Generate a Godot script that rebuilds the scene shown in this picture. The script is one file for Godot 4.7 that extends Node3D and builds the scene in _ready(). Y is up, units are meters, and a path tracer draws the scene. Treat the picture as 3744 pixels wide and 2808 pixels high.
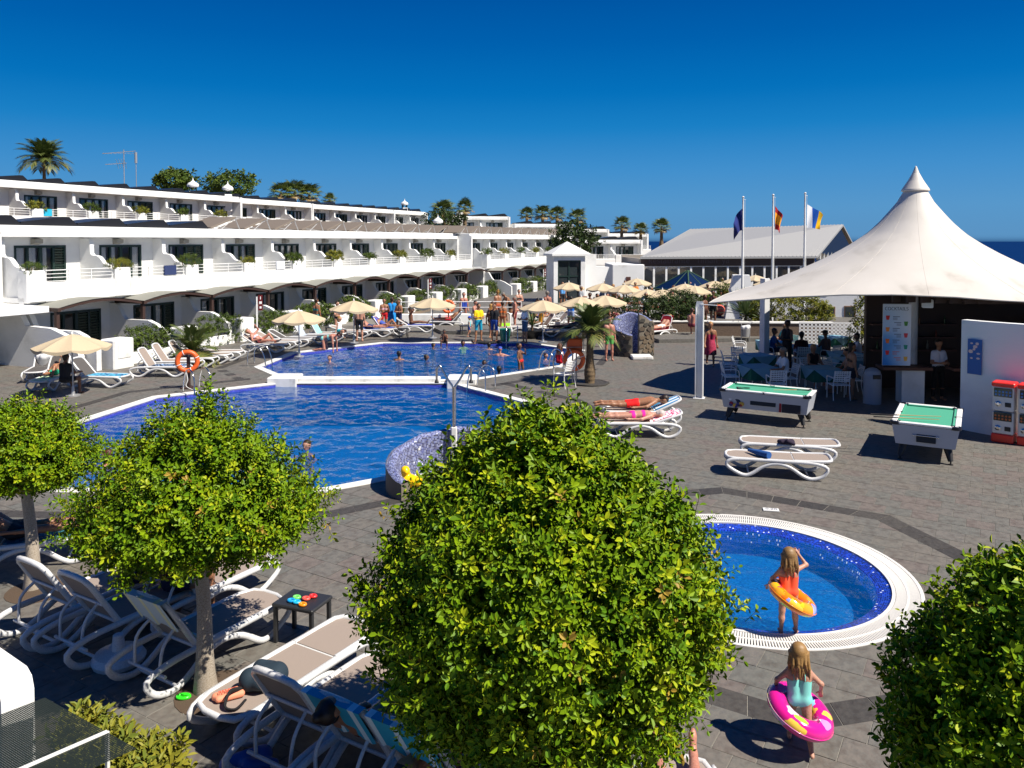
extends Node3D
# A holiday hotel pool: terraced white hotel, two pools, a wading pool, a bar under a peaked canopy, clipped trees.

var names := {}
var mats := {}
var rng := RandomNumberGenerator.new()
var noise := FastNoiseLite.new()

# ---------------------------------------------------------------- mesh collector
class MB:
	var v := PackedVector3Array()
	var n := PackedVector3Array()
	var c := PackedColorArray()
	var uv := PackedVector2Array()
	var col := Color.WHITE
	var x := Transform3D()
	func tri(a: Vector3, b: Vector3, d: Vector3):
		a = x * a; b = x * b; d = x * d
		var k := (b - a).cross(d - a)
		if k.length_squared() < 1e-16:
			return
		k = k.normalized()
		v.push_back(a); v.push_back(d); v.push_back(b)
		for i in 3:
			n.push_back(k); c.push_back(col); uv.push_back(Vector2())
	func quad(a: Vector3, b: Vector3, d: Vector3, e: Vector3):
		tri(a, b, d); tri(a, d, e)
	func tri_n(a: Vector3, b: Vector3, d: Vector3, na: Vector3, nb: Vector3, nd: Vector3, ua := Vector2(), ub := Vector2(), ud := Vector2()):
		v.push_back(x * a); v.push_back(x * d); v.push_back(x * b)
		n.push_back((x.basis * na).normalized()); n.push_back((x.basis * nd).normalized()); n.push_back((x.basis * nb).normalized())
		uv.push_back(ua); uv.push_back(ud); uv.push_back(ub)
		for i in 3:
			c.push_back(col)
	func box(p: Vector3, s: Vector3, bev := 0.0, b := Basis()):
		var h := s * 0.5
		if bev <= 0.0:
			var q := []
			for i in 8:
				q.append(p + b * Vector3(h.x if i & 1 else -h.x, h.y if i & 2 else -h.y, h.z if i & 4 else -h.z))
			quad(q[0], q[2], q[3], q[1]); quad(q[4], q[5], q[7], q[6]); quad(q[0], q[4], q[6], q[2])
			quad(q[1], q[3], q[7], q[5]); quad(q[2], q[6], q[7], q[3]); quad(q[0], q[1], q[5], q[4])
			return
		bev = minf(bev, minf(h.x, minf(h.y, h.z)) * 0.95)
		for ax in 3:
			for sg in [-1.0, 1.0]:
				var u := (ax + 1) % 3
				var w := (ax + 2) % 3
				var f := []
				for k in [[-1, -1], [1, -1], [1, 1], [-1, 1]]:
					var t := Vector3()
					t[ax] = h[ax] * sg; t[u] = (h[u] - bev) * k[0]; t[w] = (h[w] - bev) * k[1]
					f.append(p + b * t)
				if sg > 0: quad(f[0], f[1], f[2], f[3])
				else: quad(f[3], f[2], f[1], f[0])
		for ax in 3:
			var u := (ax + 1) % 3
			var w := (ax + 2) % 3
			for su in [-1.0, 1.0]:
				for sw in [-1.0, 1.0]:
					var e := []
					for s2 in [-1.0, 1.0]:
						var t1 := Vector3()
						t1[ax] = (h[ax] - bev) * s2; t1[u] = h[u] * su; t1[w] = (h[w] - bev) * sw
						var t2 := t1
						t2[u] = (h[u] - bev) * su; t2[w] = h[w] * sw
						e.append(p + b * t1); e.append(p + b * t2)
					if su * sw < 0: quad(e[0], e[2], e[3], e[1])
					else: quad(e[1], e[3], e[2], e[0])
		for sx in [-1.0, 1.0]:
			for sy in [-1.0, 1.0]:
				for sz in [-1.0, 1.0]:
					var k := Vector3(sx, sy, sz)
					var c1 := p + b * (k * Vector3(h.x, h.y - bev, h.z - bev))
					var c2 := p + b * (k * Vector3(h.x - bev, h.y, h.z - bev))
					var c3 := p + b * (k * Vector3(h.x - bev, h.y - bev, h.z))
					if sx * sy * sz > 0: tri(c1, c2, c3)
					else: tri(c1, c3, c2)
	func tube(pts: Array, r, sides := 8, closed := false, squash := 1.0):
		var m := pts.size()
		var rings := []
		var side := Vector3()
		for i in m:
			var t: Vector3
			if closed: t = (pts[(i + 1) % m] - pts[(i - 1 + m) % m])
			else: t = pts[mini(i + 1, m - 1)] - pts[maxi(i - 1, 0)]
			t = t.normalized()
			if side == Vector3():
				side = t.cross(Vector3.UP)
				if side.length() < 0.05: side = t.cross(Vector3.RIGHT)
			side = (side - t * side.dot(t)).normalized()
			var o := t.cross(side)
			var ri: float = r[i] if r is Array else r
			var ring := []
			for k in sides:
				var a := TAU * k / sides
				ring.append([pts[i] + side * cos(a) * ri + o * sin(a) * ri * squash, (side * cos(a) * squash + o * sin(a)).normalized()])
			rings.append(ring)
		for i in (m if closed else m - 1):
			var A: Array = rings[i]
			var B: Array = rings[(i + 1) % m]
			for k in sides:
				var k2 := (k + 1) % sides
				tri_n(A[k][0], A[k2][0], B[k2][0], A[k][1], A[k2][1], B[k2][1], Vector2(float(k) / sides, float(i) / m), Vector2(float(k + 1) / sides, float(i) / m), Vector2(float(k + 1) / sides, float(i + 1) / m))
				tri_n(A[k][0], B[k2][0], B[k][0], A[k][1], B[k2][1], B[k][1], Vector2(float(k) / sides, float(i) / m), Vector2(float(k + 1) / sides, float(i + 1) / m), Vector2(float(k) / sides, float(i + 1) / m))
		if not closed:
			for k in range(1, sides - 1):
				tri(rings[0][0][0], rings[0][k + 1][0], rings[0][k][0])
				tri(rings[m - 1][0][0], rings[m - 1][k][0], rings[m - 1][k + 1][0])
	func rod(a: Vector3, b: Vector3, r := 0.02, sides := 8, r2 := -1.0):
		tube([a, b], [r, r if r2 < 0 else r2], sides)
	func lathe(prof: Array, sides := 16, at := Vector3(), caps := true):   # prof: Vector2(radius, y), from low to high
		var m := prof.size()
		var ns := []
		for i in m - 1:
			var d: Vector2 = prof[i + 1] - prof[i]
			ns.append(Vector2(d.y, -d.x).normalized())
		for i in m - 1:
			for k in sides:
				var a0 := TAU * k / sides
				var a1 := TAU * (k + 1) / sides
				var q := []
				for j in [[i, a0], [i, a1], [i + 1, a1], [i + 1, a0]]:
					var p: Vector2 = prof[j[0]]
					q.append(at + Vector3(cos(j[1]) * p.x, p.y, sin(j[1]) * p.x))
				var nn: Vector2 = ns[i]
				var na := Vector3(cos(a0) * nn.x, nn.y, sin(a0) * nn.x)
				var nb := Vector3(cos(a1) * nn.x, nn.y, sin(a1) * nn.x)
				var u0 := float(k) / sides
				var u1 := float(k + 1) / sides
				var w0 := float(i) / (m - 1)
				var w1 := float(i + 1) / (m - 1)
				tri_n(q[0], q[2], q[1], na, nb, nb, Vector2(u0, w0), Vector2(u1, w1), Vector2(u1, w0))
				tri_n(q[0], q[3], q[2], na, na, nb, Vector2(u0, w0), Vector2(u0, w1), Vector2(u1, w1))
		if caps:
			for k in sides:
				var a0 := TAU * k / sides
				var a1 := TAU * (k + 1) / sides
				var p0: Vector2 = prof[0]
				var p1: Vector2 = prof[m - 1]
				if p0.x > 0.001: tri(at + Vector3(0, p0.y, 0), at + Vector3(cos(a0) * p0.x, p0.y, sin(a0) * p0.x), at + Vector3(cos(a1) * p0.x, p0.y, sin(a1) * p0.x))
				if p1.x > 0.001: tri(at + Vector3(0, p1.y, 0), at + Vector3(cos(a1) * p1.x, p1.y, sin(a1) * p1.x), at + Vector3(cos(a0) * p1.x, p1.y, sin(a0) * p1.x))
	func ball(p: Vector3, s: Vector3, b := Basis(), seg := 12):
		var h := seg / 2
		for i in h:
			for k in seg:
				var q := []
				for j in [[i, k], [i, k + 1], [i + 1, k + 1], [i + 1, k]]:
					var la: float = PI * j[0] / h - PI / 2
					var lo: float = TAU * j[1] / seg
					q.append(Vector3(cos(la) * cos(lo), sin(la), cos(la) * sin(lo)))
				var w := []
				var nn := []
				for d in q:
					w.append(p + b * (d * s)); nn.append(b * (d / s))
				if i < h - 1: tri_n(w[0], w[3], w[2], nn[0], nn[3], nn[2])
				if i > 0: tri_n(w[0], w[2], w[1], nn[0], nn[2], nn[1])
	func prism(poly: PackedVector2Array, t: Transform3D, d: float):   # polygon in local xy, thickness along local z, centred
		if Geometry2D.is_polygon_clockwise(poly):
			poly = poly.duplicate()
			poly.reverse()
		var ix := Geometry2D.triangulate_polygon(poly)
		var z := d * 0.5
		for i in range(0, ix.size(), 3):
			var a := poly[ix[i]]
			var b := poly[ix[i + 1]]
			var e := poly[ix[i + 2]]
			if (b - a).cross(e - a) < 0:
				var s := b
				b = e
				e = s
			tri(t * Vector3(a.x, a.y, z), t * Vector3(b.x, b.y, z), t * Vector3(e.x, e.y, z))
			tri(t * Vector3(a.x, a.y, -z), t * Vector3(e.x, e.y, -z), t * Vector3(b.x, b.y, -z))
		for i in poly.size():
			var a := poly[i]
			var b := poly[(i + 1) % poly.size()]
			quad(t * Vector3(a.x, a.y, z), t * Vector3(a.x, a.y, -z), t * Vector3(b.x, b.y, -z), t * Vector3(b.x, b.y, z))
	func flat(poly: PackedVector2Array, y: float):   # polygon of (x, z) lying flat, face up
		var ix := Geometry2D.triangulate_polygon(poly)
		for i in range(0, ix.size(), 3):
			var a := poly[ix[i]]
			var b := poly[ix[i + 1]]
			var e := poly[ix[i + 2]]
			if (b - a).cross(e - a) > 0:
				var s := b
				b = e
				e = s
			tri(Vector3(a.x, y, a.y), Vector3(b.x, y, b.y), Vector3(e.x, y, e.y))
	func mesh() -> ArrayMesh:
		var m := ArrayMesh.new()
		if v.is_empty():
			return m
		var a := []
		a.resize(Mesh.ARRAY_MAX)
		a[Mesh.ARRAY_VERTEX] = v; a[Mesh.ARRAY_NORMAL] = n; a[Mesh.ARRAY_COLOR] = c; a[Mesh.ARRAY_TEX_UV] = uv
		m.add_surface_from_arrays(Mesh.PRIMITIVE_TRIANGLES, a)
		return m

# ---------------------------------------------------------------- nodes
func numbered(s: String) -> String:
	names[s] = names.get(s, -1) + 1
	return s if names[s] == 0 else "%s_%03d" % [s, names[s]]

func thing(called: String, label: String, category: String, at := Vector3.ZERO, turn := 0.0, group := "") -> Node3D:
	var o := Node3D.new()
	o.name = numbered(called)
	add_child(o)
	o.position = at
	o.rotation.y = turn
	tag(o, label, category, group)
	return o

func tag(o: Node, label: String, category: String, group := ""):
	o.set_meta("label", label)
	o.set_meta("category", category)
	if group: o.set_meta("group", group)

func part(parent: Node, called: String, mb, material: Material, x := Transform3D()) -> MeshInstance3D:
	var o := MeshInstance3D.new()
	o.name = called
	o.mesh = mb.mesh() if mb is MB else mb
	o.material_override = material
	parent.add_child(o, true)
	o.transform = x
	return o

func solo(called: String, mb, material: Material, label: String, category: String, group := "", x := Transform3D()) -> MeshInstance3D:
	var o := part(self, numbered(called), mb, material, x)
	tag(o, label, category, group)
	return o

func struct(called: String, mb, material: Material) -> MeshInstance3D:
	var o := part(self, numbered(called), mb, material)
	o.set_meta("kind", "structure")
	return o

func copy(o: Node3D, label: String, at: Vector3, turn: float) -> Node3D:
	var c: Node3D = o.duplicate()
	c.name = numbered(str(o.name).rstrip("0123456789").trim_suffix("_"))
	add_child(c)
	c.position = at
	c.rotation.y = turn
	c.set_meta("label", label)
	return c

func lin(r: float, g: float, b: float) -> Color:
	return Color(r, g, b).linear_to_srgb()

func mat(key: String, c: Color, rough := 0.8, opts := {}) -> StandardMaterial3D:
	if mats.has(key):
		return mats[key]
	var m := StandardMaterial3D.new()
	m.resource_name = key
	m.albedo_color = c
	m.roughness = rough
	for k in opts:
		m.set(k, opts[k])
	mats[key] = m
	return m

func ntex(freq: float, seed_: int, ramp: Array, size := 512, bump := 0.0, octaves := 5, kind := FastNoiseLite.TYPE_SIMPLEX_SMOOTH, stretch := 1.0) -> NoiseTexture2D:
	var f := FastNoiseLite.new()
	f.noise_type = kind
	f.frequency = freq
	f.seed = seed_
	f.fractal_octaves = octaves
	var t := NoiseTexture2D.new()
	t.width = size
	t.height = int(size * stretch)
	t.seamless = true
	t.noise = f
	if bump > 0.0:
		t.as_normal_map = true
		t.bump_strength = bump
	else:
		var g := Gradient.new()
		var off := PackedFloat32Array()
		var cs := PackedColorArray()
		for e in ramp:
			off.append(e[0]); cs.append(e[1])
		g.offsets = off
		g.colors = cs
		t.color_ramp = g
	return t

func tri_mat(key: String, c: Color, rough: float, tex: Texture2D, scale: float, nrm: Texture2D = null, nscale := 1.0, opts := {}) -> StandardMaterial3D:
	var o := {"albedo_texture": tex, "uv1_triplanar": true, "uv1_world_triplanar": true, "uv1_scale": Vector3.ONE * scale}
	if nrm:
		o["normal_enabled"] = true
		o["normal_texture"] = nrm
		o["normal_scale"] = nscale
	o.merge(opts, true)
	return mat(key, c, rough, o)

# ---------------------------------------------------------------- the setting
const FRONT_POOL := [Vector2(-8.9, -14.55), Vector2(-11.0, -19.4), Vector2(-10.4, -23.0), Vector2(-7.5, -25.25), Vector2(-1.9, -25.25), Vector2(-1.45, -24.5), Vector2(0.6, -21.9), Vector2(1.3, -19.6), Vector2(0.4, -17.0), Vector2(-2.4, -15.25), Vector2(-3.5, -14.5), Vector2(-7.6, -14.45)]
const BACK_POOL := [Vector2(-7.3, -25.95), Vector2(-9.15, -28.6), Vector2(-8.9, -32.2), Vector2(-5.8, -35.25), Vector2(0.5, -35.4), Vector2(2.8, -32.9), Vector2(1.75, -28.9), Vector2(-1.5, -25.95)]
const WADING := Vector2(3.3, -10.88)
const EXPOSURE := 1.6
const SUN_TO := Vector3(0.542, 0.788, 0.295)

func set_view():
	var cam := Camera3D.new()
	cam.name = "camera"
	cam.near = 0.05
	cam.far = 40000.0
	cam.projection = Camera3D.PROJECTION_FRUSTUM
	cam.size = 0.05 * 2.0 * 384.0 / 787.0
	cam.frustum_offset = Vector2(0, -0.05 * 115.8 / 787.0)
	cam.position = Vector3(0, 4.6, 0)
	cam.rotation_degrees = Vector3(-2, 0, 0)
	add_child(cam)
	cam.current = true
	var e := Environment.new()
	e.background_mode = Environment.BG_SKY
	# clear sky by elevation, from the horizon to the zenith (and the sea's tone below), in linear light
	var steps := [[-90.0, Color8(8, 50, 105)], [-4.0, Color8(8, 50, 105)], [-0.1, Color8(92, 147, 194)], [0.0, Color8(92, 147, 194)], [2.3, Color8(88, 152, 203)], [5.0, Color8(66, 144, 205)], [8.0, Color8(26, 128, 198)], [10.5, Color8(4, 113, 188)], [14.0, Color8(0, 96, 174)], [17.5, Color8(0, 83, 161)], [30.0, Color8(0, 70, 145)], [55.0, Color8(0, 60, 130)], [90.0, Color8(0, 56, 124)]]
	var im := Image.create(1024, 512, false, Image.FORMAT_RGBF)
	for y in 512:
		var el := 90.0 - (y + 0.5) * 180.0 / 512.0
		for k in steps.size() - 1:
			if el <= steps[k + 1][0]:
				var t := smoothstep(0.0, 1.0, inverse_lerp(steps[k][0], steps[k + 1][0], el)) if k < 2 else inverse_lerp(steps[k][0], steps[k + 1][0], el)
				var c: Color = steps[k][1].srgb_to_linear().lerp(steps[k + 1][1].srgb_to_linear(), t)
				im.fill_rect(Rect2i(0, y, 1024, 1), Color(c.r / EXPOSURE, c.g / EXPOSURE, c.b / EXPOSURE))
				break
	var sm := PanoramaSkyMaterial.new()
	sm.panorama = ImageTexture.create_from_image(im)
	var sk := Sky.new()
	sk.sky_material = sm
	e.sky = sk
	e.tonemap_mode = Environment.TONE_MAPPER_LINEAR
	e.tonemap_exposure = EXPOSURE
	e.sdfgi_enabled = true
	e.ssao_enabled = true
	e.ssil_enabled = true
	var we := WorldEnvironment.new()
	we.name = "world_environment"
	we.environment = e
	add_child(we)
	var sun := DirectionalLight3D.new()
	sun.name = "sun"
	sun.light_energy = 1.6
	sun.light_color = Color(1.0, 0.97, 0.92)
	sun.light_angular_distance = 0.5
	sun.shadow_enabled = true
	add_child(sun)
	sun.look_at_from_position(SUN_TO * 50.0, Vector3.ZERO)

func make_materials():
	var slate := ntex(0.012, 3, [[0.0, Color(0.80, 0.77, 0.75)], [0.3, Color(0.90, 0.88, 0.86)], [0.45, Color(0.93, 0.93, 0.92)], [0.55, Color(0.97, 0.96, 0.94)], [0.7, Color(0.99, 0.97, 0.95)], [1.0, Color(0.88, 0.88, 0.89)]], 1024, 0.0, 6)
	var slate_n := ntex(0.03, 5, [], 512, 3.0, 6)
	var grain := ntex(0.08, 9, [[0.0, Color(0.8, 0.8, 0.8)], [1.0, Color(1, 1, 1)]], 512, 0.0, 4)
	var grain_n := ntex(0.06, 11, [], 512, 2.0, 5)
	tri_mat("tile", Color.WHITE, 0.62, slate, 0.42, slate_n, 0.5, {"vertex_color_use_as_albedo": true})
	var tones := [Vector3(0.147, 0.139, 0.125), Vector3(0.141, 0.136, 0.125), Vector3(0.151, 0.139, 0.124), Vector3(0.137, 0.134, 0.123), Vector3(0.148, 0.141, 0.126), Vector3(0.150, 0.133, 0.118)]
	for i in tones.size():
		tri_mat("tile_%d" % i, lin(tones[i].x, tones[i].y, tones[i].z), 0.6, slate, 0.42 + 0.05 * i, slate_n, 0.5, {"uv1_offset": Vector3(i * 0.31, i * 0.17, i * 0.43)})
	for i in 3:
		tri_mat("dark_slab_%d" % i, lin(0.040 + 0.012 * i, 0.037 + 0.011 * i, 0.035 + 0.009 * i), 0.65, slate, 0.5 + i * 0.1, slate_n, 0.6, {"uv1_offset": Vector3(i * 0.4, 0.2, i * 0.3)})
	tri_mat("grout", lin(0.24, 0.225, 0.195), 0.9, grain, 0.8)
	tri_mat("earth", lin(0.10, 0.065, 0.04), 0.95, grain, 1.5, grain_n, 1.0)
	tri_mat("land", lin(0.16, 0.12, 0.085), 0.95, slate, 0.03)
	var plaster := ntex(0.004, 21, [[0.0, Color(0.84, 0.835, 0.82)], [0.35, Color(0.965, 0.965, 0.96)], [1.0, Color(1, 1, 1)]], 512, 0.0, 6)
	tri_mat("white_wall", lin(0.80, 0.80, 0.79), 0.85, plaster, 0.28, grain_n, 0.25)
	tri_mat("white_paint", lin(0.78, 0.78, 0.775), 0.45, plaster, 0.6)
	tri_mat("coping", lin(0.72, 0.71, 0.68), 0.6, plaster, 0.9)
	tri_mat("plastic_white", lin(0.78, 0.78, 0.78), 0.32, grain, 1.2)
	mat("grate", lin(0.66, 0.64, 0.60), 0.5)
	mat("dark_gap", lin(0.15, 0.15, 0.14), 0.9)
	mat("door_frame", lin(0.010, 0.028, 0.022), 0.4)
	mat("shutter", lin(0.008, 0.030, 0.022), 0.45)
	mat("pane", lin(0.03, 0.04, 0.045), 0.04, {"metallic_specular": 0.6})
	mat("curtain", lin(0.74, 0.75, 0.74), 0.9)
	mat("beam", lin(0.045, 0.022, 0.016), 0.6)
	mat("awning", lin(0.22, 0.22, 0.19), 0.85)
	mat("panel_dark", lin(0.012, 0.011, 0.012), 0.3)
	tri_mat("panel_back", lin(0.22, 0.18, 0.14), 0.6, grain, 1.0)
	mat("galvanised", lin(0.42, 0.42, 0.42), 0.45, {"metallic": 0.6})
	mat("chrome", lin(0.6, 0.6, 0.6), 0.18, {"metallic": 1.0})
	tri_mat("lamp_box", lin(0.42, 0.40, 0.35), 0.6, grain, 1.0)
	var weave := weave_image()
	mat("sling_taupe", lin(0.36, 0.29, 0.245), 0.8, {"albedo_texture": weave, "uv1_triplanar": true, "uv1_scale": Vector3.ONE * 10.0})
	mat("sling_grey", lin(0.10, 0.09, 0.085), 0.8, {"albedo_texture": weave, "uv1_triplanar": true, "uv1_scale": Vector3.ONE * 10.0})
	tri_mat("parasol", lin(0.62, 0.50, 0.33), 0.85, grain, 1.0, null, 1.0, {"backlight": lin(0.25, 0.2, 0.12)})
	tri_mat("canopy", lin(0.59, 0.555, 0.51), 0.6, plaster, 0.35)
	mat("fascia_wood", lin(0.045, 0.024, 0.017), 0.6)
	mat("counter_wood", lin(0.09, 0.03, 0.02), 0.5)
	tri_mat("roof_sheet", lin(0.40, 0.40, 0.40), 0.55, grain, 0.5, null, 1.0, {"metallic": 0.15})
	mat("red_plastic", lin(0.75, 0.03, 0.02), 0.3)
	mat("orange_plastic", lin(0.72, 0.11, 0.015), 0.45)
	tri_mat("bark_pale", lin(0.50, 0.455, 0.39), 0.85, ntex(0.05, 31, [[0.0, Color(0.55, 0.5, 0.45)], [0.4, Color(0.85, 0.82, 0.78)], [1.0, Color(1, 1, 1)]], 512, 0.0, 5), 2.2, grain_n, 1.0)
	tri_mat("bark_brown", lin(0.16, 0.10, 0.055), 0.9, grain, 2.0, grain_n, 1.5)
	mat("leaf", Color.WHITE, 0.48, {"vertex_color_use_as_albedo": true, "metallic_specular": 0.28, "backlight": Color(0.62, 0.66, 0.2)})
	mat("frond", Color.WHITE, 0.5, {"vertex_color_use_as_albedo": true, "backlight": Color(0.3, 0.35, 0.1)})
	tri_mat("stone_block", Color.WHITE, 0.85, slate, 1.7, slate_n, 1.0, {"vertex_color_use_as_albedo": true})
	tri_mat("mortar", lin(0.20, 0.17, 0.13), 0.9, grain, 2.0)
	tri_mat("brown_wall", lin(0.15, 0.105, 0.075), 0.8, slate, 0.8, slate_n, 0.8)
	mat("felt", lin(0.05, 0.30, 0.19), 0.95)
	mat("black_plastic", lin(0.012, 0.012, 0.013), 0.5)
	mat("dark_table", lin(0.022, 0.023, 0.025), 0.45)
	mat("cloth_blue", lin(0.20, 0.38, 0.46), 0.9)
	mat("cloth_green", lin(0.015, 0.12, 0.075), 0.9)
	mat("sheet_print", Color.WHITE, 0.8, {"vertex_color_use_as_albedo": true})
	var mo := mosaic_image(64, [Color(0.02, 0.10, 0.52), Color(0.03, 0.16, 0.66), Color(0.05, 0.12, 0.45), Color(0.10, 0.25, 0.75), Color(0.02, 0.07, 0.36)], Color(0.30, 0.42, 0.75), 0.02)
	mat("mosaic_blue", Color.WHITE, 0.15, {"albedo_texture": mo, "uv1_scale": Vector3(1, 1, 1)})
	mat("mosaic_basin", Color(0.9, 0.95, 1.0), 0.3, {"albedo_texture": mosaic_image(64, [Color(0.06, 0.48, 0.74), Color(0.08, 0.54, 0.80), Color(0.05, 0.42, 0.72), Color(0.12, 0.56, 0.82)], Color(0.25, 0.5, 0.75), 0.0), "uv1_triplanar": true, "uv1_world_triplanar": true, "uv1_scale": Vector3.ONE * 0.5})
	mat("mosaic_edge", Color(1, 1, 1), 0.25, {"albedo_texture": mosaic_image(64, [Color(0.14, 0.16, 0.60), Color(0.20, 0.22, 0.68), Color(0.12, 0.14, 0.52), Color(0.25, 0.28, 0.72)], Color(0.42, 0.45, 0.75), 0.0), "uv1_triplanar": true, "uv1_world_triplanar": true, "uv1_scale": Vector3.ONE * 0.6})
	mat("mosaic_lilac", Color.WHITE, 0.25, {"albedo_texture": mosaic_image(64, [Color(0.12, 0.14, 0.36), Color(0.24, 0.27, 0.52), Color(0.38, 0.42, 0.62), Color(0.16, 0.16, 0.32), Color(0.50, 0.53, 0.68)], Color(0.74, 0.75, 0.80), 0.008)})
	mat("water", lin(0.0, 0.085, 0.29), 0.05, {"transparency": BaseMaterial3D.TRANSPARENCY_ALPHA, "metallic_specular": 0.45, "normal_enabled": true, "normal_texture": ntex(0.02, 41, [], 512, 4.0, 3), "normal_scale": 0.75, "uv1_triplanar": true, "uv1_world_triplanar": true, "uv1_scale": Vector3.ONE * 0.55})
	mats["water"].albedo_color.a = 0.5
	mats["water_shallow"] = mats["water"].duplicate()
	mats["water_shallow"].albedo_color.a = 0.4
	mats["water_shallow"].normal_scale = 0.9
	mats["water_shallow"].uv1_scale = Vector3.ONE * 0.9
	mat("sea", lin(0.001, 0.018, 0.085), 0.7, {"metallic_specular": 0.12, "normal_enabled": true, "normal_texture": ntex(0.02, 43, [], 512, 3.0, 4), "normal_scale": 0.5, "uv1_triplanar": true, "uv1_world_triplanar": true, "uv1_scale": Vector3.ONE * 0.01})

func weave_image() -> ImageTexture:
	var im := Image.create(64, 64, false, Image.FORMAT_RGB8)
	for y in 64:
		for x in 64:
			var a := 0.88 + 0.12 * (1.0 if ((x / 4) + (y / 4)) % 2 == 0 else 0.0) - 0.10 * (1.0 if x % 4 == 0 or y % 4 == 0 else 0.0)
			im.set_pixel(x, y, Color(a, a, a))
	return ImageTexture.create_from_image(im)

func mosaic_image(cells: int, cs: Array, grout: Color, white: float) -> ImageTexture:
	var px := 16
	var r := RandomNumberGenerator.new()
	r.seed = cells * 7 + cs.size()
	var im := Image.create(cells * px, cells * px, false, Image.FORMAT_RGB8)
	im.fill(grout)
	for j in cells:
		for i in cells:
			var c: Color = cs[r.randi() % cs.size()]
			var k := r.randf_range(0.9, 1.1)
			c = Color(c.r * k, c.g * k, c.b * k)
			if r.randf() < white: c = Color(0.88, 0.9, 0.95)
			im.fill_rect(Rect2i(i * px + 1, j * px + 1, px - 2, px - 2), c)
	return ImageTexture.create_from_image(im)

func pv(a: Array) -> PackedVector2Array:
	return PackedVector2Array(a)

func circle_poly(c: Vector2, r: float, n := 64) -> PackedVector2Array:
	var p := PackedVector2Array()
	for i in n:
		p.append(c + Vector2(cos(TAU * i / n), sin(TAU * i / n)) * r)
	return p

func grown(poly: PackedVector2Array, d: float) -> PackedVector2Array:   # mitred offset that keeps the order of the corners
	var s := 1.0 if Geometry2D.is_polygon_clockwise(poly) else -1.0
	var out := PackedVector2Array()
	var n := poly.size()
	for i in n:
		var a := (poly[i] - poly[(i - 1 + n) % n]).normalized()
		var b := (poly[(i + 1) % n] - poly[i]).normalized()
		var na := Vector2(a.y, -a.x)
		var nb := Vector2(b.y, -b.x)
		var m := (na + nb).normalized()
		out.append(poly[i] - m * d * s / maxf(m.dot(na), 0.35))
	return out

func cut(shape: PackedVector2Array, holes: Array) -> Array:
	var now := [shape]
	for h in holes:
		var next := []
		for s in now:
			for q in Geometry2D.clip_polygons(s, h):
				if not Geometry2D.is_polygon_clockwise(q) and q.size() > 2: next.append(q)
				elif q.size() > 2: next.append(q)
		now = next
	return now

func poly_box(p: PackedVector2Array) -> Rect2:
	var r := Rect2(p[0], Vector2.ZERO)
	for q in p:
		r = r.expand(q)
	return r

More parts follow.
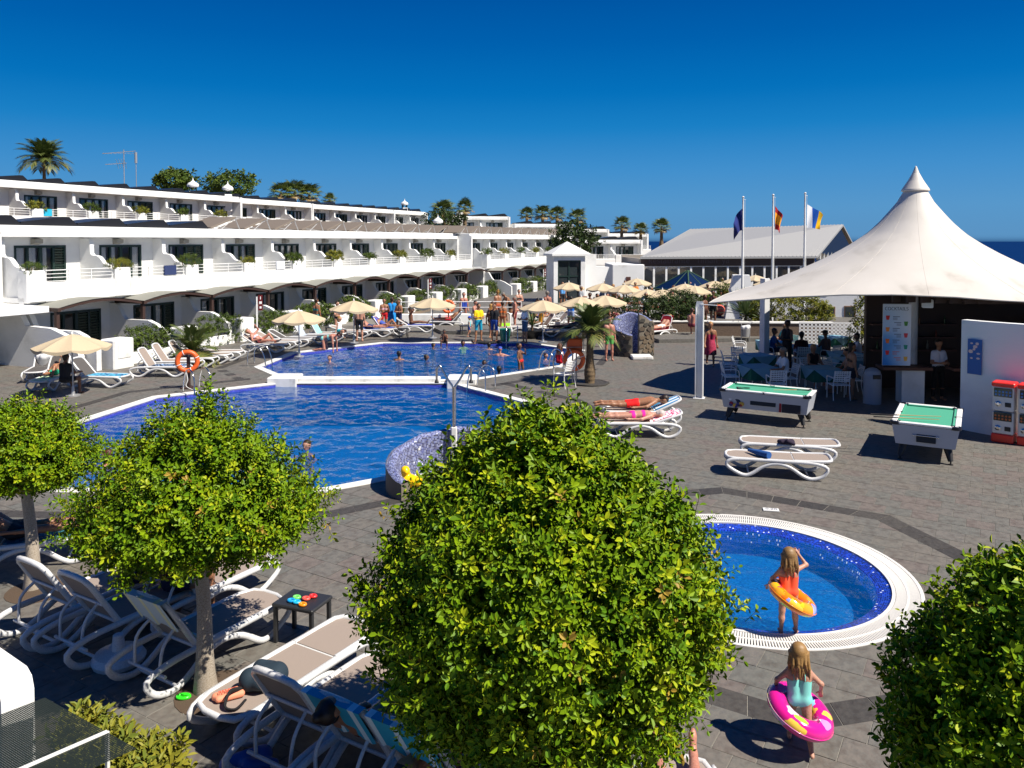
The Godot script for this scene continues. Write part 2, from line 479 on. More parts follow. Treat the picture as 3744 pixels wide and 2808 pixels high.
func build_deck():
	var holes := [grown(pv(FRONT_POOL), 0.26), grown(pv(BACK_POOL), 0.26), circle_poly(WADING, 2.2)]
	var boxes := []
	for h in holes: boxes.append(poly_box(h))
	var octo := PackedVector2Array()
	var octi := PackedVector2Array()
	for i in 8:
		var a := deg_to_rad(22.5 + 45 * i - 13)
		octo.append(WADING + Vector2(cos(a), sin(a)) * 3.72)
		octi.append(WADING + Vector2(cos(a), sin(a)) * 3.34)
	# bedding under the tiles
	var bed := MB.new()
	for i in range(-11, 12):
		for j in range(-2, 24):
			var o := Vector2(i * 2.0, -j * 2.0)
			var s := pv([o, o + Vector2(2, 0), o + Vector2(2, -2), o + Vector2(0, -2)])
			for q in cut(s, holes):
				bed.flat(q, -0.006)
	var deck := struct("pool_deck", bed, mats["grout"])
	# slate tiles, laid on the skew
	var e1 := Vector2(cos(deg_to_rad(58.5)), -sin(deg_to_rad(58.5)))
	var e2 := Vector2(-e1.y, e1.x)
	var size := 0.40
	var near := []
	var rest := MB.new()
	var r := RandomNumberGenerator.new()
	r.seed = 77
	var tones := [Vector3(0.147, 0.139, 0.125), Vector3(0.141, 0.136, 0.125), Vector3(0.151, 0.139, 0.124), Vector3(0.137, 0.134, 0.123), Vector3(0.148, 0.141, 0.126), Vector3(0.150, 0.133, 0.118)]
	var gone: Array = holes + [octo]
	var gbox: Array = boxes + [poly_box(octo)]
	var half := size * 0.5 - 0.004
	for i in range(-110, 111):
		for j in range(-110, 111):
			var c: Vector2 = e1 * (i * size) + e2 * ((j + 0.5 * (i % 2)) * size) + Vector2(-2, -18)
			if c.x < -19.5 or c.x > 17.5 or c.y > -3.2 or c.y < -42.5 or absf(c.x) > -c.y * 0.78 + 2.0:
				continue
			var q := pv([c - e1 * half - e2 * half, c + e1 * half - e2 * half, c + e1 * half + e2 * half, c - e1 * half + e2 * half])
			var whole := true
			var polys := [q]
			var rc := Rect2(c - Vector2.ONE * 0.3, Vector2.ONE * 0.6)
			for k in gone.size():
				if gbox[k].intersects(rc):
					var next := []
					for s in polys:
						for w in Geometry2D.clip_polygons(s, gone[k]):
							if w.size() > 2: next.append(w)
					if next.size() != 1 or next[0].size() != 4: whole = false
					elif absf(poly_area(next[0]) - poly_area(q)) > 0.001: whole = false
					polys = next
			var inside_oct := false
			if gbox[3].intersects(rc):      # a second field of tiles inside the dark ring
				for w in Geometry2D.intersect_polygons(q, octi):
					for w2 in Geometry2D.clip_polygons(w, holes[2]):
						if w2.size() > 2 and absf(poly_area(w2)) > 0.003:
							var t0: Vector3 = tones[r.randi() % 6]
							rest.col = Color(t0.x, t0.y, t0.z)
							rest.flat(w2, r.randf_range(-0.0012, 0.0008))
			var d := c.length()
			if whole and c.y > -12.5 and absf(c.x) < -c.y * 0.70:
				near.append([d, c, r.randi() % 6, r.randf_range(-0.0012, 0.0012), r.randi() % 4])
			else:
				var t: Vector3 = tones[r.randi() % 6]
				rest.col = Color(t.x, t.y, t.z)
				for s in polys:
					rest.flat(s, r.randf_range(-0.001, 0.001))
	near.sort_custom(func(a, b): return a[0] < b[0])
	var shapes := []
	for k in 4:
		var mb := MB.new()
		mb.box(Vector3(0, -0.006, 0), Vector3(half * 2, 0.012, half * 2), 0.0018 + 0.0006 * k)
		shapes.append(mb.mesh())
	var turn := atan2(e1.y, e1.x)
	for k in near.size():
		var a: Array = near[k]
		var c: Vector2 = a[1]
		if k < 300:
			var x := Transform3D(Basis(Vector3.UP, -turn + (a[4] % 4) * PI / 2), Vector3(c.x, a[3], c.y))
			part(deck, "tile", shapes[a[4]], mats["tile_%d" % a[2]], x)
		else:
			var t: Vector3 = tones[a[2]]
			rest.col = Color(t.x, t.y, t.z)
			rest.flat(pv([c - e1 * half - e2 * half, c + e1 * half - e2 * half, c + e1 * half + e2 * half, c - e1 * half + e2 * half]), a[3])
	var o := part(deck, "tiles", rest, mats["tile"])
	o.set_meta("kind", "stuff")
	# the dark slab ring round the wading pool
	for i in 8:
		var a := octi[i]
		var b := octi[(i + 1) % 8]
		var a2 := octo[i]
		var b2 := octo[(i + 1) % 8]
		var nn := 6
		for k in nn:
			var mb := MB.new()
			var f0 := (k + 0.015) / nn
			var f1 := (k + 0.985) / nn
			var q := [a.lerp(b, f0), a.lerp(b, f1), a2.lerp(b2, f1), a2.lerp(b2, f0)]
			var m := (q[0] + q[1] + q[2] + q[3]) * 0.25 as Vector2
			var pr := PackedVector2Array()
			for w in q: pr.append(Vector2(w.x, -w.y))
			mb.prism(pr, Transform3D(Basis(Vector3.RIGHT, -PI / 2), Vector3(0, -0.0075, 0)), 0.015)
			part(deck, "dark_slab", mb, mats["dark_slab_%d" % [[0, 1, 1, 2, 0, 2, 1, 0][(i * 5 + k * 3) % 8]]])
	# a broken line of dark drain slabs round the swimming pools
	var dk := MB.new()
	for src in [FRONT_POOL, BACK_POOL]:
		var ring := grown(pv(src), 1.25)
		var ring2 := grown(pv(src), 1.55)
		if ring.size() != ring2.size(): continue
		for i in ring.size():
			var a := ring[i]
			var b := ring[(i + 1) % ring.size()]
			var n2 := int(a.distance_to(b) / 0.42)
			for k in n2:
				var f0 := (k + 0.01) / n2
				var f1 := (k + 0.99) / n2
				var p := a.lerp(b, f0)
				var inside := false
				for h in holes:
					if Geometry2D.is_point_in_polygon(p, h) or Geometry2D.is_point_in_polygon(ring2[i].lerp(ring2[(i + 1) % ring.size()], f1), h): inside = true
				if Geometry2D.is_point_in_polygon(p, grown(pv(BACK_POOL if src == FRONT_POOL else FRONT_POOL), 1.2)): inside = true
				if inside or r.randf() < 0.12: continue
				dk.flat(pv([a.lerp(b, f0), a.lerp(b, f1), ring2[i].lerp(ring2[(i + 1) % ring.size()], f1), ring2[i].lerp(ring2[(i + 1) % ring.size()], f0)]), 0.004)
	part(deck, "drain_slabs", dk, mats["dark_slab_1"]).set_meta("kind", "stuff")

func poly_area(p: PackedVector2Array) -> float:
	var s := 0.0
	for i in p.size():
		s += p[i].cross(p[(i + 1) % p.size()])
	return absf(s) * 0.5

func wave(x: float, z: float, a: float) -> float:
	return a * (noise.get_noise_2d(x * 55.0, z * 95.0) * 0.9 + noise.get_noise_2d(x * 120.0 + 300.0, z * 170.0) * 0.7 + noise.get_noise_2d(x * 20.0, z * 30.0 + 90.0) * 0.8)

func water_sheet(poly: PackedVector2Array, y: float, step: float, amp: float) -> MB:
	var mb := MB.new()
	var b := poly_box(poly)
	var nx := int(b.size.x / step) + 1
	var nz := int(b.size.y / step) + 1
	var h := PackedFloat32Array()
	h.resize((nx + 1) * (nz + 1))
	for j in nz + 1:
		for i in nx + 1:
			h[j * (nx + 1) + i] = y + wave(b.position.x + i * step, b.position.y + j * step, amp)
	var P := func(i, j): return Vector3(b.position.x + i * step, h[j * (nx + 1) + i], b.position.y + j * step)
	var NN := func(i, j):
		var i0 := maxi(i - 1, 0)
		var i1 := mini(i + 1, nx)
		var j0 := maxi(j - 1, 0)
		var j1 := mini(j + 1, nz)
		return Vector3((h[j * (nx + 1) + i0] - h[j * (nx + 1) + i1]) / (step * (i1 - i0)), 1, (h[j0 * (nx + 1) + i] - h[j1 * (nx + 1) + i]) / (step * (j1 - j0))).normalized()
	var grow := grown(poly, 0.03)
	for j in nz:
		for i in nx:
			var c := b.position + Vector2(i + 0.5, j + 0.5) * step
			var s := step * 0.5
			var inn := 0
			for k in [Vector2(-s, -s), Vector2(s, -s), Vector2(s, s), Vector2(-s, s)]:
				if Geometry2D.is_point_in_polygon(c + k, grow): inn += 1
			if inn == 0: continue
			if inn == 4:
				var p0: Vector3 = P.call(i, j)
				var p1: Vector3 = P.call(i, j + 1)
				var p2: Vector3 = P.call(i + 1, j + 1)
				var p3: Vector3 = P.call(i + 1, j)
				mb.tri_n(p0, p1, p2, NN.call(i, j), NN.call(i, j + 1), NN.call(i + 1, j + 1))
				mb.tri_n(p0, p2, p3, NN.call(i, j), NN.call(i + 1, j + 1), NN.call(i + 1, j))
			else:
				for q in Geometry2D.intersect_polygons(pv([c + Vector2(-s, -s), c + Vector2(s, -s), c + Vector2(s, s), c + Vector2(-s, s)]), grow):
					if q.size() > 2: mb.flat(q, y)
	return mb

func basin(parent: Node, poly: PackedVector2Array, depth: float, top: float):
	var fl := MB.new()
	fl.flat(poly, -depth)
	part(parent, "pool_floor", fl, mats["mosaic_basin"])
	var wl := MB.new()
	var ed := MB.new()
	var ccw := Geometry2D.is_polygon_clockwise(poly)
	for i in poly.size():
		var a := poly[i]
		var b := poly[(i + 1) % poly.size()]
		for s in [[wl, -depth, -0.45], [ed, -0.45, top]]:
			var q := [Vector3(a.x, s[1], a.y), Vector3(b.x, s[1], b.y), Vector3(b.x, s[2], b.y), Vector3(a.x, s[2], a.y)]
			if ccw: q.reverse()
			s[0].quad(q[0], q[1], q[2], q[3])
	part(parent, "pool_wall", wl, mats["mosaic_basin"])
	part(parent, "tile_band", ed, mats["mosaic_edge"])

func build_pools():
	for k in 2:
		var poly := pv([FRONT_POOL, BACK_POOL][k])
		var o := Node3D.new()
		o.name = ["swimming_pool_front", "swimming_pool_back"][k]
		add_child(o)
		o.set_meta("kind", "structure")
		basin(o, poly, 1.35, -0.02)
		# a shelf along the pool edge, as the pale violet band shows
		var outer := grown(poly, 0.26)
		var shelf := grown(poly, -0.5)
		var pieces := poly.size()
		for i in pieces:
			var mb := MB.new()
			var q := [poly[i], poly[(i + 1) % pieces], outer[(i + 1) % pieces], outer[i]]
			var pr := PackedVector2Array()
			for w in q: pr.append(Vector2(w.x, -w.y))
			mb.prism(pr, Transform3D(Basis(Vector3.RIGHT, -PI / 2), Vector3(0, -0.02, 0)), 0.064)
			part(o, "coping", mb, mats["coping"])
		if shelf.size() == pieces:
			var sh := MB.new()
			for i in pieces:
				var q := pv([poly[i], poly[(i + 1) % pieces], shelf[(i + 1) % pieces], shelf[i]])
				sh.flat(q, -0.42)
			part(o, "shelf", sh, mats["mosaic_edge"])
		part(o, "water", water_sheet(poly, -0.11, 0.1, 0.036), mats["water"]).set_meta("kind", "structure")
	# white weir wall between the pools
	var w := thing("weir_wall", "long low white wall dividing the front pool from the back pool", "wall")
	var mb := MB.new()
	mb.box(Vector3(-4.65, -0.42, -25.62), Vector3(4.6, 1.12, 0.42), 0.03)
	part(w, "wall", mb, mats["coping"])
	for s in [Vector3(-7.42, -0.42, -25.62), Vector3(-1.62, -0.42, -25.45)]:
		mb = MB.new()
		mb.box(s, Vector3(0.95, 1.22, 0.9), 0.03)
		part(w, "end_block", mb, mats["coping"])
	# wading pool
	var o := Node3D.new()
	o.name = "wading_pool"
	add_child(o)
	o.set_meta("kind", "structure")
	var c := Vector3(WADING.x, 0, WADING.y)
	var gut := MB.new()
	gut.lathe([Vector2(1.84, -0.06), Vector2(2.2, -0.06)], 96, c, false)
	part(o, "gutter", gut, mats["dark_gap"])
	var rim := MB.new()
	rim.lathe([Vector2(2.17, -0.06), Vector2(2.21, -0.06), Vector2(2.21, 0.008), Vector2(2.165, 0.008), Vector2(2.165, -0.06)], 96, c, false)
	rim.lathe([Vector2(1.83, -0.06), Vector2(1.87, -0.06), Vector2(1.87, 0.006), Vector2(1.83, 0.006), Vector2(1.83, -0.06)], 96, c, false)
	rim.lathe([Vector2(2.005, -0.03), Vector2(2.03, -0.03), Vector2(2.03, 0.007), Vector2(2.005, 0.007), Vector2(2.005, -0.03)], 96, c, false)
	part(o, "rim", rim, mats["grate"])
	var slat := MB.new()
	slat.box(Vector3(0.02, 0, 0), Vector3(0.29, 0.014, 0.021), 0.003)
	var mm := MultiMesh.new()
	mm.transform_format = MultiMesh.TRANSFORM_3D
	mm.mesh = slat.mesh()
	mm.instance_count = 400
	for i in 400:
		var a := TAU * i / 400
		mm.set_instance_transform(i, Transform3D(Basis(Vector3.UP, -a), c + Vector3(cos(a) * 2.0, -0.003, sin(a) * 2.0)))
	var mi := MultiMeshInstance3D.new()
	mi.name = "grating"
	mi.multimesh = mm
	mi.material_override = mats["grate"]
	mi.set_meta("kind", "stuff")
	o.add_child(mi)
	var band := MB.new()
	# sloping mosaic band in two steps, mapped round the ring
	for st in [[1.84, -0.012, 1.66, -0.05, 0.0, 0.11], [1.66, -0.05, 1.60, -0.22, 0.11, 0.2]]:
		for k in 96:
			var a0 := TAU * k / 96
			var a1 := TAU * (k + 1) / 96
			var q := []
			for j in [[a0, 0, 1], [a1, 0, 1], [a1, 2, 3], [a0, 2, 3]]:
				q.append(c + Vector3(cos(j[0]) * st[j[1]], st[j[2]], sin(j[0]) * st[j[1]]))
			var nr := Vector3(-0.3, 1, 0).normalized()
			var n0 := Vector3(cos(a0) * nr.x, nr.y, sin(a0) * nr.x)
			var n1 := Vector3(cos(a1) * nr.x, nr.y, sin(a1) * nr.x)
			var u0 := k * 7.0 / 96.0
			var u1 := (k + 1) * 7.0 / 96.0
			band.tri_n(q[0], q[2], q[1], n0, n1, n1, Vector2(u0, st[4]), Vector2(u1, st[5]), Vector2(u1, st[4]))
			band.tri_n(q[0], q[3], q[2], n0, n0, n1, Vector2(u0, st[4]), Vector2(u0, st[5]), Vector2(u1, st[5]))
	part(o, "mosaic_band", band, mats["mosaic_blue"])
	var wp := circle_poly(WADING, 1.66, 72)
	var bs := MB.new()
	bs.flat(circle_poly(WADING, 1.62, 72), -0.42)
	part(o, "pool_floor", bs, mats["mosaic_basin"])
	var bw := MB.new()
	bw.lathe([Vector2(1.60, -0.22), Vector2(1.60, -0.43)], 72, c, false)
	part(o, "pool_wall", bw, mats["mosaic_edge"])
	part(o, "water", water_sheet(wp, -0.065, 0.05, 0.02), mats["water_shallow"])

func build_land():
	var g := MB.new()
	# land falls away to the sea on the right and behind the restaurant
	var pts := [Vector2(-260, 40), Vector2(46, 40), Vector2(60, -60), Vector2(40, -120), Vector2(10, -190), Vector2(-260, -230)]
	var top := -1.5
	g.flat(pv([Vector2(-260, 40), Vector2(-22, 40), Vector2(-22, -46), Vector2(18, -46), Vector2(18, 40), Vector2(46, 40), Vector2(60, -60), Vector2(40, -120), Vector2(10, -190), Vector2(-260, -230)]), -0.03)
	g.flat(pv([Vector2(-22, 40), Vector2(18, 40), Vector2(18, 4.0), Vector2(-22, 4.0)]), -0.03)
	for i in range(1, 5):
		var a: Vector2 = pts[i]
		var b: Vector2 = pts[(i + 1) % 6]
		var d := Vector2(b.y - a.y, -(b.x - a.x)).normalized() * -10.0
		g.quad(Vector3(a.x, -0.03, a.y), Vector3(a.x - d.x, -30, a.y - d.y), Vector3(b.x - d.x, -30, b.y - d.y), Vector3(b.x, -0.03, b.y))
	struct("ground", g, mats["land"])
	# the hillside that carries the upper rows
	var h := MB.new()
	var U := Vector3(0.3758, 0, -0.9267)
	var N := Vector3(0.9267, 0, 0.3758)
	var S := Vector3(-17.96, 0, -29.13)
	var prof := [[-9.0, -0.5], [-10.5, 4.6], [-16.0, 5.2], [-24.0, 7.6], [-40.0, 9.5], [-90.0, 10.0]]
	for i in prof.size() - 1:
		for k in 14:
			var t0 := -40.0 + k * 12.0
			var q := []
			for j in [[i, t0], [i, t0 + 12.0], [i + 1, t0 + 12.0], [i + 1, t0]]:
				var fall := clampf((j[1] - 45.0) / 60.0, 0.0, 1.0)
				q.append(S + U * j[1] + N * prof[j[0]][0] + Vector3.UP * (prof[j[0]][1] * (1.0 - 0.55 * fall)))
			h.quad(q[0], q[1], q[2], q[3])
	struct("hillside", h, mats["land"])
	var s := MB.new()
	s.quad(Vector3(-200, -28, 300), Vector3(30000, -28, 300), Vector3(30000, -28, -30000), Vector3(-200, -28, -30000))
	s.quad(Vector3(-30000, -28, -300), Vector3(-200, -28, -300), Vector3(-200, -28, -30000), Vector3(-30000, -28, -30000))
	struct("sea", s, mats["sea"])
	# raised sun terrace behind the back pool
	var te := MB.new()
	var tp := pv([Vector2(-3.5, 38.6), Vector2(6.2, 36.9), Vector2(6.6, 35.2), Vector2(18, 36.6), Vector2(34, 60), Vector2(26, 78), Vector2(2, 78), Vector2(-6, 46)])
	te.prism(tp, Transform3D(Basis(Vector3.RIGHT, -PI / 2), Vector3(0, 0.04, 0)), 0.26)
	struct("terrace", te, mats["tile_1"])

# ---------------------------------------------------------------- hotel blocks
const HU := Vector3(0.37581, 0, -0.9267)
const HN := Vector3(0.9267, 0, 0.37581)
const HS := Vector3(-17.96, 0, -29.13)
const BAY := 3.9

func hotel_at(t: float, off: float, y: float) -> Vector3:
	return HS + HU * t + HN * off + Vector3.UP * y

# local frame of a block: x along the facade, y up, z out to the pool
func block_root(called: String, label: String, t: float, off: float, y: float) -> Node3D:
	var o := thing(called, label, "building", hotel_at(t, off, y))
	o.basis = Basis(HU, Vector3.UP, HN * 1.0)
	# x = HU, z = HN: right-handed as HU x UP = HN
	return o

var bay_mesh := {}

func door_unit(parent: Node, at: Vector3, variant: int, h := 1.95, w := 2.26):
	var fr := MB.new()
	var n := 4
	var pw := w / n
	fr.box(Vector3(w / 2, h - 0.05, 0.02), Vector3(w, 0.1, 0.12))
	fr.box(Vector3(w / 2, 0.03, 0.02), Vector3(w - 0.16, 0.06, 0.12))
	for i in n + 1:
		fr.box(Vector3(clampf(i * pw, 0.045, w - 0.045), h / 2, 0.0225), Vector3(0.09 if i != 2 else 0.13, h - 0.02, 0.115))
	var d := part(parent, "door", fr, mats["door_frame"], Transform3D(Basis(), at))
	for i in n:
		var k := (i + variant) % 4
		var shut := (variant % 3 == 0 and i == 3) or (variant % 5 == 2 and i >= 2)
		if shut:
			var sm := MB.new()
			for s in int(h / 0.11) - 1:
				sm.box(Vector3(i * pw + pw / 2, 0.12 + s * 0.11, 0.03), Vector3(pw - 0.09, 0.085, 0.03), 0.0, Basis(Vector3.RIGHT, 0.5))
			part(d, "shutter", sm, mats["shutter"])
			continue
		var pm := MB.new()
		pm.box(Vector3(i * pw + pw / 2, h / 2, 0.0), Vector3(pw - 0.1, h - 0.16, 0.012))
		part(d, "pane", pm, mats["glass"])
		if k < 3:
			var cm := MB.new()
			var steps := 6
			var cw: float = (pw - 0.08) * [0.95, 0.8, 0.62][k]
			for s in steps:
				var x0: float = i * pw + 0.05 + cw * s / steps
				var x1: float = i * pw + 0.05 + cw * (s + 1) / steps
				var z0 := -0.07 + 0.03 * (s % 2)
				var z1 := -0.07 + 0.03 * ((s + 1) % 2)
				cm.quad(Vector3(x0, 0.05, z0), Vector3(x1, 0.05, z1), Vector3(x1, h - 0.1, z1), Vector3(x0, h - 0.1, z0))
			part(d, "curtain", cm, mats["curtain"])

func partition_poly(low: float, tall: float, deep: float) -> PackedVector2Array:
	# side view of a balcony divider: u = out from the wall, v = height
	var p := PackedVector2Array([Vector2(0, 0), Vector2(deep, 0), Vector2(deep, low), Vector2(deep - 0.12, low + 0.06)])
	for i in 5:
		var a := float(i) / 4
		p.append(Vector2(deep - 0.25 - a * 0.5, low + 0.08 + 0.36 * (a * a * (3 - 2 * a))))
	p.append(Vector2(0.70, low + 0.47))
	p.append(Vector2(0.62, low + 0.55))
	p.append(Vector2(0.60, tall - 0.12))
	p.append(Vector2(0.50, tall))
	p.append(Vector2(0, tall))
	return p

func side_prism(mb: MB, poly: PackedVector2Array, x: float, y: float, z: float, thick: float):
	# polygon (u, v) -> (z, y), thickness along x
	mb.prism(poly, Transform3D(Basis(Vector3(0, 0, 1), Vector3(0, 1, 0), Vector3(-1, 0, 0)), Vector3(x, y, z)), thick)

func railing(parent: Node, x0: float, x1: float, y: float, z: float, h := 0.46):
	var mb := MB.new()
	var n := 4
	for i in n:
		mb.rod(Vector3(x0, y + 0.04 + (h - 0.04) * i / (n - 1), z), Vector3(x1, y + 0.04 + (h - 0.04) * i / (n - 1), z), 0.022 if i == n - 1 else 0.016, 6)
	for i in 4:
		var x := lerpf(x0 + 0.06, x1 - 0.06, i / 3.0)
		mb.box(Vector3(x, y + h / 2, z), Vector3(0.035, h, 0.035))
	part(parent, "railing", mb, mats["white_paint"])

func wall_lamp(parent: Node, at: Vector3):
	var mb := MB.new()
	mb.prism(pv([Vector2(0, 0), Vector2(0.28, 0.06), Vector2(0.28, 0.22), Vector2(0, 0.26)]), Transform3D(Basis(Vector3(0, 0, 1), Vector3(0, 1, 0), Vector3(-1, 0, 0)), at), 0.34)
	part(parent, "wall_lamp", mb, mats["lamp_box"])

# one storey of balconies: floor level at y 0 of the block
func balcony_row(o: Node, n: int, y: float, first: int, roof := true, deep := 2.2):
	var L := n * BAY
	var wl := MB.new()
	# back wall with openings cut for the doors
	var H := 2.28
	for k in n:
		var x := k * BAY
		wl.box(Vector3(x + 0.54, y + H / 2, -deep - 0.11), Vector3(1.08, H, 0.22))
		wl.box(Vector3(x + 3.62, y + H / 2, -deep - 0.11), Vector3(0.56, H, 0.22))
		wl.box(Vector3(x + 2.21, y + 1.95 + (H - 1.95) / 2, -deep - 0.11), Vector3(2.26, H - 1.95, 0.22))
	part(o, "wall", wl, mats["white_wall"])
	var fl := MB.new()
	fl.box(Vector3(L / 2, y - 0.1, -deep / 2 - 0.1), Vector3(L, 0.19, deep - 0.2))
	part(o, "balcony_floor", fl, mats["white_wall"])
	var room := MB.new()
	room.box(Vector3(L / 2, y + H / 2, -deep - 4.15), Vector3(L, H, 0.1))
	room.box(Vector3(L / 2, y - 0.06, -deep - 2.15), Vector3(L, 0.1, 4.1))
	part(o, "room_back", room, mats["room"])
	for k in n:
		var x := k * BAY
		door_unit(o, Vector3(x + 1.08, y, -deep - 0.06), first + k)
		wall_lamp(o, Vector3(x + 1.95, y + 1.98, -deep))
		var pt := MB.new()
		side_prism(pt, partition_poly(1.06, H - 0.04, deep - 0.45), x + 0.2, y, -deep, 0.2)
		part(o, "partition", pt, mats["white_wall"])
		var pl := MB.new()
		pl.box(Vector3(x + 0.375, y + 0.41, -0.28), Vector3(0.75, 1.22, 0.57), 0.05)
		part(o, "planter", pl, mats["white_wall"])
		var pp := MB.new()
		pp.box(Vector3(x + 0.75 + (BAY - 0.75) / 2, y + 0.17, -0.13), Vector3(BAY - 0.75, 0.75, 0.22), 0.04)
		part(o, "parapet", pp, mats["white_wall"])
		railing(o, x + 0.77, x + BAY - 0.02, y + 0.545, -0.13)
	if roof:
		var rf := MB.new()
		rf.box(Vector3(L / 2, y + H + 0.13, -deep - 1.75), Vector3(L + 0.4, 0.26, 5.2), 0.02)
		rf.box(Vector3(L / 2, y + H + 0.36, -deep - 1.8), Vector3(L + 0.3, 0.2, 4.9), 0.02)
		part(o, "roof", rf, mats["white_wall"])

func solar_rack(parent: Node, x: float, y: float, z: float, dark: bool, w := 2.5):
	# a tilted collector seen from its back, on a frame of angle bars
	var tilt := Basis(Vector3.FORWARD, -0.31)
	var pb := MB.new()
	if dark:
		pb.prism(pv([Vector2(-1.3, 0), Vector2(1.35, 0), Vector2(0.85, 0.42), Vector2(0.6, 0.42), Vector2(-1.3, 0.17)]), Transform3D(Basis(), Vector3(x, y, z)), 1.8)
		part(parent, "solar_collector", pb, mats["panel_dark"])
		return
	pb.box(Vector3(x - 0.25, y + 0.37, z), Vector3(1.95, 0.09, 1.9), 0.01, tilt)
	var o := part(parent, "solar_collector", pb, mats["panel_back"])
	var fr := MB.new()
	for dz in [-0.9, 0.9]:
		fr.rod(Vector3(x + 0.66, y + 0.66, z + dz), Vector3(x + 1.05, y, z + dz), 0.03, 5)
		fr.rod(Vector3(x + 0.62, y + 0.63, z + dz), Vector3(x - 0.4, y, z + dz), 0.025, 5)
		fr.rod(Vector3(x - 1.3, y + 0.02, z + dz), Vector3(x + 1.1, y + 0.02, z + dz), 0.03, 5)
		fr.rod(Vector3(x - 0.9, y + 0.16, z + dz), Vector3(x + 1.05, y, z + dz), 0.02, 5)
	part(o, "frame", fr, mats["galvanised"])

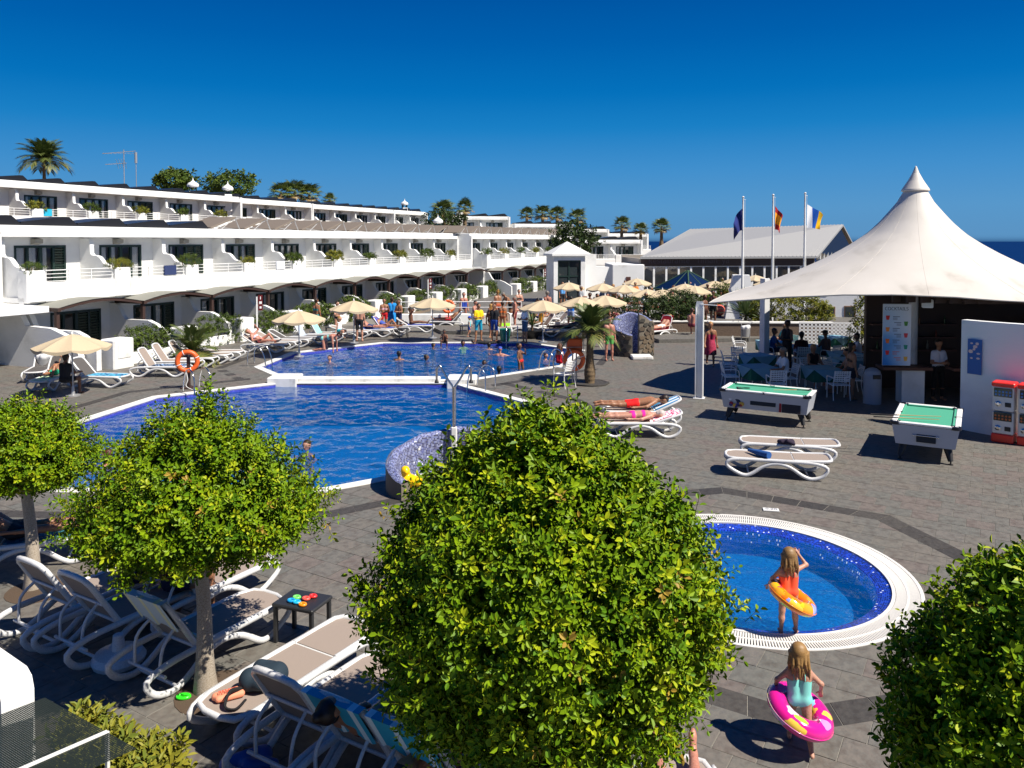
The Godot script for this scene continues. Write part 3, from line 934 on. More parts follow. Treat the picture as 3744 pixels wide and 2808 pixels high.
func build_hotel():
	mat("room", lin(0.36, 0.32, 0.27), 0.9)
	mat("glass", lin(0.02, 0.03, 0.035), 0.03, {"transparency": BaseMaterial3D.TRANSPARENCY_ALPHA, "metallic_specular": 0.8})
	mats["glass"].albedo_color.a = 0.14
	# front block: two storeys, ten bays, then seven more bays standing 1.2 m forward
	for sec in [[0.0, 0.0, 10, "long white two storey hotel block with balconies facing the pool, nearest section", 0], [39.4, 1.2, 7, "white two storey hotel block section standing forward behind the white lift tower", 3], [-3.9, -1.3, 1, "white hotel block section at the left picture edge, set back with an overhanging ledge", 1]]:
		var n: int = sec[2]
		var o := block_root("hotel_block", sec[3], sec[0], sec[1], 0.0)
		o.set_meta("group", "hotel blocks")
		balcony_row(o, n, 2.46, sec[4])
		var L := n * BAY
		# ground floor
		var wl := MB.new()
		for k in n:
			var x := k * BAY
			wl.box(Vector3(x + 0.54, 1.13, -0.36), Vector3(1.08, 2.26, 0.22))
			wl.box(Vector3(x + 3.62, 1.13, -0.36), Vector3(0.56, 2.26, 0.22))
			wl.box(Vector3(x + 2.21, 2.04, -0.36), Vector3(2.26, 0.44, 0.22))
		part(o, "ground_floor_wall", wl, mats["white_wall"])
		var rb := MB.new()
		rb.box(Vector3(L / 2, 1.1, -5.5), Vector3(L, 2.3, 0.1))
		rb.box(Vector3(L / 2, -0.05, -2.95), Vector3(L, 0.06, 5.0))
		part(o, "ground_room_back", rb, mats["room"])
		var ew := MB.new()
		ew.box(Vector3(-0.12, 2.5, -4.2), Vector3(0.24, 5.0, 5.7))
		ew.box(Vector3(-0.12, 1.12, -0.8), Vector3(0.24, 2.24, 1.1))
		part(o, "end_wall", ew, mats["white_wall"])
		ew = MB.new()
		ew.box(Vector3(L + 0.12, 2.5, -4.2), Vector3(0.24, 5.0, 5.7))
		part(o, "end_wall", ew, mats["white_wall"])
		for k in n:
			var x := k * BAY
			door_unit(o, Vector3(x + 1.08, -0.13, -0.31), sec[4] + k + 2)
			wall_lamp(o, Vector3(x + 1.7, 1.93, -0.25))
			if sec[4] == 1: continue
			# arched awning on brown beams
			var aw := MB.new()
			var bm := MB.new()
			var last := Vector3()
			for s in 9:
				var f := s / 8.0
				var xx := x + 0.2 + BAY * f
				var yy := 2.10 + 0.26 * sin(PI * f)
				var p := Vector3(xx, yy, 1.25)
				if s > 0:
					bm.quad(last + Vector3(0, -0.11, 0.03), p + Vector3(0, -0.11, 0.03), p + Vector3(0, 0, 0.03), last + Vector3(0, 0, 0.03))
					bm.quad(p + Vector3(0, -0.11, -0.03), last + Vector3(0, -0.11, -0.03), last + Vector3(0, 0, -0.03), p + Vector3(0, 0, -0.03))
					bm.quad(last + Vector3(0, -0.11, -0.03), p + Vector3(0, -0.11, -0.03), p + Vector3(0, -0.11, 0.03), last + Vector3(0, -0.11, 0.03))
					aw.quad(Vector3(last.x, last.y + 0.015, 1.3), Vector3(p.x, p.y + 0.015, 1.3), Vector3(p.x, p.y + 0.015, -0.3), Vector3(last.x, last.y + 0.015, -0.3))
					aw.quad(Vector3(p.x, p.y + 0.003, 1.3), Vector3(last.x, last.y + 0.003, 1.3), Vector3(last.x, last.y + 0.003, -0.3), Vector3(p.x, p.y + 0.003, -0.3))
				last = p
			var a := part(o, "awning", aw, mats["awning"])
			part(a, "arched_beam", bm, mats["beam"])
			var po := MB.new()
			po.box(Vector3(x + 0.2, 1.0, 1.25), Vector3(0.13, 2.0, 0.13))
			po.box(Vector3(x + 0.2, 2.06, 0.25), Vector3(0.14, 0.13, 2.3))
			part(o, "awning_post", po, mats["beam"])
			# patio divider, stepping down to the garden wall
			var reach: float = [3.6, 2.9, 2.5, 2.3][mini(k, 3)] if sec[4] == 0 else 2.2
			var pd := MB.new()
			var pp := PackedVector2Array([Vector2(0, 0), Vector2(reach + 0.25, 0), Vector2(reach + 0.25, 0.85), Vector2(reach - 0.4, 1.22), Vector2(reach - 0.8, 1.36), Vector2(0.85, 1.36), Vector2(0.7, 1.5), Vector2(0.42, 1.96), Vector2(0.3, 2.0), Vector2(0, 2.0)])
			side_prism(pd, pp, x - 0.02, 0.0, -0.25, 0.2)
			part(o, "patio_divider", pd, mats["white_wall"])
			# garden wall with meter pillar
			var gw := MB.new()
			gw.box(Vector3(x + 0.75, 0.5, reach), Vector3(0.9, 1.12, 0.7), 0.05)
			var pil := part(o, "meter_pillar", gw, mats["white_wall"])
			var hatch := MB.new()
			hatch.box(Vector3(x + 0.75, 0.62, reach + 0.36), Vector3(0.55, 0.5, 0.02), 0.005)
			part(pil, "hatch", hatch, mats["white_paint"])
			var lw := MB.new()
			lw.box(Vector3(x + 1.2 + 1.3, 0.2, reach - 0.15), Vector3(2.6, 0.46, 0.2), 0.04)
			part(o, "garden_wall", lw, mats["white_wall"])
		# collectors on the roof
		if sec[4] != 1:
			var x := -1.0
			var i := 0
			while x < L - 1.5:
				solar_rack(o, x + 1.3, 5.19, -3.3, sec[4] == 0 and x < 11.5)
				x += 2.55
				i += 1
		else:
			var lg := MB.new()
			lg.box(Vector3(1.9, 2.08, 1.2), Vector3(4.2, 0.24, 2.2), 0.02)
			part(o, "ledge", lg, mats["white_wall"])
			var gwl := MB.new()
			side_prism(gwl, pv([Vector2(0, -0.1), Vector2(5.6, -0.1), Vector2(5.6, 0.5), Vector2(5.3, 1.1), Vector2(4.2, 1.45), Vector2(2.9, 1.5), Vector2(2.6, 1.9), Vector2(2.2, 1.98), Vector2(0, 1.98)]), 3.6, 0.0, -1.2, 0.22)
			part(o, "patio_divider", gwl, mats["white_wall"])
	# upper rows on the hillside
	var rows := [
		[9.0, -17.0, 5.52, 6, "white upper terrace row of five balconies at far left above the front roof", true],
		[32.6, -18.5, 5.55, 3, "short white upper terrace row behind the brown solar collectors", true],
		[44.4, -18.5, 5.47, 4, "white upper terrace row with flowering balconies left of the corner turret", true],
		[60.2, -18.5, 5.47, 2, "white upper terrace block with a blue towel on its railing", true]]
	rows += stepped_blocks()
	for r in rows:
		var o: Node3D
		if r[5] is bool: o = block_root("terrace_row", r[4], r[0], r[1], r[2])
		else:
			o = thing("terrace_row", r[4], "building", Vector3(r[0], r[2], r[1]))
			var d: Vector3 = r[5]
			o.basis = Basis(d, Vector3.UP, d.cross(Vector3.UP))
		o.set_meta("group", "upper terrace rows")
		balcony_row(o, r[3], 0.0, int(r[0]))
		var L: float = r[3] * BAY
		var sw := MB.new()
		sw.box(Vector3(L / 2, -2.2, -1.2), Vector3(L, 3.98, 2.3))
		part(o, "base_wall", sw, mats["white_wall"])
		for xe in [-0.12, L + 0.12]:
			sw = MB.new()
			sw.box(Vector3(xe, 0.4, -3.9), Vector3(0.24, 4.6, 5.2))
			part(o, "end_wall", sw, mats["white_wall"])
		var x := 0.3
		while x < L - 1.5:
			solar_rack(o, x + 1.2, 2.73, -3.1, true)
			x += 2.6

func roof_turret(label: String, at: Vector3):
	var o := thing("roof_turret", label, "turret", at, 0.4, "roof turrets")
	var mb := MB.new()
	mb.box(V(0, 0.2, 0), V(0.62, 1.4, 0.62), 0.02)
	part(o, "base", mb, mats["white_wall"])
	for sx in [-0.24, 0.24]:
		for sz in [-0.24, 0.24]:
			mb = MB.new()
			mb.box(V(sx, 1.05, sz), V(0.1, 0.34, 0.1))
			part(o, "vent_post", mb, mats["door_frame"])
	mb = MB.new()
	mb.lathe([Vector2(0.30, 1.2), Vector2(0.44, 1.28), Vector2(0.46, 1.42), Vector2(0.36, 1.56), Vector2(0.18, 1.66), Vector2(0.06, 1.78), Vector2(0.015, 2.0)], 16)
	part(o, "dome", mb, mats["white_paint"])

func build_tower():
	var o := thing("lift_tower", "white lift tower with pyramid roof and tall dark glazed front", "building", Vector3(3.9, 0.1, -57.5), 0.16)
	var mb := MB.new()
	mb.box(Vector3(-1.0, 1.75, 0), Vector3(0.3, 3.5, 2.6))
	mb.box(Vector3(1.0, 1.75, 0), Vector3(0.3, 3.5, 2.6))
	mb.box(Vector3(0, 3.3, 0), Vector3(1.7, 0.4, 2.6))
	mb.box(Vector3(0, 1.6, -1.2), Vector3(1.7, 3.2, 0.2))
	part(o, "wall", mb, mats["white_wall"])
	mb = MB.new()
	mb.prism(pv([Vector2(0, 0), Vector2(1.35, 0), Vector2(2.3, 2.55), Vector2(1.3, 2.6), Vector2(1.3, 3.5), Vector2(0, 3.5)]), Transform3D(Basis(), Vector3(1.15, 0, -0.9)), 0.9)
	part(o, "buttress", mb, mats["white_wall"])
	mb = MB.new()
	var e := 3.55
	var c := [Vector3(-1.3, e, 1.5), Vector3(1.55, e, 1.5), Vector3(1.55, e, -1.6), Vector3(-1.3, e, -1.6)]
	for i in 4:
		mb.tri(c[i], c[(i + 1) % 4], Vector3(0.12, 4.45, 0))
	mb.box(Vector3(0.125, 3.48, -0.05), Vector3(2.85, 0.13, 3.1))
	part(o, "roof", mb, mats["white_wall"])
	mb = MB.new()
	for x in [-0.8, 0.0, 0.8]: mb.box(Vector3(x * 0.98, 1.55, 1.1), Vector3(0.1, 3.1, 0.12))
	for y in [0.05, 1.95, 3.05]: mb.box(Vector3(0, y, 1.1), Vector3(1.68, 0.1, 0.1))
	var fr := part(o, "window_frame", mb, mats["door_frame"])
	for k in 4:
		mb = MB.new()
		mb.box(Vector3(-0.4 + 0.8 * (k % 2), 1.0 if k < 2 else 2.5, 1.1), Vector3(0.68, 1.8 if k < 2 else 1.0, 0.02))
		part(fr, "pane", mb, mats["pane"])

func build_restaurant():
	# a wide shed on a skewed plan: eave f0-f1 to the pool, ridge r0-r1, far corner k1
	var o := thing("restaurant", "restaurant with pale grey ribbed metal roof, glazed front and dark name board", "building", V(10.1, 0.15, -62.0))
	var f0 := V(0, 3.17, 0)
	var f1 := V(14.36, 3.21, -1.0)
	var r1 := V(18.92, 5.87, -7.0)
	var r0 := V(6.82, 5.55, -13.0)
	var k1 := V(24.2, 3.3, -16.0)
	var k0 := V(12.5, 3.2, -22.0)
	var dn := V(0, -0.16, 0)
	var mb := MB.new()
	mb.quad(f0, f1, r1, r0); mb.quad(r0, r1, k1, k0); mb.tri(k0, f0, r0)
	mb.quad(f0 + dn, f1 + dn, f1, f0); mb.quad(f1 + dn, r1 + dn, r1, f1); mb.quad(r1 + dn, k1 + dn, k1, r1)
	mb.quad(r0 + dn, r1 + dn, f1 + dn, f0 + dn)
	part(o, "roof", mb, mats["roof_sheet"])
	mb = MB.new()
	for i in 46:
		var u := (i + 0.5) / 46.0
		mb.tube([f0.lerp(f1, u) + V(0, 0.015, 0), r0.lerp(r1, u) + V(0, 0.015, 0)], 0.035, 4)
	part(o, "roof_ribs", mb, mats["roof_sheet"]).set_meta("kind", "stuff")
	var ex := (f1 - f0).normalized()
	var b := Basis(ex, Vector3.UP, ex.cross(Vector3.UP))
	var L := (f1 - f0).length()
	var at := func(u: float, y: float, z: float) -> Vector3: return b * V(u, y, z)
	mb = MB.new()
	mb.box(at.call(L / 2, 2.72, -0.35), V(L - 0.3, 0.6, 0.12), 0.0, b)
	var board := part(o, "name_board", mb, mats["fascia_wood"])
	mat("faint_letter", lin(0.085, 0.06, 0.07), 0.6)
	lettering(board, "Restaurante", at.call(0.7, 2.5, -0.27), 0.62, mats["faint_letter"], b)
	lettering(board, "Timan  ya", at.call(4.6, 2.5, -0.27), 0.62, mats["faint_letter"], b)
	var n := 14
	var pw := (L - 0.4) / n
	for i in n + 1:
		mb = MB.new()
		mb.box(at.call(0.2 + i * pw, 1.2, -0.4), V(0.15, 2.44, 0.12), 0.0, b)
		var fr := part(o, "window_frame", mb, mats["white_paint"])
		if i == n: break
		mb = MB.new()
		mb.box(at.call(0.2 + (i + 0.5) * pw, 1.2, -0.4), V(pw - 0.15, 2.3, 0.02), 0.0, b)
		part(fr, "pane", mb, mats["glass"])
	mb = MB.new()
	mb.box(at.call(L / 2, 2.4, -0.4), V(L, 0.08, 0.1), 0.0, b); mb.box(at.call(L / 2, 0.05, -0.4), V(L, 0.1, 0.1), 0.0, b)
	part(o, "window_rail", mb, mats["white_paint"])
	mb = MB.new()
	mb.box(at.call(L / 2, 1.5, -7.0), V(L, 3.4, 0.2), 0.0, b)
	mb.box(at.call(0.1, 1.5, -3.7), V(0.2, 3.1, 6.5), 0.0, b); mb.box(at.call(L - 0.1, 1.5, -3.7), V(0.2, 3.1, 6.5), 0.0, b)
	part(o, "inner_wall", mb, mats["room"])
	# gable end: glass behind white bars
	var g0 := f1 + V(0.1, -0.3, -0.6)
	var g1 := k1 + V(-0.6, -0.3, 0.6)
	var top := r1 + V(-0.2, -0.4, 0.0)
	mb = MB.new()
	mb.tri(g0, g1, top); mb.tri(g1 + V(-0.05, 0, 0), g0 + V(-0.05, 0, 0), top + V(-0.05, 0, 0))
	mb.quad(V(g0.x, 0, g0.z), V(g1.x, 0, g1.z), g1, g0)
	part(o, "gable", mb, mats["pane"])
	for i in 11:
		var u := (i + 1.0) / 12.0
		var lo := g0.lerp(g1, u)
		var hi := g0.lerp(top, u * 2.0) if u < 0.5 else top.lerp(g1, u * 2.0 - 1.0)
		hi = V(lo.x, hi.y, lo.z)
		mb = MB.new()
		mb.box((lo + hi) * 0.5 + V(0.03, 0, 0.05), V(0.1, hi.y - lo.y, 0.1))
		part(o, "gable_bar", mb, mats["white_paint"])
	# plain white wing left of the restaurant
	var w := thing("white_wing", "plain white walled wing with a small red plaque, left of the restaurant", "building", Vector3(7.9, 0.1, -64))
	mb = MB.new()
	mb.box(Vector3(1.2, 1.32, 0), Vector3(2.5, 2.64, 5.0), 0.04)
	part(w, "wall", mb, mats["white_wall"])
	mb = MB.new()
	mb.box(Vector3(1.2, 1.5, 2.53), Vector3(0.35, 0.35, 0.04))
	part(w, "plaque", mb, mats["counter_wood"])

func lettering(parent: Node, text: String, at: Vector3, size: float, m: Material, turn := Basis(), depth := 0.012, font := "Droid Sans"):
	var t := TextMesh.new()
	var f := SystemFont.new()
	f.font_names = PackedStringArray([font])
	t.font = f
	t.text = text
	t.font_size = 64
	t.pixel_size = size / 64.0
	t.depth = depth
	t.horizontal_alignment = HORIZONTAL_ALIGNMENT_LEFT
	t.vertical_alignment = VERTICAL_ALIGNMENT_BOTTOM
	var o := MeshInstance3D.new()
	o.name = "lettering"
	o.mesh = t
	o.material_override = m
	parent.add_child(o, true)
	o.transform = Transform3D(turn, at)
	return o

# ---------------------------------------------------------------- plants
var sprigs := {}

func leaf(mb: MB, at: Vector3, dir: Vector3, up: Vector3, ln: float, w: float):
	var s := dir.cross(up).normalized() * w * 0.5
	at += dir * ln * 0.24
	var u := s.cross(dir).normalized()
	var tip := at + dir * ln - u * ln * 0.12
	var f := u * w * 0.16
	var l1 := at + dir * ln * 0.30 + s * 0.86 + f
	var l2 := at + dir * ln * 0.66 + s * 0.92 + f * 0.6
	var r1 := at + dir * ln * 0.30 - s * 0.86 + f
	var r2 := at + dir * ln * 0.66 - s * 0.92 + f * 0.6
	mb.tri(at, r1, r2); mb.tri(at, r2, tip); mb.tri(at, tip, l2); mb.tri(at, l2, l1)

func sprig(kind: String) -> ArrayMesh:
	if sprigs.has(kind): return sprigs[kind]
	var r := RandomNumberGenerator.new()
	r.seed = hash(kind)
	var mb := MB.new()
	var spec: Array = {"ficus": [6, 0.049, 0.028, 0.085], "ficus_b": [7, 0.066, 0.036, 0.13], "hedge": [9, 0.075, 0.045, 0.15], "bush": [9, 0.11, 0.06, 0.2], "shrub": [9, 0.06, 0.022, 0.09], "far": [8, 0.26, 0.16, 0.4]}[kind]
	for i in spec[0]:
		var f: float = (i + 0.6) / spec[0]
		var a: float = i * 2.399 + r.randf() * 0.5
		var out := Vector3(cos(a), r.randf_range(0.25, 0.9) + f * 0.5, sin(a)).normalized()
		var k := r.randf_range(0.75, 1.15)
		leaf(mb, Vector3(0, f * spec[3], 0), out, Vector3(r.randf_range(-0.4, 0.4), 1, r.randf_range(-0.4, 0.4)), spec[1] * k, spec[2] * k)
	mb.col = Color(0.5, 0.4, 0.2)
	mb.tube([Vector3(0, -0.02, 0), Vector3(0, spec[3], 0)], [0.0022, 0.0012], 3)
	sprigs[kind] = mb.mesh()
	return sprigs[kind]

func greens(kind: int, r: RandomNumberGenerator) -> Color:
	var t := r.randf()
	match kind:
		0:
			if r.randf() < 0.008: return Color(0.30, 0.20, 0.03)
			return Color(0.185, 0.275, 0.004).lerp(Color(0.06, 0.14, 0.004), t) if r.randf() < 0.86 else Color(0.29, 0.34, 0.008)
		1: return Color(0.05, 0.085, 0.014).lerp(Color(0.085, 0.12, 0.016), t)
		2: return Color(0.025, 0.045, 0.014).lerp(Color(0.05, 0.075, 0.018), t)
		3: return Color(0.12, 0.15, 0.02).lerp(Color(0.22, 0.2, 0.02), t)
	return Color(0.08, 0.12, 0.02)

func foliage(parent: Node, called: String, places: Array, mesh: ArrayMesh, tone: int, seed_: int) -> MultiMeshInstance3D:
	var r := RandomNumberGenerator.new()
	r.seed = seed_
	var mm := MultiMesh.new()
	mm.transform_format = MultiMesh.TRANSFORM_3D
	mm.use_colors = true
	mm.mesh = mesh
	mm.instance_count = places.size()
	for i in places.size():
		mm.set_instance_transform(i, places[i])
		mm.set_instance_color(i, greens(tone, r))
	var o := MultiMeshInstance3D.new()
	o.name = called
	o.multimesh = mm
	o.material_override = mats["leaf"]
	o.set_meta("kind", "stuff")
	parent.add_child(o, true)
	return o

func facing(dir: Vector3, r: RandomNumberGenerator, k := 1.0) -> Basis:
	var y := dir.normalized()
	var t := Vector3(r.randf() - 0.5, r.randf() - 0.5, r.randf() - 0.5)
	var x := y.cross(t).normalized()
	return Basis(x, y, x.cross(y)) * k

# crown: lobed shell of sprigs; shape is a callable from a unit direction to a radius
func crown_places(c: Vector3, rad: Vector3, low: float, count: int, seed_: int, lump: float, shell: float, point := 0.0) -> Array:
	var r := RandomNumberGenerator.new()
	r.seed = seed_
	var ns := FastNoiseLite.new()
	ns.seed = seed_
	ns.frequency = 1.0
	ns.fractal_octaves = 3
	var out := []
	while out.size() < count:
		var d := Vector3(r.randf_range(-1, 1), r.randf_range(-1, 1), r.randf_range(-1, 1))
		if d.length() > 1.0 or d.length() < 0.1: continue
		d = d.normalized()
		var lobe := ns.get_noise_3dv(d * 2.2) * lump + ns.get_noise_3dv(d * 6.0 + Vector3.ONE * 9) * lump * 0.55
		var q := 1.0 + lobe
		var depth := pow(r.randf(), 1.25) * shell
		if r.randf() < 0.09: depth -= r.randf() * 0.13
		var p := d * rad * q * (1.0 - depth)
		if d.y < 0: p.y *= 1.0 - low
		else:
			var nar := 1.0 - point * pow(d.y, 1.8)
			p.x *= nar
			p.z *= nar
		# openings where the lobes part
		if ns.get_noise_3dv(p * 3.4 + Vector3.ONE * 31) < -0.20 and depth < shell * 0.55: continue
		var o := (d / rad).normalized()
		var dir := o + Vector3(0, 0.35, 0) + Vector3(r.randf() - 0.5, r.randf() - 0.5, r.randf() - 0.5) * 1.3
		if d.y < -0.3: dir.y -= 0.5 * r.randf()
		out.append(Transform3D(facing(dir, r, r.randf_range(0.65, 1.3)), c + p))
	if point > 0.0:      # young shoots that outgrew the last clipping
		for k in 46:
			var d := Vector3(r.randf_range(-1, 1), r.randf_range(-0.25, 1), r.randf_range(-1, 1)).normalized()
			var nar := 1.0 - point * pow(maxf(d.y, 0.0), 1.8)
			var p := c + d * rad * Vector3(nar, 1.0 if d.y > 0 else 1.0 - low, nar) * 0.97
			var dir := (d + Vector3(0, 0.7, 0) + Vector3(r.randf() - 0.5, 0, r.randf() - 0.5) * 0.6).normalized()
			for i in r.randi_range(2, 5):
				out.append(Transform3D(facing(dir, r, r.randf_range(0.7, 1.0)), p + dir * i * 0.05))
	return out

func shade_tree(at: Vector3, label: String, top: Vector3, rad: Vector3, low: float, count: int, seed_: int, lean: Vector3, point := 0.3, lump := 0.17):
	var o := thing("clipped_tree", label, "tree", at, 0.0, "clipped shade trees")
	var r := RandomNumberGenerator.new()
	r.seed = seed_
	var c := top
	var fork := Vector3(lean.x, c.y - rad.y * (1.0 - low) * 0.6, lean.z)
	var mb := MB.new()
	var pts := []
	var rr := []
	for i in 9:
		var f := i / 8.0
		pts.append(fork * f + Vector3(sin(f * 5.0 + seed_) * 0.02, 0, cos(f * 4.0) * 0.02))
		rr.append(lerpf(0.082, 0.062, f) + 0.045 * pow(1.0 - f, 6.0))
	mb.tube(pts, rr, 14)
	part(o, "trunk", mb, mats["bark_pale"])
	mb = MB.new()
	for i in 11:
		var a := TAU * i / 11 + r.randf() * 0.4
		var e := Vector3(cos(a) * rad.x * r.randf_range(0.3, 0.6), rad.y * r.randf_range(-0.1, 0.6), sin(a) * rad.z * r.randf_range(0.3, 0.6)) + c
		var mid := fork.lerp(e, 0.5) + Vector3(0, 0.12, 0)
		mb.tube([fork - Vector3(0, 0.1, 0), fork.lerp(mid, 0.6), mid, e], [0.04, 0.03, 0.02, 0.008], 6)
		for k in 3:
			var e2 := e + Vector3(r.randf_range(-0.22, 0.22), r.randf_range(-0.05, 0.22), r.randf_range(-0.22, 0.22))
			mb.tube([mid.lerp(e, 0.6), e2], [0.012, 0.004], 4)
	part(o, "branches", mb, mats["bark_brown"])
	var pl := crown_places(c, rad, low, count, seed_, lump, 0.38, point)
	foliage(o, "crown", pl, sprig("ficus"), 0, seed_)
	return o

func hedge(called: String, label: String, at: Vector3, size: Vector3, turn: float, count: int, kind := "hedge", tone := 1, group := "", cat := "hedge"):
	var o := thing(called, label, cat, at, turn, group)
	var r := RandomNumberGenerator.new()
	r.seed = int(at.x * 100 + at.z * 37 + count)
	var ns := FastNoiseLite.new()
	ns.seed = r.seed
	ns.frequency = 1.2
	var pl := []
	for i in count:
		var p := Vector3(r.randf_range(-0.5, 0.5), r.randf(), r.randf_range(-0.5, 0.5))
		var f := r.randi() % 4
		if f == 0: p.y = 1.0 - pow(r.randf(), 2) * 0.25
		elif f == 1: p.z = 0.5 - pow(r.randf(), 2) * 0.2
		elif f == 2: p.x = (0.5 - pow(r.randf(), 2) * 0.2) * (1.0 if r.randf() < 0.5 else -1.0)
		var corner := absf(p.x) * 2.0
		p.y *= 1.0 - 0.35 * pow(corner, 4) - 0.15 * pow(absf(p.z) * 2.0, 4)
		var q := p * size
		q *= 1.0 + 0.22 * ns.get_noise_3dv(q * 1.6)
		q.y = maxf(q.y, 0.03)
		var d := Vector3(p.x, p.y - 0.3, p.z)
		pl.append(Transform3D(facing(d + Vector3(0, 0.5, 0) + Vector3(r.randf() - 0.5, r.randf() - 0.5, r.randf() - 0.5), r, r.randf_range(0.8, 1.25)), q))
	foliage(o, "foliage", pl, sprig(kind), tone, count)
	var mb := MB.new()
	for i in 5:
		var x := (i / 4.0 - 0.5) * size.x * 0.7
		mb.tube([Vector3(x, 0, 0), Vector3(x * 1.1, size.y * 0.7, r.randf_range(-0.1, 0.1) * size.z)], [0.03, 0.01], 5)
	part(o, "stems", mb, mats["bark_brown"])
	return o

func feather_frond(ln: float, droop: float, seed_: int, dry := 0.0, pairs := 26) -> ArrayMesh:
	# along +z, rising then arching down
	var r := RandomNumberGenerator.new()
	r.seed = seed_
	var mb := MB.new()
	var pts := []
	for i in 9:
		var f := i / 8.0
		pts.append(Vector3(0, ln * (0.30 * f - droop * f * f), ln * f * (1.0 - 0.18 * f)))
	mb.col = Color(0.16, 0.15, 0.04)
	mb.tube(pts, [0.022, 0.019, 0.016, 0.014, 0.012, 0.01, 0.008, 0.006, 0.004], 5)
	for i in pairs:
		var f := 0.12 + 0.88 * i / pairs
		var g := f * 8.0
		var p: Vector3 = pts[int(g)].lerp(pts[mini(int(g) + 1, 8)], g - int(g))
		var t: Vector3 = (pts[mini(int(g) + 1, 8)] - pts[int(g)]).normalized() if int(g) < 8 else (pts[8] - pts[7]).normalized()
		var L := ln * 0.30 * (0.55 + 0.9 * sin(PI * minf(f * 0.9 + 0.05, 1.0))) * r.randf_range(0.85, 1.1)
		for s in [-1.0, 1.0]:
			var d := (Vector3(s, 0.35 - 0.2 * f, 0) + t * (0.7 + f)).normalized()
			d.y -= 0.12
			var w := t.cross(d).cross(d).normalized() * 0.013 * (ln / 1.3 + 0.3)
			var k := r.randf()
			mb.col = Color(0.05, 0.09, 0.018).lerp(Color(0.10, 0.125, 0.025), k).lerp(Color(0.30, 0.19, 0.06), dry * r.randf())
			var e := p + d * L + Vector3(0, -L * 0.22, 0)
			var m := p + d * L * 0.55
			mb.tri(p - w * 0.5, p + w * 0.5, m + w); mb.tri(p - w * 0.5, m + w, m - w); mb.tri(m - w, m + w, e)
	return mb.mesh()

func fan_leaf(ln: float, seed_: int, dry := 0.0) -> ArrayMesh:
	var r := RandomNumberGenerator.new()
	r.seed = seed_
	var mb := MB.new()
	mb.col = Color(0.14, 0.14, 0.04)
	mb.tube([Vector3.ZERO, Vector3(0, 0.08, ln * 0.5)], [0.02, 0.012], 4)
	var c := Vector3(0, 0.08, ln * 0.5)
	for i in 17:
		var a := (i - 8) / 8.0 * 1.75
		var d := Vector3(sin(a), 0.12 * cos(a), cos(a))
		var L := ln * 0.55 * (0.75 + 0.25 * cos(a)) * r.randf_range(0.9, 1.08)
		var s := Vector3(cos(a), 0, -sin(a)) * ln * 0.035
		mb.col = Color(0.06, 0.10, 0.02).lerp(Color(0.13, 0.15, 0.025), r.randf()).lerp(Color(0.28, 0.19, 0.07), dry)
		var m := c + d * L * 0.62
		var e := c + d * L + Vector3(0, -L * 0.32, 0)
		mb.tri(c, m + s, m - s); mb.tri(m - s, m + s, e)
	return mb.mesh()

func palm(called: String, label: String, at: Vector3, h: float, ln: float, fronds: int, seed_: int, fan := false, separate := true, r0 := 0.14, group := "palm trees"):
	var o := thing(called, label, "palm", at, 0.0, group)
	var r := RandomNumberGenerator.new()
	r.seed = seed_
	var mb := MB.new()
	var prof := []
	var n := maxi(int(h / 0.07), 4)
	for i in n + 1:
		var f := float(i) / n
		var k := r0 * (1.0 + 0.35 * exp(-pow((f - 0.22) * 6.0, 2)) - 0.32 * f) + (0.008 if i % 2 == 0 else 0.0)
		prof.append(Vector2(k, f * h))
	mb.lathe(prof, 12)
	part(o, "trunk", mb, mats["palm_trunk"])
	var shapes := []
	for k in 4:
		shapes.append(fan_leaf(ln, seed_ + k, 0.0) if fan else feather_frond(ln, 0.26 + 0.12 * k, seed_ + k, 0.35 if k == 3 else 0.06))
	if fan: shapes.append(fan_leaf(ln * 0.9, seed_ + 9, 1.0))
	var joined := MultiMesh.new()
	for i in fronds:
		var a := i * 2.399 + r.randf() * 0.3
		var el := 1.15 - 1.9 * (float(i) / fronds)
		var k := mini(3, int(4.0 * i / fronds))
		if fan and i > fronds * 0.78: k = 4
		if not fan: el = 1.15 - 1.2 * (float(i) / fronds)
		var b := Basis(Vector3.UP, a) * Basis(Vector3.RIGHT, -el)
		var x := Transform3D(b * r.randf_range(0.85, 1.1), Vector3(0, h + 0.04, 0))
		part(o, "frond", shapes[k], mats["frond"], x)
	return o

func spiky(called: String, label: String, at: Vector3, ln: float, n: int, seed_: int, tone := Color(0.08, 0.12, 0.03)):
	var o := thing(called, label, "plant", at, 0.0)
	var r := RandomNumberGenerator.new()
	r.seed = seed_
	var mb := MB.new()
	mb.tube([Vector3.ZERO, Vector3(0, ln * 0.3, 0)], [0.07, 0.05], 8)
	part(o, "stem", mb, mats["bark_brown"])
	for i in n:
		var a := i * 2.399
		var el := 1.35 - 1.3 * i / n
		var d := Vector3(cos(a) * cos(el), sin(el), sin(a) * cos(el))
		var s := Vector3(-sin(a), 0, cos(a)) * ln * 0.035
		mb = MB.new()
		mb.col = tone * r.randf_range(0.75, 1.3)
		var b := Vector3(0, ln * 0.28, 0)
		var m := b + d * ln * 0.55
		var e := b + d * ln + Vector3(0, -0.1 * ln, 0)
		var u := s.cross(d).normalized() * ln * 0.012
		mb.tri(b - s * 0.6, b + s * 0.6, m + s); mb.tri(b - s * 0.6, m + s, m - s); mb.tri(m - s, m + s, e)
		mb.tri(b + s * 0.6, b - s * 0.6, m - u); mb.tri(m + s, b + s * 0.6, m - u); mb.tri(b - s * 0.6, m - s, m - u); mb.tri(m + s, m - u, e); mb.tri(m - u, m - s, e)
		part(o, "blade", mb, mats["frond"])
	return o

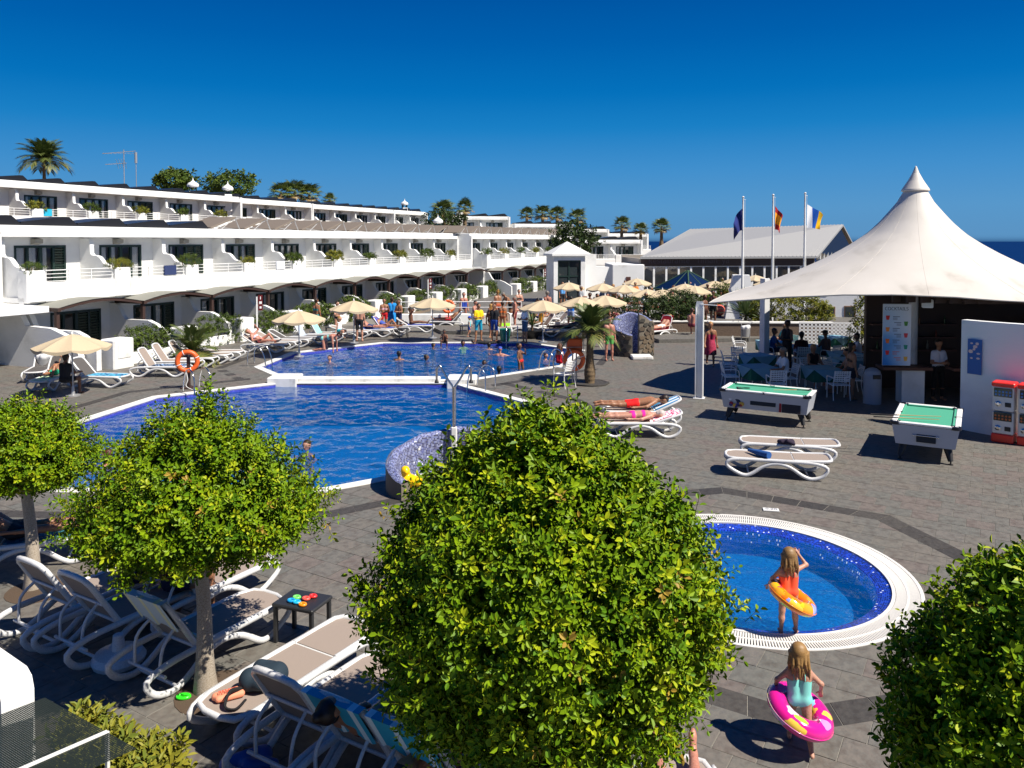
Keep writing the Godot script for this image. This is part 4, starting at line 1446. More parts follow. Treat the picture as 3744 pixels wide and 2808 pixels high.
func round_tree(label: String, at: Vector3, rad: Vector3, h: float, count: int, tone := 2, kind := "far", group := "trees behind the hotel"):
	var o := thing("leafy_tree", label, "tree", at, 0.0, group)
	var mb := MB.new()
	mb.tube([Vector3.ZERO, Vector3(0.1, h * 0.6, 0), Vector3(0, h, 0)], [0.22, 0.16, 0.08], 8)
	for i in 6:
		var a := TAU * i / 6
		mb.tube([Vector3(0.05, h * 0.55, 0), Vector3(cos(a) * rad.x * 0.6, h + rad.y * 0.1, sin(a) * rad.z * 0.6)], [0.09, 0.03], 5)
	part(o, "trunk", mb, mats["bark_brown"])
	foliage(o, "crown", crown_places(Vector3(0, h, 0), rad, 0.3, count, int(at.x * 31 - at.z * 7), 0.3, 0.5), sprig(kind), tone, count)

# ---------------------------------------------------------------- people: one continuous surface round a jointed skeleton
func nets(bones: Array, cell: float, k: float) -> Dictionary:
	var lo := Vector3.INF
	var hi := -Vector3.INF
	for b in bones:
		var m: float = maxf(b[2], b[3]) + cell * 2.5
		lo = lo.min(b[0] - Vector3.ONE * m).min(b[1] - Vector3.ONE * m)
		hi = hi.max(b[0] + Vector3.ONE * m).max(b[1] + Vector3.ONE * m)
	var nx := int((hi.x - lo.x) / cell) + 2
	var ny := int((hi.y - lo.y) / cell) + 2
	var nz := int((hi.z - lo.z) / cell) + 2
	var f := PackedFloat32Array()
	f.resize(nx * ny * nz)
	f.fill(1.0)
	for b in bones:
		var a: Vector3 = b[0]
		var ab: Vector3 = b[1] - a
		var l2 := maxf(ab.length_squared(), 1e-8)
		var r0: float = b[2]
		var dr: float = b[3] - r0
		var m := maxf(r0, b[3]) + k + cell * 1.8
		var p0: Vector3 = (a.min(b[1]) - Vector3.ONE * m - lo) / cell
		var p1: Vector3 = (a.max(b[1]) + Vector3.ONE * m - lo) / cell
		for z in range(maxi(int(p0.z), 0), mini(int(p1.z) + 2, nz)):
			for y in range(maxi(int(p0.y), 0), mini(int(p1.y) + 2, ny)):
				var row := (z * ny + y) * nx
				for x in range(maxi(int(p0.x), 0), mini(int(p1.x) + 2, nx)):
					var q := lo + Vector3(x, y, z) * cell - a
					var t := clampf(q.dot(ab) / l2, 0.0, 1.0)
					var d := (q - ab * t).length() - (r0 + dr * t)
					var o := f[row + x]
					var h := maxf(k - absf(o - d), 0.0) / k
					f[row + x] = minf(o, d) - h * h * k * 0.25
	var sy := nx
	var sz := nx * ny
	var id := PackedInt32Array()
	id.resize(nx * ny * nz)
	id.fill(-1)
	var v := PackedVector3Array()
	var ix := PackedInt32Array()
	var off := [0, 1, sy, sy + 1, sz, sz + 1, sz + sy, sz + sy + 1]
	var edges := [[0, 1], [2, 3], [4, 5], [6, 7], [0, 2], [1, 3], [4, 6], [5, 7], [0, 4], [1, 5], [2, 6], [3, 7]]
	for z in nz - 1:
		for y in ny - 1:
			var row := (z * ny + y) * nx
			for x in nx - 1:
				var i := row + x
				var s := 0
				if f[i] < 0: s += 1
				if f[i + 1] < 0: s += 1
				if f[i + sy] < 0: s += 1
				if f[i + sy + 1] < 0: s += 1
				if f[i + sz] < 0: s += 1
				if f[i + sz + 1] < 0: s += 1
				if f[i + sz + sy] < 0: s += 1
				if f[i + sz + sy + 1] < 0: s += 1
				if s == 0 or s == 8: continue
				var acc := Vector3()
				var cnt := 0
				for e in edges:
					var fa := f[i + off[e[0]]]
					var fb := f[i + off[e[1]]]
					if (fa < 0) == (fb < 0): continue
					var t := fa / (fa - fb)
					var pa := Vector3(e[0] & 1, (e[0] >> 1) & 1, (e[0] >> 2) & 1)
					var pb := Vector3(e[1] & 1, (e[1] >> 1) & 1, (e[1] >> 2) & 1)
					acc += pa.lerp(pb, t)
					cnt += 1
				id[i] = v.size()
				v.push_back(lo + (Vector3(x, y, z) + acc / cnt) * cell)
	for z in range(1, nz - 1):
		for y in range(1, ny - 1):
			var row := (z * ny + y) * nx
			for x in range(1, nx - 1):
				var i := row + x
				var c0 := f[i] < 0
				for ax in 3:
					var st: int = [1, sy, sz][ax]
					if (f[i + st] < 0) == c0: continue
					var u: int = [sy, sz, 1][ax]
					var w: int = [sz, 1, sy][ax]
					var q0 := id[i]
					var q1 := id[i - u]
					var q2 := id[i - u - w]
					var q3 := id[i - w]
					if q0 < 0 or q1 < 0 or q2 < 0 or q3 < 0: continue
					# Godot wants clockwise fronts
					if c0:
						ix.append_array(PackedInt32Array([q0, q2, q1, q0, q3, q2]))
					else:
						ix.append_array(PackedInt32Array([q0, q1, q2, q0, q2, q3]))
	# a round of smoothing, then normals
	var n := PackedVector3Array()
	n.resize(v.size())
	for i in range(0, ix.size(), 3):
		var a := v[ix[i]]
		var nn := (v[ix[i + 2]] - a).cross(v[ix[i + 1]] - a)
		n[ix[i]] += nn
		n[ix[i + 1]] += nn
		n[ix[i + 2]] += nn
	for i in n.size():
		n[i] = n[i].normalized()
	return {"v": v, "n": n, "ix": ix}

func net_mesh(d: Dictionary, off := 0.0, keep := PackedByteArray()) -> ArrayMesh:
	var m := ArrayMesh.new()
	var v: PackedVector3Array = d.v
	var ix: PackedInt32Array = d.ix
	if off != 0.0 or keep.size():
		var nv := PackedVector3Array()
		var nn := PackedVector3Array()
		var ni := PackedInt32Array()
		var re := {}
		for i in range(0, ix.size(), 3):
			if keep[ix[i]] + keep[ix[i + 1]] + keep[ix[i + 2]] < 2: continue
			for j in 3:
				var k := ix[i + j]
				if not re.has(k):
					re[k] = nv.size()
					nv.push_back(v[k] + d.n[k] * off)
					nn.push_back(d.n[k])
				ni.push_back(re[k])
		if ni.is_empty(): return m
		var a2 := []
		a2.resize(Mesh.ARRAY_MAX)
		a2[Mesh.ARRAY_VERTEX] = nv; a2[Mesh.ARRAY_NORMAL] = nn; a2[Mesh.ARRAY_INDEX] = ni
		m.add_surface_from_arrays(Mesh.PRIMITIVE_TRIANGLES, a2)
		return m
	var a := []
	a.resize(Mesh.ARRAY_MAX)
	a[Mesh.ARRAY_VERTEX] = v; a[Mesh.ARRAY_NORMAL] = d.n; a[Mesh.ARRAY_INDEX] = ix
	m.add_surface_from_arrays(Mesh.PRIMITIVE_TRIANGLES, a)
	return m

func V(x: float, y: float, z: float) -> Vector3:
	return Vector3(x, y, z)

# pose: up, fw (torso), arms la/ra [upper, fore], legs ll/rl [thigh, shin], x = left, y = up, z = front
const POSES := {
	"stand": {"la": [Vector3(0.16, -1, 0.02), Vector3(0.06, -1, 0.22)], "ra": [Vector3(-0.16, -1, 0.02), Vector3(-0.06, -1, 0.22)], "ll": [Vector3(0.06, -1, 0.03), Vector3(0.03, -1, -0.03)], "rl": [Vector3(-0.06, -1, -0.02), Vector3(-0.03, -1, -0.05)]},
	"hold": {"la": [Vector3(0.25, -1, 0.15), Vector3(-0.55, 0.05, 0.9)], "ra": [Vector3(-0.25, -1, 0.15), Vector3(0.55, 0.05, 0.9)], "ll": [Vector3(0.09, -1, 0.03), Vector3(0.03, -1, -0.03)], "rl": [Vector3(-0.1, -1, 0.0), Vector3(-0.04, -1, -0.04)]},
	"walk": {"up": Vector3(0, 1, 0.05), "la": [Vector3(0.2, -1, -0.3), Vector3(0.1, -0.9, 0.2)], "ra": [Vector3(-0.16, -1, 0.35), Vector3(-0.05, -0.9, 0.45)], "ll": [Vector3(0.05, -1, 0.38), Vector3(0.03, -1, -0.05)], "rl": [Vector3(-0.05, -1, -0.18), Vector3(-0.03, -0.9, -0.55)]},
	"phone": {"la": [Vector3(0.3, -1, 0.1), Vector3(-0.2, 0.75, 0.75)], "ra": [Vector3(-0.2, -1, 0.1), Vector3(0.3, 0.2, 0.9)], "ll": [Vector3(0.05, -1, 0.02), Vector3(0.02, -1, -0.03)], "rl": [Vector3(-0.06, -1, 0.02), Vector3(-0.03, -1, -0.03)]},
	"bend": {"up": Vector3(0, 0.75, 0.65), "la": [Vector3(0.15, -1, 0.25), Vector3(0.0, -0.8, 0.5)], "ra": [Vector3(-0.2, -0.8, 0.5), Vector3(0, -0.7, 0.6)], "ll": [Vector3(0.08, -1, 0.05), Vector3(0.03, -1, -0.1)], "rl": [Vector3(-0.08, -1, 0.0), Vector3(-0.03, -1, -0.1)]},
	"swim": {"la": [Vector3(1, -0.25, 0.35), Vector3(0.5, 0.05, 1)], "ra": [Vector3(-1, -0.3, 0.4), Vector3(-0.4, 0.05, 1)], "ll": [Vector3(0.1, -1, 0.1), Vector3(0.05, -1, -0.3)], "rl": [Vector3(-0.1, -1, 0.3), Vector3(-0.05, -1, -0.2)]},
	"recline": {"seat": true, "up": Vector3(0, 0.62, -0.8), "la": [Vector3(0.35, -0.75, 0.6), Vector3(-0.1, -0.05, 1)], "ra": [Vector3(-0.35, -0.75, 0.6), Vector3(0.1, -0.05, 1)], "ll": [Vector3(0.1, 0.02, 1), Vector3(0.05, -0.02, 1)], "rl": [Vector3(-0.1, 0.02, 1), Vector3(-0.05, -0.02, 1)], "toe": Vector3(0, 0.8, 0.5)},
	"recline_knee": {"seat": true, "up": Vector3(0, 0.55, -0.85), "la": [Vector3(0.5, 0.6, 0.3), Vector3(-0.7, 0.6, -0.1)], "ra": [Vector3(-0.5, -0.75, 0.5), Vector3(0.3, 0.2, 0.9)], "ll": [Vector3(0.12, 0.62, 0.78), Vector3(0.05, -0.8, 0.6)], "rl": [Vector3(-0.1, 0.02, 1), Vector3(-0.05, -0.02, 1)], "toe": Vector3(0, 0.5, 0.8)},
	"lie": {"seat": true, "up": Vector3(0, 0.12, -1), "la": [Vector3(0.5, -0.1, 0.85), Vector3(0.2, 0.0, 1)], "ra": [Vector3(-0.5, -0.1, 0.85), Vector3(-0.2, 0, 1)], "ll": [Vector3(0.12, 0.0, 1), Vector3(0.05, -0.02, 1)], "rl": [Vector3(-0.1, 0.0, 1), Vector3(-0.05, -0.02, 1)], "toe": Vector3(0, 0.9, 0.4)},
	"prone": {"seat": true, "up": Vector3(0, 0.16, -1), "fw": Vector3(0, -1, -0.16), "la": [Vector3(-0.65, -0.25, -0.75), Vector3(0.75, -0.1, -0.7)], "ra": [Vector3(0.6, -0.28, 0.75), Vector3(0.1, -0.05, 1)], "ll": [Vector3(-0.08, -0.02, 1), Vector3(-0.04, 0.05, 1)], "rl": [Vector3(0.08, -0.02, 1), Vector3(0.04, 0.05, 1)], "toe": Vector3(0, -0.2, 1)},
	"prone_b": {"seat": true, "up": Vector3(0, 0.05, -1), "fw": Vector3(0, -1, -0.05), "la": [Vector3(-0.6, -0.1, 0.8), Vector3(0.1, -0.05, 1)], "ra": [Vector3(0.45, -0.2, 0.9), Vector3(0.05, 0.02, 1)], "ll": [Vector3(-0.06, 0.0, 1), Vector3(-0.03, 0.0, 1)], "rl": [Vector3(0.06, 0, 1), Vector3(0.03, 0.0, 1)], "toe": Vector3(0, -0.2, 1)},
	"sit": {"seat": true, "up": Vector3(0, 1, 0.08), "la": [Vector3(0.2, -0.85, 0.5), Vector3(-0.25, -0.1, 1)], "ra": [Vector3(-0.2, -0.85, 0.5), Vector3(0.25, -0.05, 1)], "ll": [Vector3(0.14, -0.03, 1), Vector3(0.02, -1, 0.05)], "rl": [Vector3(-0.14, -0.03, 1), Vector3(-0.02, -1, 0.0)]},
	"sit_up": {"seat": true, "up": Vector3(0, 1, -0.1), "la": [Vector3(0.35, 0.7, 0.5), Vector3(-0.6, 0.7, -0.5)], "ra": [Vector3(-0.35, 0.7, 0.5), Vector3(0.6, 0.7, -0.4)], "ll": [Vector3(0.1, 0.1, 1), Vector3(0.05, -0.1, 1)], "rl": [Vector3(-0.1, 0.1, 1), Vector3(-0.05, -0.1, 1)], "toe": Vector3(0, 0.8, 0.5)},
	"crouch": {"seat": true, "up": Vector3(0, 1, 0.3), "la": [Vector3(0.2, -0.6, 0.7), Vector3(-0.5, 0.6, 0.5)], "ra": [Vector3(-0.2, -0.6, 0.7), Vector3(0.5, 0.6, 0.5)], "ll": [Vector3(0.25, 0.25, 1), Vector3(0.0, -1, -0.25)], "rl": [Vector3(-0.25, 0.25, 1), Vector3(0, -1, -0.25)]},
	"kneel": {"seat": true, "up": Vector3(0, 0.25, 1), "la": [Vector3(0.1, -1, 0.15), Vector3(0.0, -1, 0.05)], "ra": [Vector3(-0.1, -1, 0.15), Vector3(0, -1, 0.05)], "ll": [Vector3(0.1, -1, 0.15), Vector3(0.03, -0.1, -1)], "rl": [Vector3(-0.1, -1, 0.15), Vector3(-0.03, -0.1, -1)], "fw": Vector3(0, -1, 0.25)},
	"girl_shade": {"child": true, "la": [Vector3(0.55, -0.75, 0.25), Vector3(0.1, -0.75, 0.6)], "ra": [Vector3(-0.95, 0.25, 0.45), Vector3(0.55, 0.75, 0.25)], "ll": [Vector3(0.07, -1, 0.0), Vector3(0.05, -1, -0.06)], "rl": [Vector3(-0.1, -1, 0.06), Vector3(-0.06, -1, -0.06)]},
	"girl_walk": {"child": true, "up": Vector3(0.02, 1, 0.06), "la": [Vector3(0.75, -0.8, 0.1), Vector3(0.1, -0.85, 0.55)], "ra": [Vector3(-0.8, -0.75, 0.12), Vector3(-0.05, -0.8, 0.6)], "ll": [Vector3(0.05, -0.9, 0.45), Vector3(0.03, -1, 0.1)], "rl": [Vector3(-0.08, -1, -0.12), Vector3(-0.1, -0.8, -0.55)]},
	"kid": {"child": true, "la": [Vector3(0.35, -1, 0.1), Vector3(0.2, -0.6, 0.6)], "ra": [Vector3(-0.3, -1, 0.0), Vector3(-0.25, -0.8, 0.35)], "ll": [Vector3(0.08, -1, 0.12), Vector3(0.03, -1, -0.05)], "rl": [Vector3(-0.08, -1, -0.1), Vector3(-0.03, -0.9, -0.3)]},
	"kid_hands": {"child": true, "up": Vector3(0, 1, -0.12), "la": [Vector3(0.4, -0.5, 0.75), Vector3(-0.5, 0.75, 0.2)], "ra": [Vector3(-0.4, -0.9, 0.1), Vector3(-0.3, -0.7, 0.5)], "ll": [Vector3(0.08, -1, 0.18), Vector3(0.02, -1, -0.1)], "rl": [Vector3(-0.08, -1, 0.02), Vector3(-0.02, -1, -0.15)]},
	"kid_swim": {"child": true, "la": [Vector3(0.9, -0.4, 0.5), Vector3(0.2, 0.0, 1)], "ra": [Vector3(-0.9, -0.4, 0.5), Vector3(-0.2, 0.0, 1)], "ll": [Vector3(0.1, -1, 0.1), Vector3(0.05, -1, -0.3)], "rl": [Vector3(-0.1, -1, 0.2), Vector3(-0.05, -1, -0.2)]},
	"kid_sit": {"child": true, "seat": true, "up": Vector3(0, 1, 0.05), "la": [Vector3(0.35, -1, -0.25), Vector3(0.2, -0.9, -0.1)], "ra": [Vector3(-0.35, -1, -0.25), Vector3(-0.2, -0.9, -0.1)], "ll": [Vector3(0.14, -0.05, 1), Vector3(0.02, -1, 0.1)], "rl": [Vector3(-0.14, -0.05, 1), Vector3(-0.02, -1, 0.05)]},
}
const WEAR := {
	"tee": {"ribL": [0.0, 2.0], "ribR": [0.0, 2.0], "bar": [-1, 2], "uarmL": [-1, 0.72], "uarmR": [-1, 0.72]},
	"shorts": {"hips": [-1, 2], "ribL": [-1, 0.06], "ribR": [-1, 0.06], "thighL": [-1, 0.6], "thighR": [-1, 0.6]},
	"long_shorts": {"hips": [-1, 2], "ribL": [-1, 0.06], "ribR": [-1, 0.06], "thighL": [-1, 0.95], "thighR": [-1, 0.95]},
	"trousers": {"hips": [-1, 2], "ribL": [-1, 0.06], "ribR": [-1, 0.06], "thighL": [-1, 2], "thighR": [-1, 2], "shinL": [-1, 0.9], "shinR": [-1, 0.9]},
	"briefs": {"hips": [-1, 2], "ribL": [-1, -0.02], "ribR": [-1, -0.02], "thighL": [-1, 0.1], "thighR": [-1, 0.1]},
	"bra": {"ribL": [0.56, 0.82], "ribR": [0.56, 0.82]},
	"swimsuit": {"hips": [-1, 2], "ribL": [-1, 0.86], "ribR": [-1, 0.86], "thighL": [-1, 0.06], "thighR": [-1, 0.06]},
	"dress": {"hips": [-1, 2], "ribL": [-1, 0.86], "ribR": [-1, 0.86], "thighL": [-1, 0.3], "thighR": [-1, 0.3]},
	"vest": {"ribL": [0.0, 2.0], "ribR": [0.0, 2.0], "bar": [-1, 2]},
}
var bodies := {}
var skin_tex: NoiseTexture2D
var hair_tex: NoiseTexture2D
var hair_nrm: NoiseTexture2D

func skeleton(p: Dictionary, fine: bool) -> Dictionary:
	var ch: bool = p.get("child", false)
	var hs := 1.34 if ch else 1.0      # head against the adult's, at a common height of 1.72
	var leg := 0.385 if ch else 0.42
	var arm := 0.93 if ch else 1.0
	var thick := 1.12 if ch else 1.0
	var up: Vector3 = p.get("up", Vector3.UP).normalized()
	var fw: Vector3 = p.get("fw", Vector3.BACK)
	if not p.has("fw"): fw = Vector3(0, -up.z, up.y) if absf(up.z) > 0.3 else Vector3.BACK
	fw = (fw - up * fw.dot(up)).normalized()
	var lf := up.cross(fw).normalized()
	var hip := 0.085 * thick
	var B := []
	var tor := 0.47
	var neck := up * (tor + 0.03)
	B.append([lf * hip * 0.75, -lf * hip * 0.75, 0.098 * thick, 0.098 * thick, "hips"])
	for s in [[1.0, "L"], [-1.0, "R"]]:
		var side: Vector3 = lf * s[0]
		B.append([side * hip * 0.7 + up * 0.05, side * 0.092 + up * 0.36, 0.092 * thick, 0.098, "rib" + s[1]])
		var sh: Vector3 = side * (0.165 if not ch else 0.145) + up * 0.425
		var a: Array = p["la" if s[0] > 0 else "ra"]
		var el: Vector3 = sh + a[0].normalized() * 0.285 * arm
		var wr: Vector3 = el + a[1].normalized() * 0.25 * arm
		B.append([sh, el, 0.052, 0.038, "uarm" + s[1]])
		B.append([el, wr, 0.037, 0.025, "farm" + s[1]])
		var hd: Vector3 = a[1].normalized()
		B.append([wr, wr + hd * 0.08, 0.027, 0.033, "hand" + s[1]])
		var across := hd.cross(fw if absf(hd.dot(fw)) < 0.9 else up).normalized()
		var palm := hd.cross(across)
		for k in 4:
			var base: Vector3 = wr + hd * 0.085 + across * (k - 1.5) * 0.018
			var ln: float = [0.062, 0.072, 0.068, 0.052][k]
			var mid := base + hd * ln * 0.55 + palm * 0.008
			if fine:
				B.append([base - hd * 0.02, mid, 0.0085, 0.008, "hand" + s[1]])
				B.append([mid, mid + (hd + palm * 0.7).normalized() * ln * 0.5, 0.008, 0.0065, "hand" + s[1]])
			elif k % 3 == 0 or k == 1:
				B.append([base, base + hd * ln * 0.8 + palm * 0.012, 0.014, 0.011, "hand" + s[1]])
		var th: Vector3 = wr + hd * 0.03 - across * 0.03
		B.append([th, th + (hd - across * 0.8).normalized() * 0.06, 0.013, 0.010, "hand" + s[1]])
		var l: Array = p["ll" if s[0] > 0 else "rl"]
		var h0: Vector3 = side * hip
		var kn: Vector3 = h0 + l[0].normalized() * leg
		var an: Vector3 = kn + l[1].normalized() * leg
		B.append([h0 - up * 0.01, kn, 0.083 * thick, 0.054 * thick, "thigh" + s[1]])
		B.append([kn, kn.lerp(an, 0.4), 0.052 * thick, 0.05 * thick, "shin" + s[1]])
		B.append([kn.lerp(an, 0.4), an, 0.05 * thick, 0.034, "shin" + s[1]])
		var toe: Vector3 = p.get("toe", Vector3(0, -0.12, 1)).normalized()
		var sole: Vector3 = l[1].normalized()
		var heel: Vector3 = an + sole * 0.035 - toe * 0.03
		B.append([heel, heel + toe * 0.15, 0.034, 0.028, "foot" + s[1]])
		B.append([heel + toe * 0.14, heel + toe * 0.19 + lf * s[0] * 0.008, 0.027, 0.017, "foot" + s[1]])
	B.append([lf * 0.125 + up * 0.435, -lf * 0.125 + up * 0.435, 0.058, 0.058, "bar"])
	var nd: Vector3 = (up + p.get("look", Vector3.ZERO)).normalized()
	B.append([up * 0.43, neck + nd * 0.09, 0.056, 0.05, "neck"])
	var hc: Vector3 = neck + nd * (0.09 + 0.085 * hs) + fw * 0.012
	B.append([hc + nd * 0.03 * hs - fw * 0.02 * hs, hc + nd * 0.025 * hs + fw * 0.012 * hs, 0.088 * hs, 0.086 * hs, "head"])
	B.append([hc - nd * 0.045 * hs + fw * 0.015, hc - nd * 0.062 * hs + fw * 0.045 * hs, 0.062 * hs, 0.036 * hs, "head"])
	B.append([hc + fw * 0.09 * hs - nd * 0.0 * hs, hc + fw * 0.108 * hs - nd * 0.028 * hs, 0.010 * hs, 0.015 * hs, "head"])
	for s in [1.0, -1.0]:
		B.append([hc + lf * s * 0.084 * hs + nd * 0.012, hc + lf * s * 0.09 * hs - nd * 0.025 * hs, 0.018 * hs, 0.012 * hs, "head"])
	return {"bones": B, "head": hc, "nd": nd, "fw": fw, "lf": lf, "hs": hs, "seat": p.get("seat", false)}

func body(pose: String, fine := false) -> Dictionary:
	var key := pose + ("_fine" if fine else "")
	if bodies.has(key): return bodies[key]
	var sk := skeleton(POSES[pose], fine)
	var B: Array = sk.bones
	var d: Dictionary
	if fine:
		# hands get a fine grid of their own, joined at the wrist
		var main := []
		var hands := {"handL": [], "handR": []}
		for b in B:
			if hands.has(b[4]): hands[b[4]].append(b)
			else: main.append(b)
		for b in B:
			if b[4] == "farmL" or b[4] == "farmR":
				var hb: Array = hands["hand" + b[4].right(1)]
				hb.append([b[0].lerp(b[1], 0.8), b[1], lerpf(b[2], b[3], 0.8) * 0.99, b[3] * 0.99, "hand" + b[4].right(1)])
		d = nets(main, 0.0145, 0.035)
		for k in hands:
			var h := nets(hands[k], 0.0058, 0.010)
			var base: int = d.v.size()
			d.v.append_array(h.v)
			d.n.append_array(h.n)
			for i in h.ix: d.ix.append(i + base)
	else:
		d = nets(B, 0.024, 0.032)
	var lowest := INF
	for p in d.v: lowest = minf(lowest, p.y)
	var lift := Vector3(0, 0.098 if sk.seat else -lowest, 0)
	# which bone carries each vertex
	var who := []
	who.resize(d.v.size())
	for i in d.v.size():
		var best := INF
		for b in B:
			var ab: Vector3 = b[1] - b[0]
			var t: float = (d.v[i] - b[0]).dot(ab) / maxf(ab.length_squared(), 1e-8)
			var tc := clampf(t, 0, 1)
			var dist: float = (d.v[i] - b[0] - ab * tc).length() - lerpf(b[2], b[3], tc)
			if dist < best:
				best = dist
				who[i] = [b[4], t]
	for i in d.v.size(): d.v[i] += lift
	var res := {"net": d, "who": who, "sk": sk, "lift": lift, "body": net_mesh(d), "wear": {}}
	bodies[key] = res
	return res

func wear_mesh(b: Dictionary, kind: String) -> ArrayMesh:
	if b.wear.has(kind): return b.wear[kind]
	var spec: Dictionary = WEAR[kind]
	var keep := PackedByteArray()
	keep.resize(b.who.size())
	for i in b.who.size():
		var w: Array = b.who[i]
		keep[i] = 1 if spec.has(w[0]) and w[1] >= spec[w[0]][0] and w[1] <= spec[w[0]][1] else 0
	var m := net_mesh(b.net, 0.009 if kind in ["tee", "shorts", "long_shorts", "trousers"] else 0.005, keep)
	b.wear[kind] = m
	return m

const SKIN := {"fair": Vector3(0.50, 0.27, 0.19), "pink": Vector3(0.46, 0.21, 0.15), "tan": Vector3(0.33, 0.16, 0.085), "brown": Vector3(0.17, 0.075, 0.04), "dark": Vector3(0.07, 0.032, 0.02)}

func hair_mesh(b: Dictionary, style: String) -> ArrayMesh:
	var sk: Dictionary = b.sk
	if b.has("hair_" + style): return b["hair_" + style]
	var hc: Vector3 = sk.head + b.lift
	var s: float = sk.hs
	var nd: Vector3 = sk.nd
	var fw: Vector3 = sk.fw
	var lf: Vector3 = sk.lf
	var m: ArrayMesh
	if style == "long":
		var B := []
		B.append([hc + nd * 0.045 * s - fw * 0.022 * s, hc + nd * 0.03 * s - fw * 0.03 * s, 0.095 * s, 0.096 * s, "h"])
		B.append([hc - fw * 0.04 * s, hc - fw * 0.055 * s - nd * 0.14 * s, 0.07 * s, 0.045 * s, "h"])
		for k in 19:
			var a := (k - 9) * 0.165
			var top := hc + nd * 0.105 * s - fw * 0.03 * s + lf * 0.035 * s * sin(a)
			var p := hc - fw * 0.100 * s * cos(a) + lf * 0.102 * s * sin(a) + nd * 0.02 * s
			var q := p - nd * (0.17 + 0.05 * ((k * 7) % 5) * 0.6) * s - fw * 0.012 * s * ((k * 3) % 4) + lf * 0.025 * s * sin(k * 2.1)
			var w := p.lerp(q, 0.55) - fw * 0.012 * s * (k % 3) + lf * 0.014 * s * sin(k * 1.7)
			B.append([top, p, 0.016 * s, 0.019 * s, "h"])
			B.append([p, w, 0.020 * s, 0.018 * s, "h"])
			B.append([w, q, 0.018 * s, 0.006 * s, "h"])
		m = net_mesh(nets(B, 0.0095, 0.007))
	else:
		var B := []
		B.append([hc + nd * 0.042 * s - fw * 0.030 * s, hc + nd * 0.040 * s + fw * 0.0 * s, 0.091 * s, 0.086 * s, "h"])
		B.append([hc - fw * 0.035 * s, hc - nd * 0.05 * s - fw * 0.035 * s, 0.08 * s, 0.062 * s, "h"])
		if style == "bun": B.append([hc + nd * 0.10 * s - fw * 0.07 * s, hc + nd * 0.13 * s - fw * 0.08 * s, 0.05 * s, 0.045 * s, "h"])
		if style == "tail":
			B.append([hc - fw * 0.08 * s, hc - fw * 0.11 * s - nd * 0.2 * s, 0.04 * s, 0.02 * s, "h"])
			B.append([hc - fw * 0.05 * s - nd * 0.05 * s, hc - nd * 0.13 * s - fw * 0.05 * s, 0.07 * s, 0.05 * s, "h"])
		m = net_mesh(nets(B, 0.015, 0.02))
	b["hair_" + style] = m
	return m

func cmat(c: Color, rough := 0.85) -> StandardMaterial3D:
	return mat("c_%s_%d" % [c.to_html(false), int(rough * 100)], c, rough)

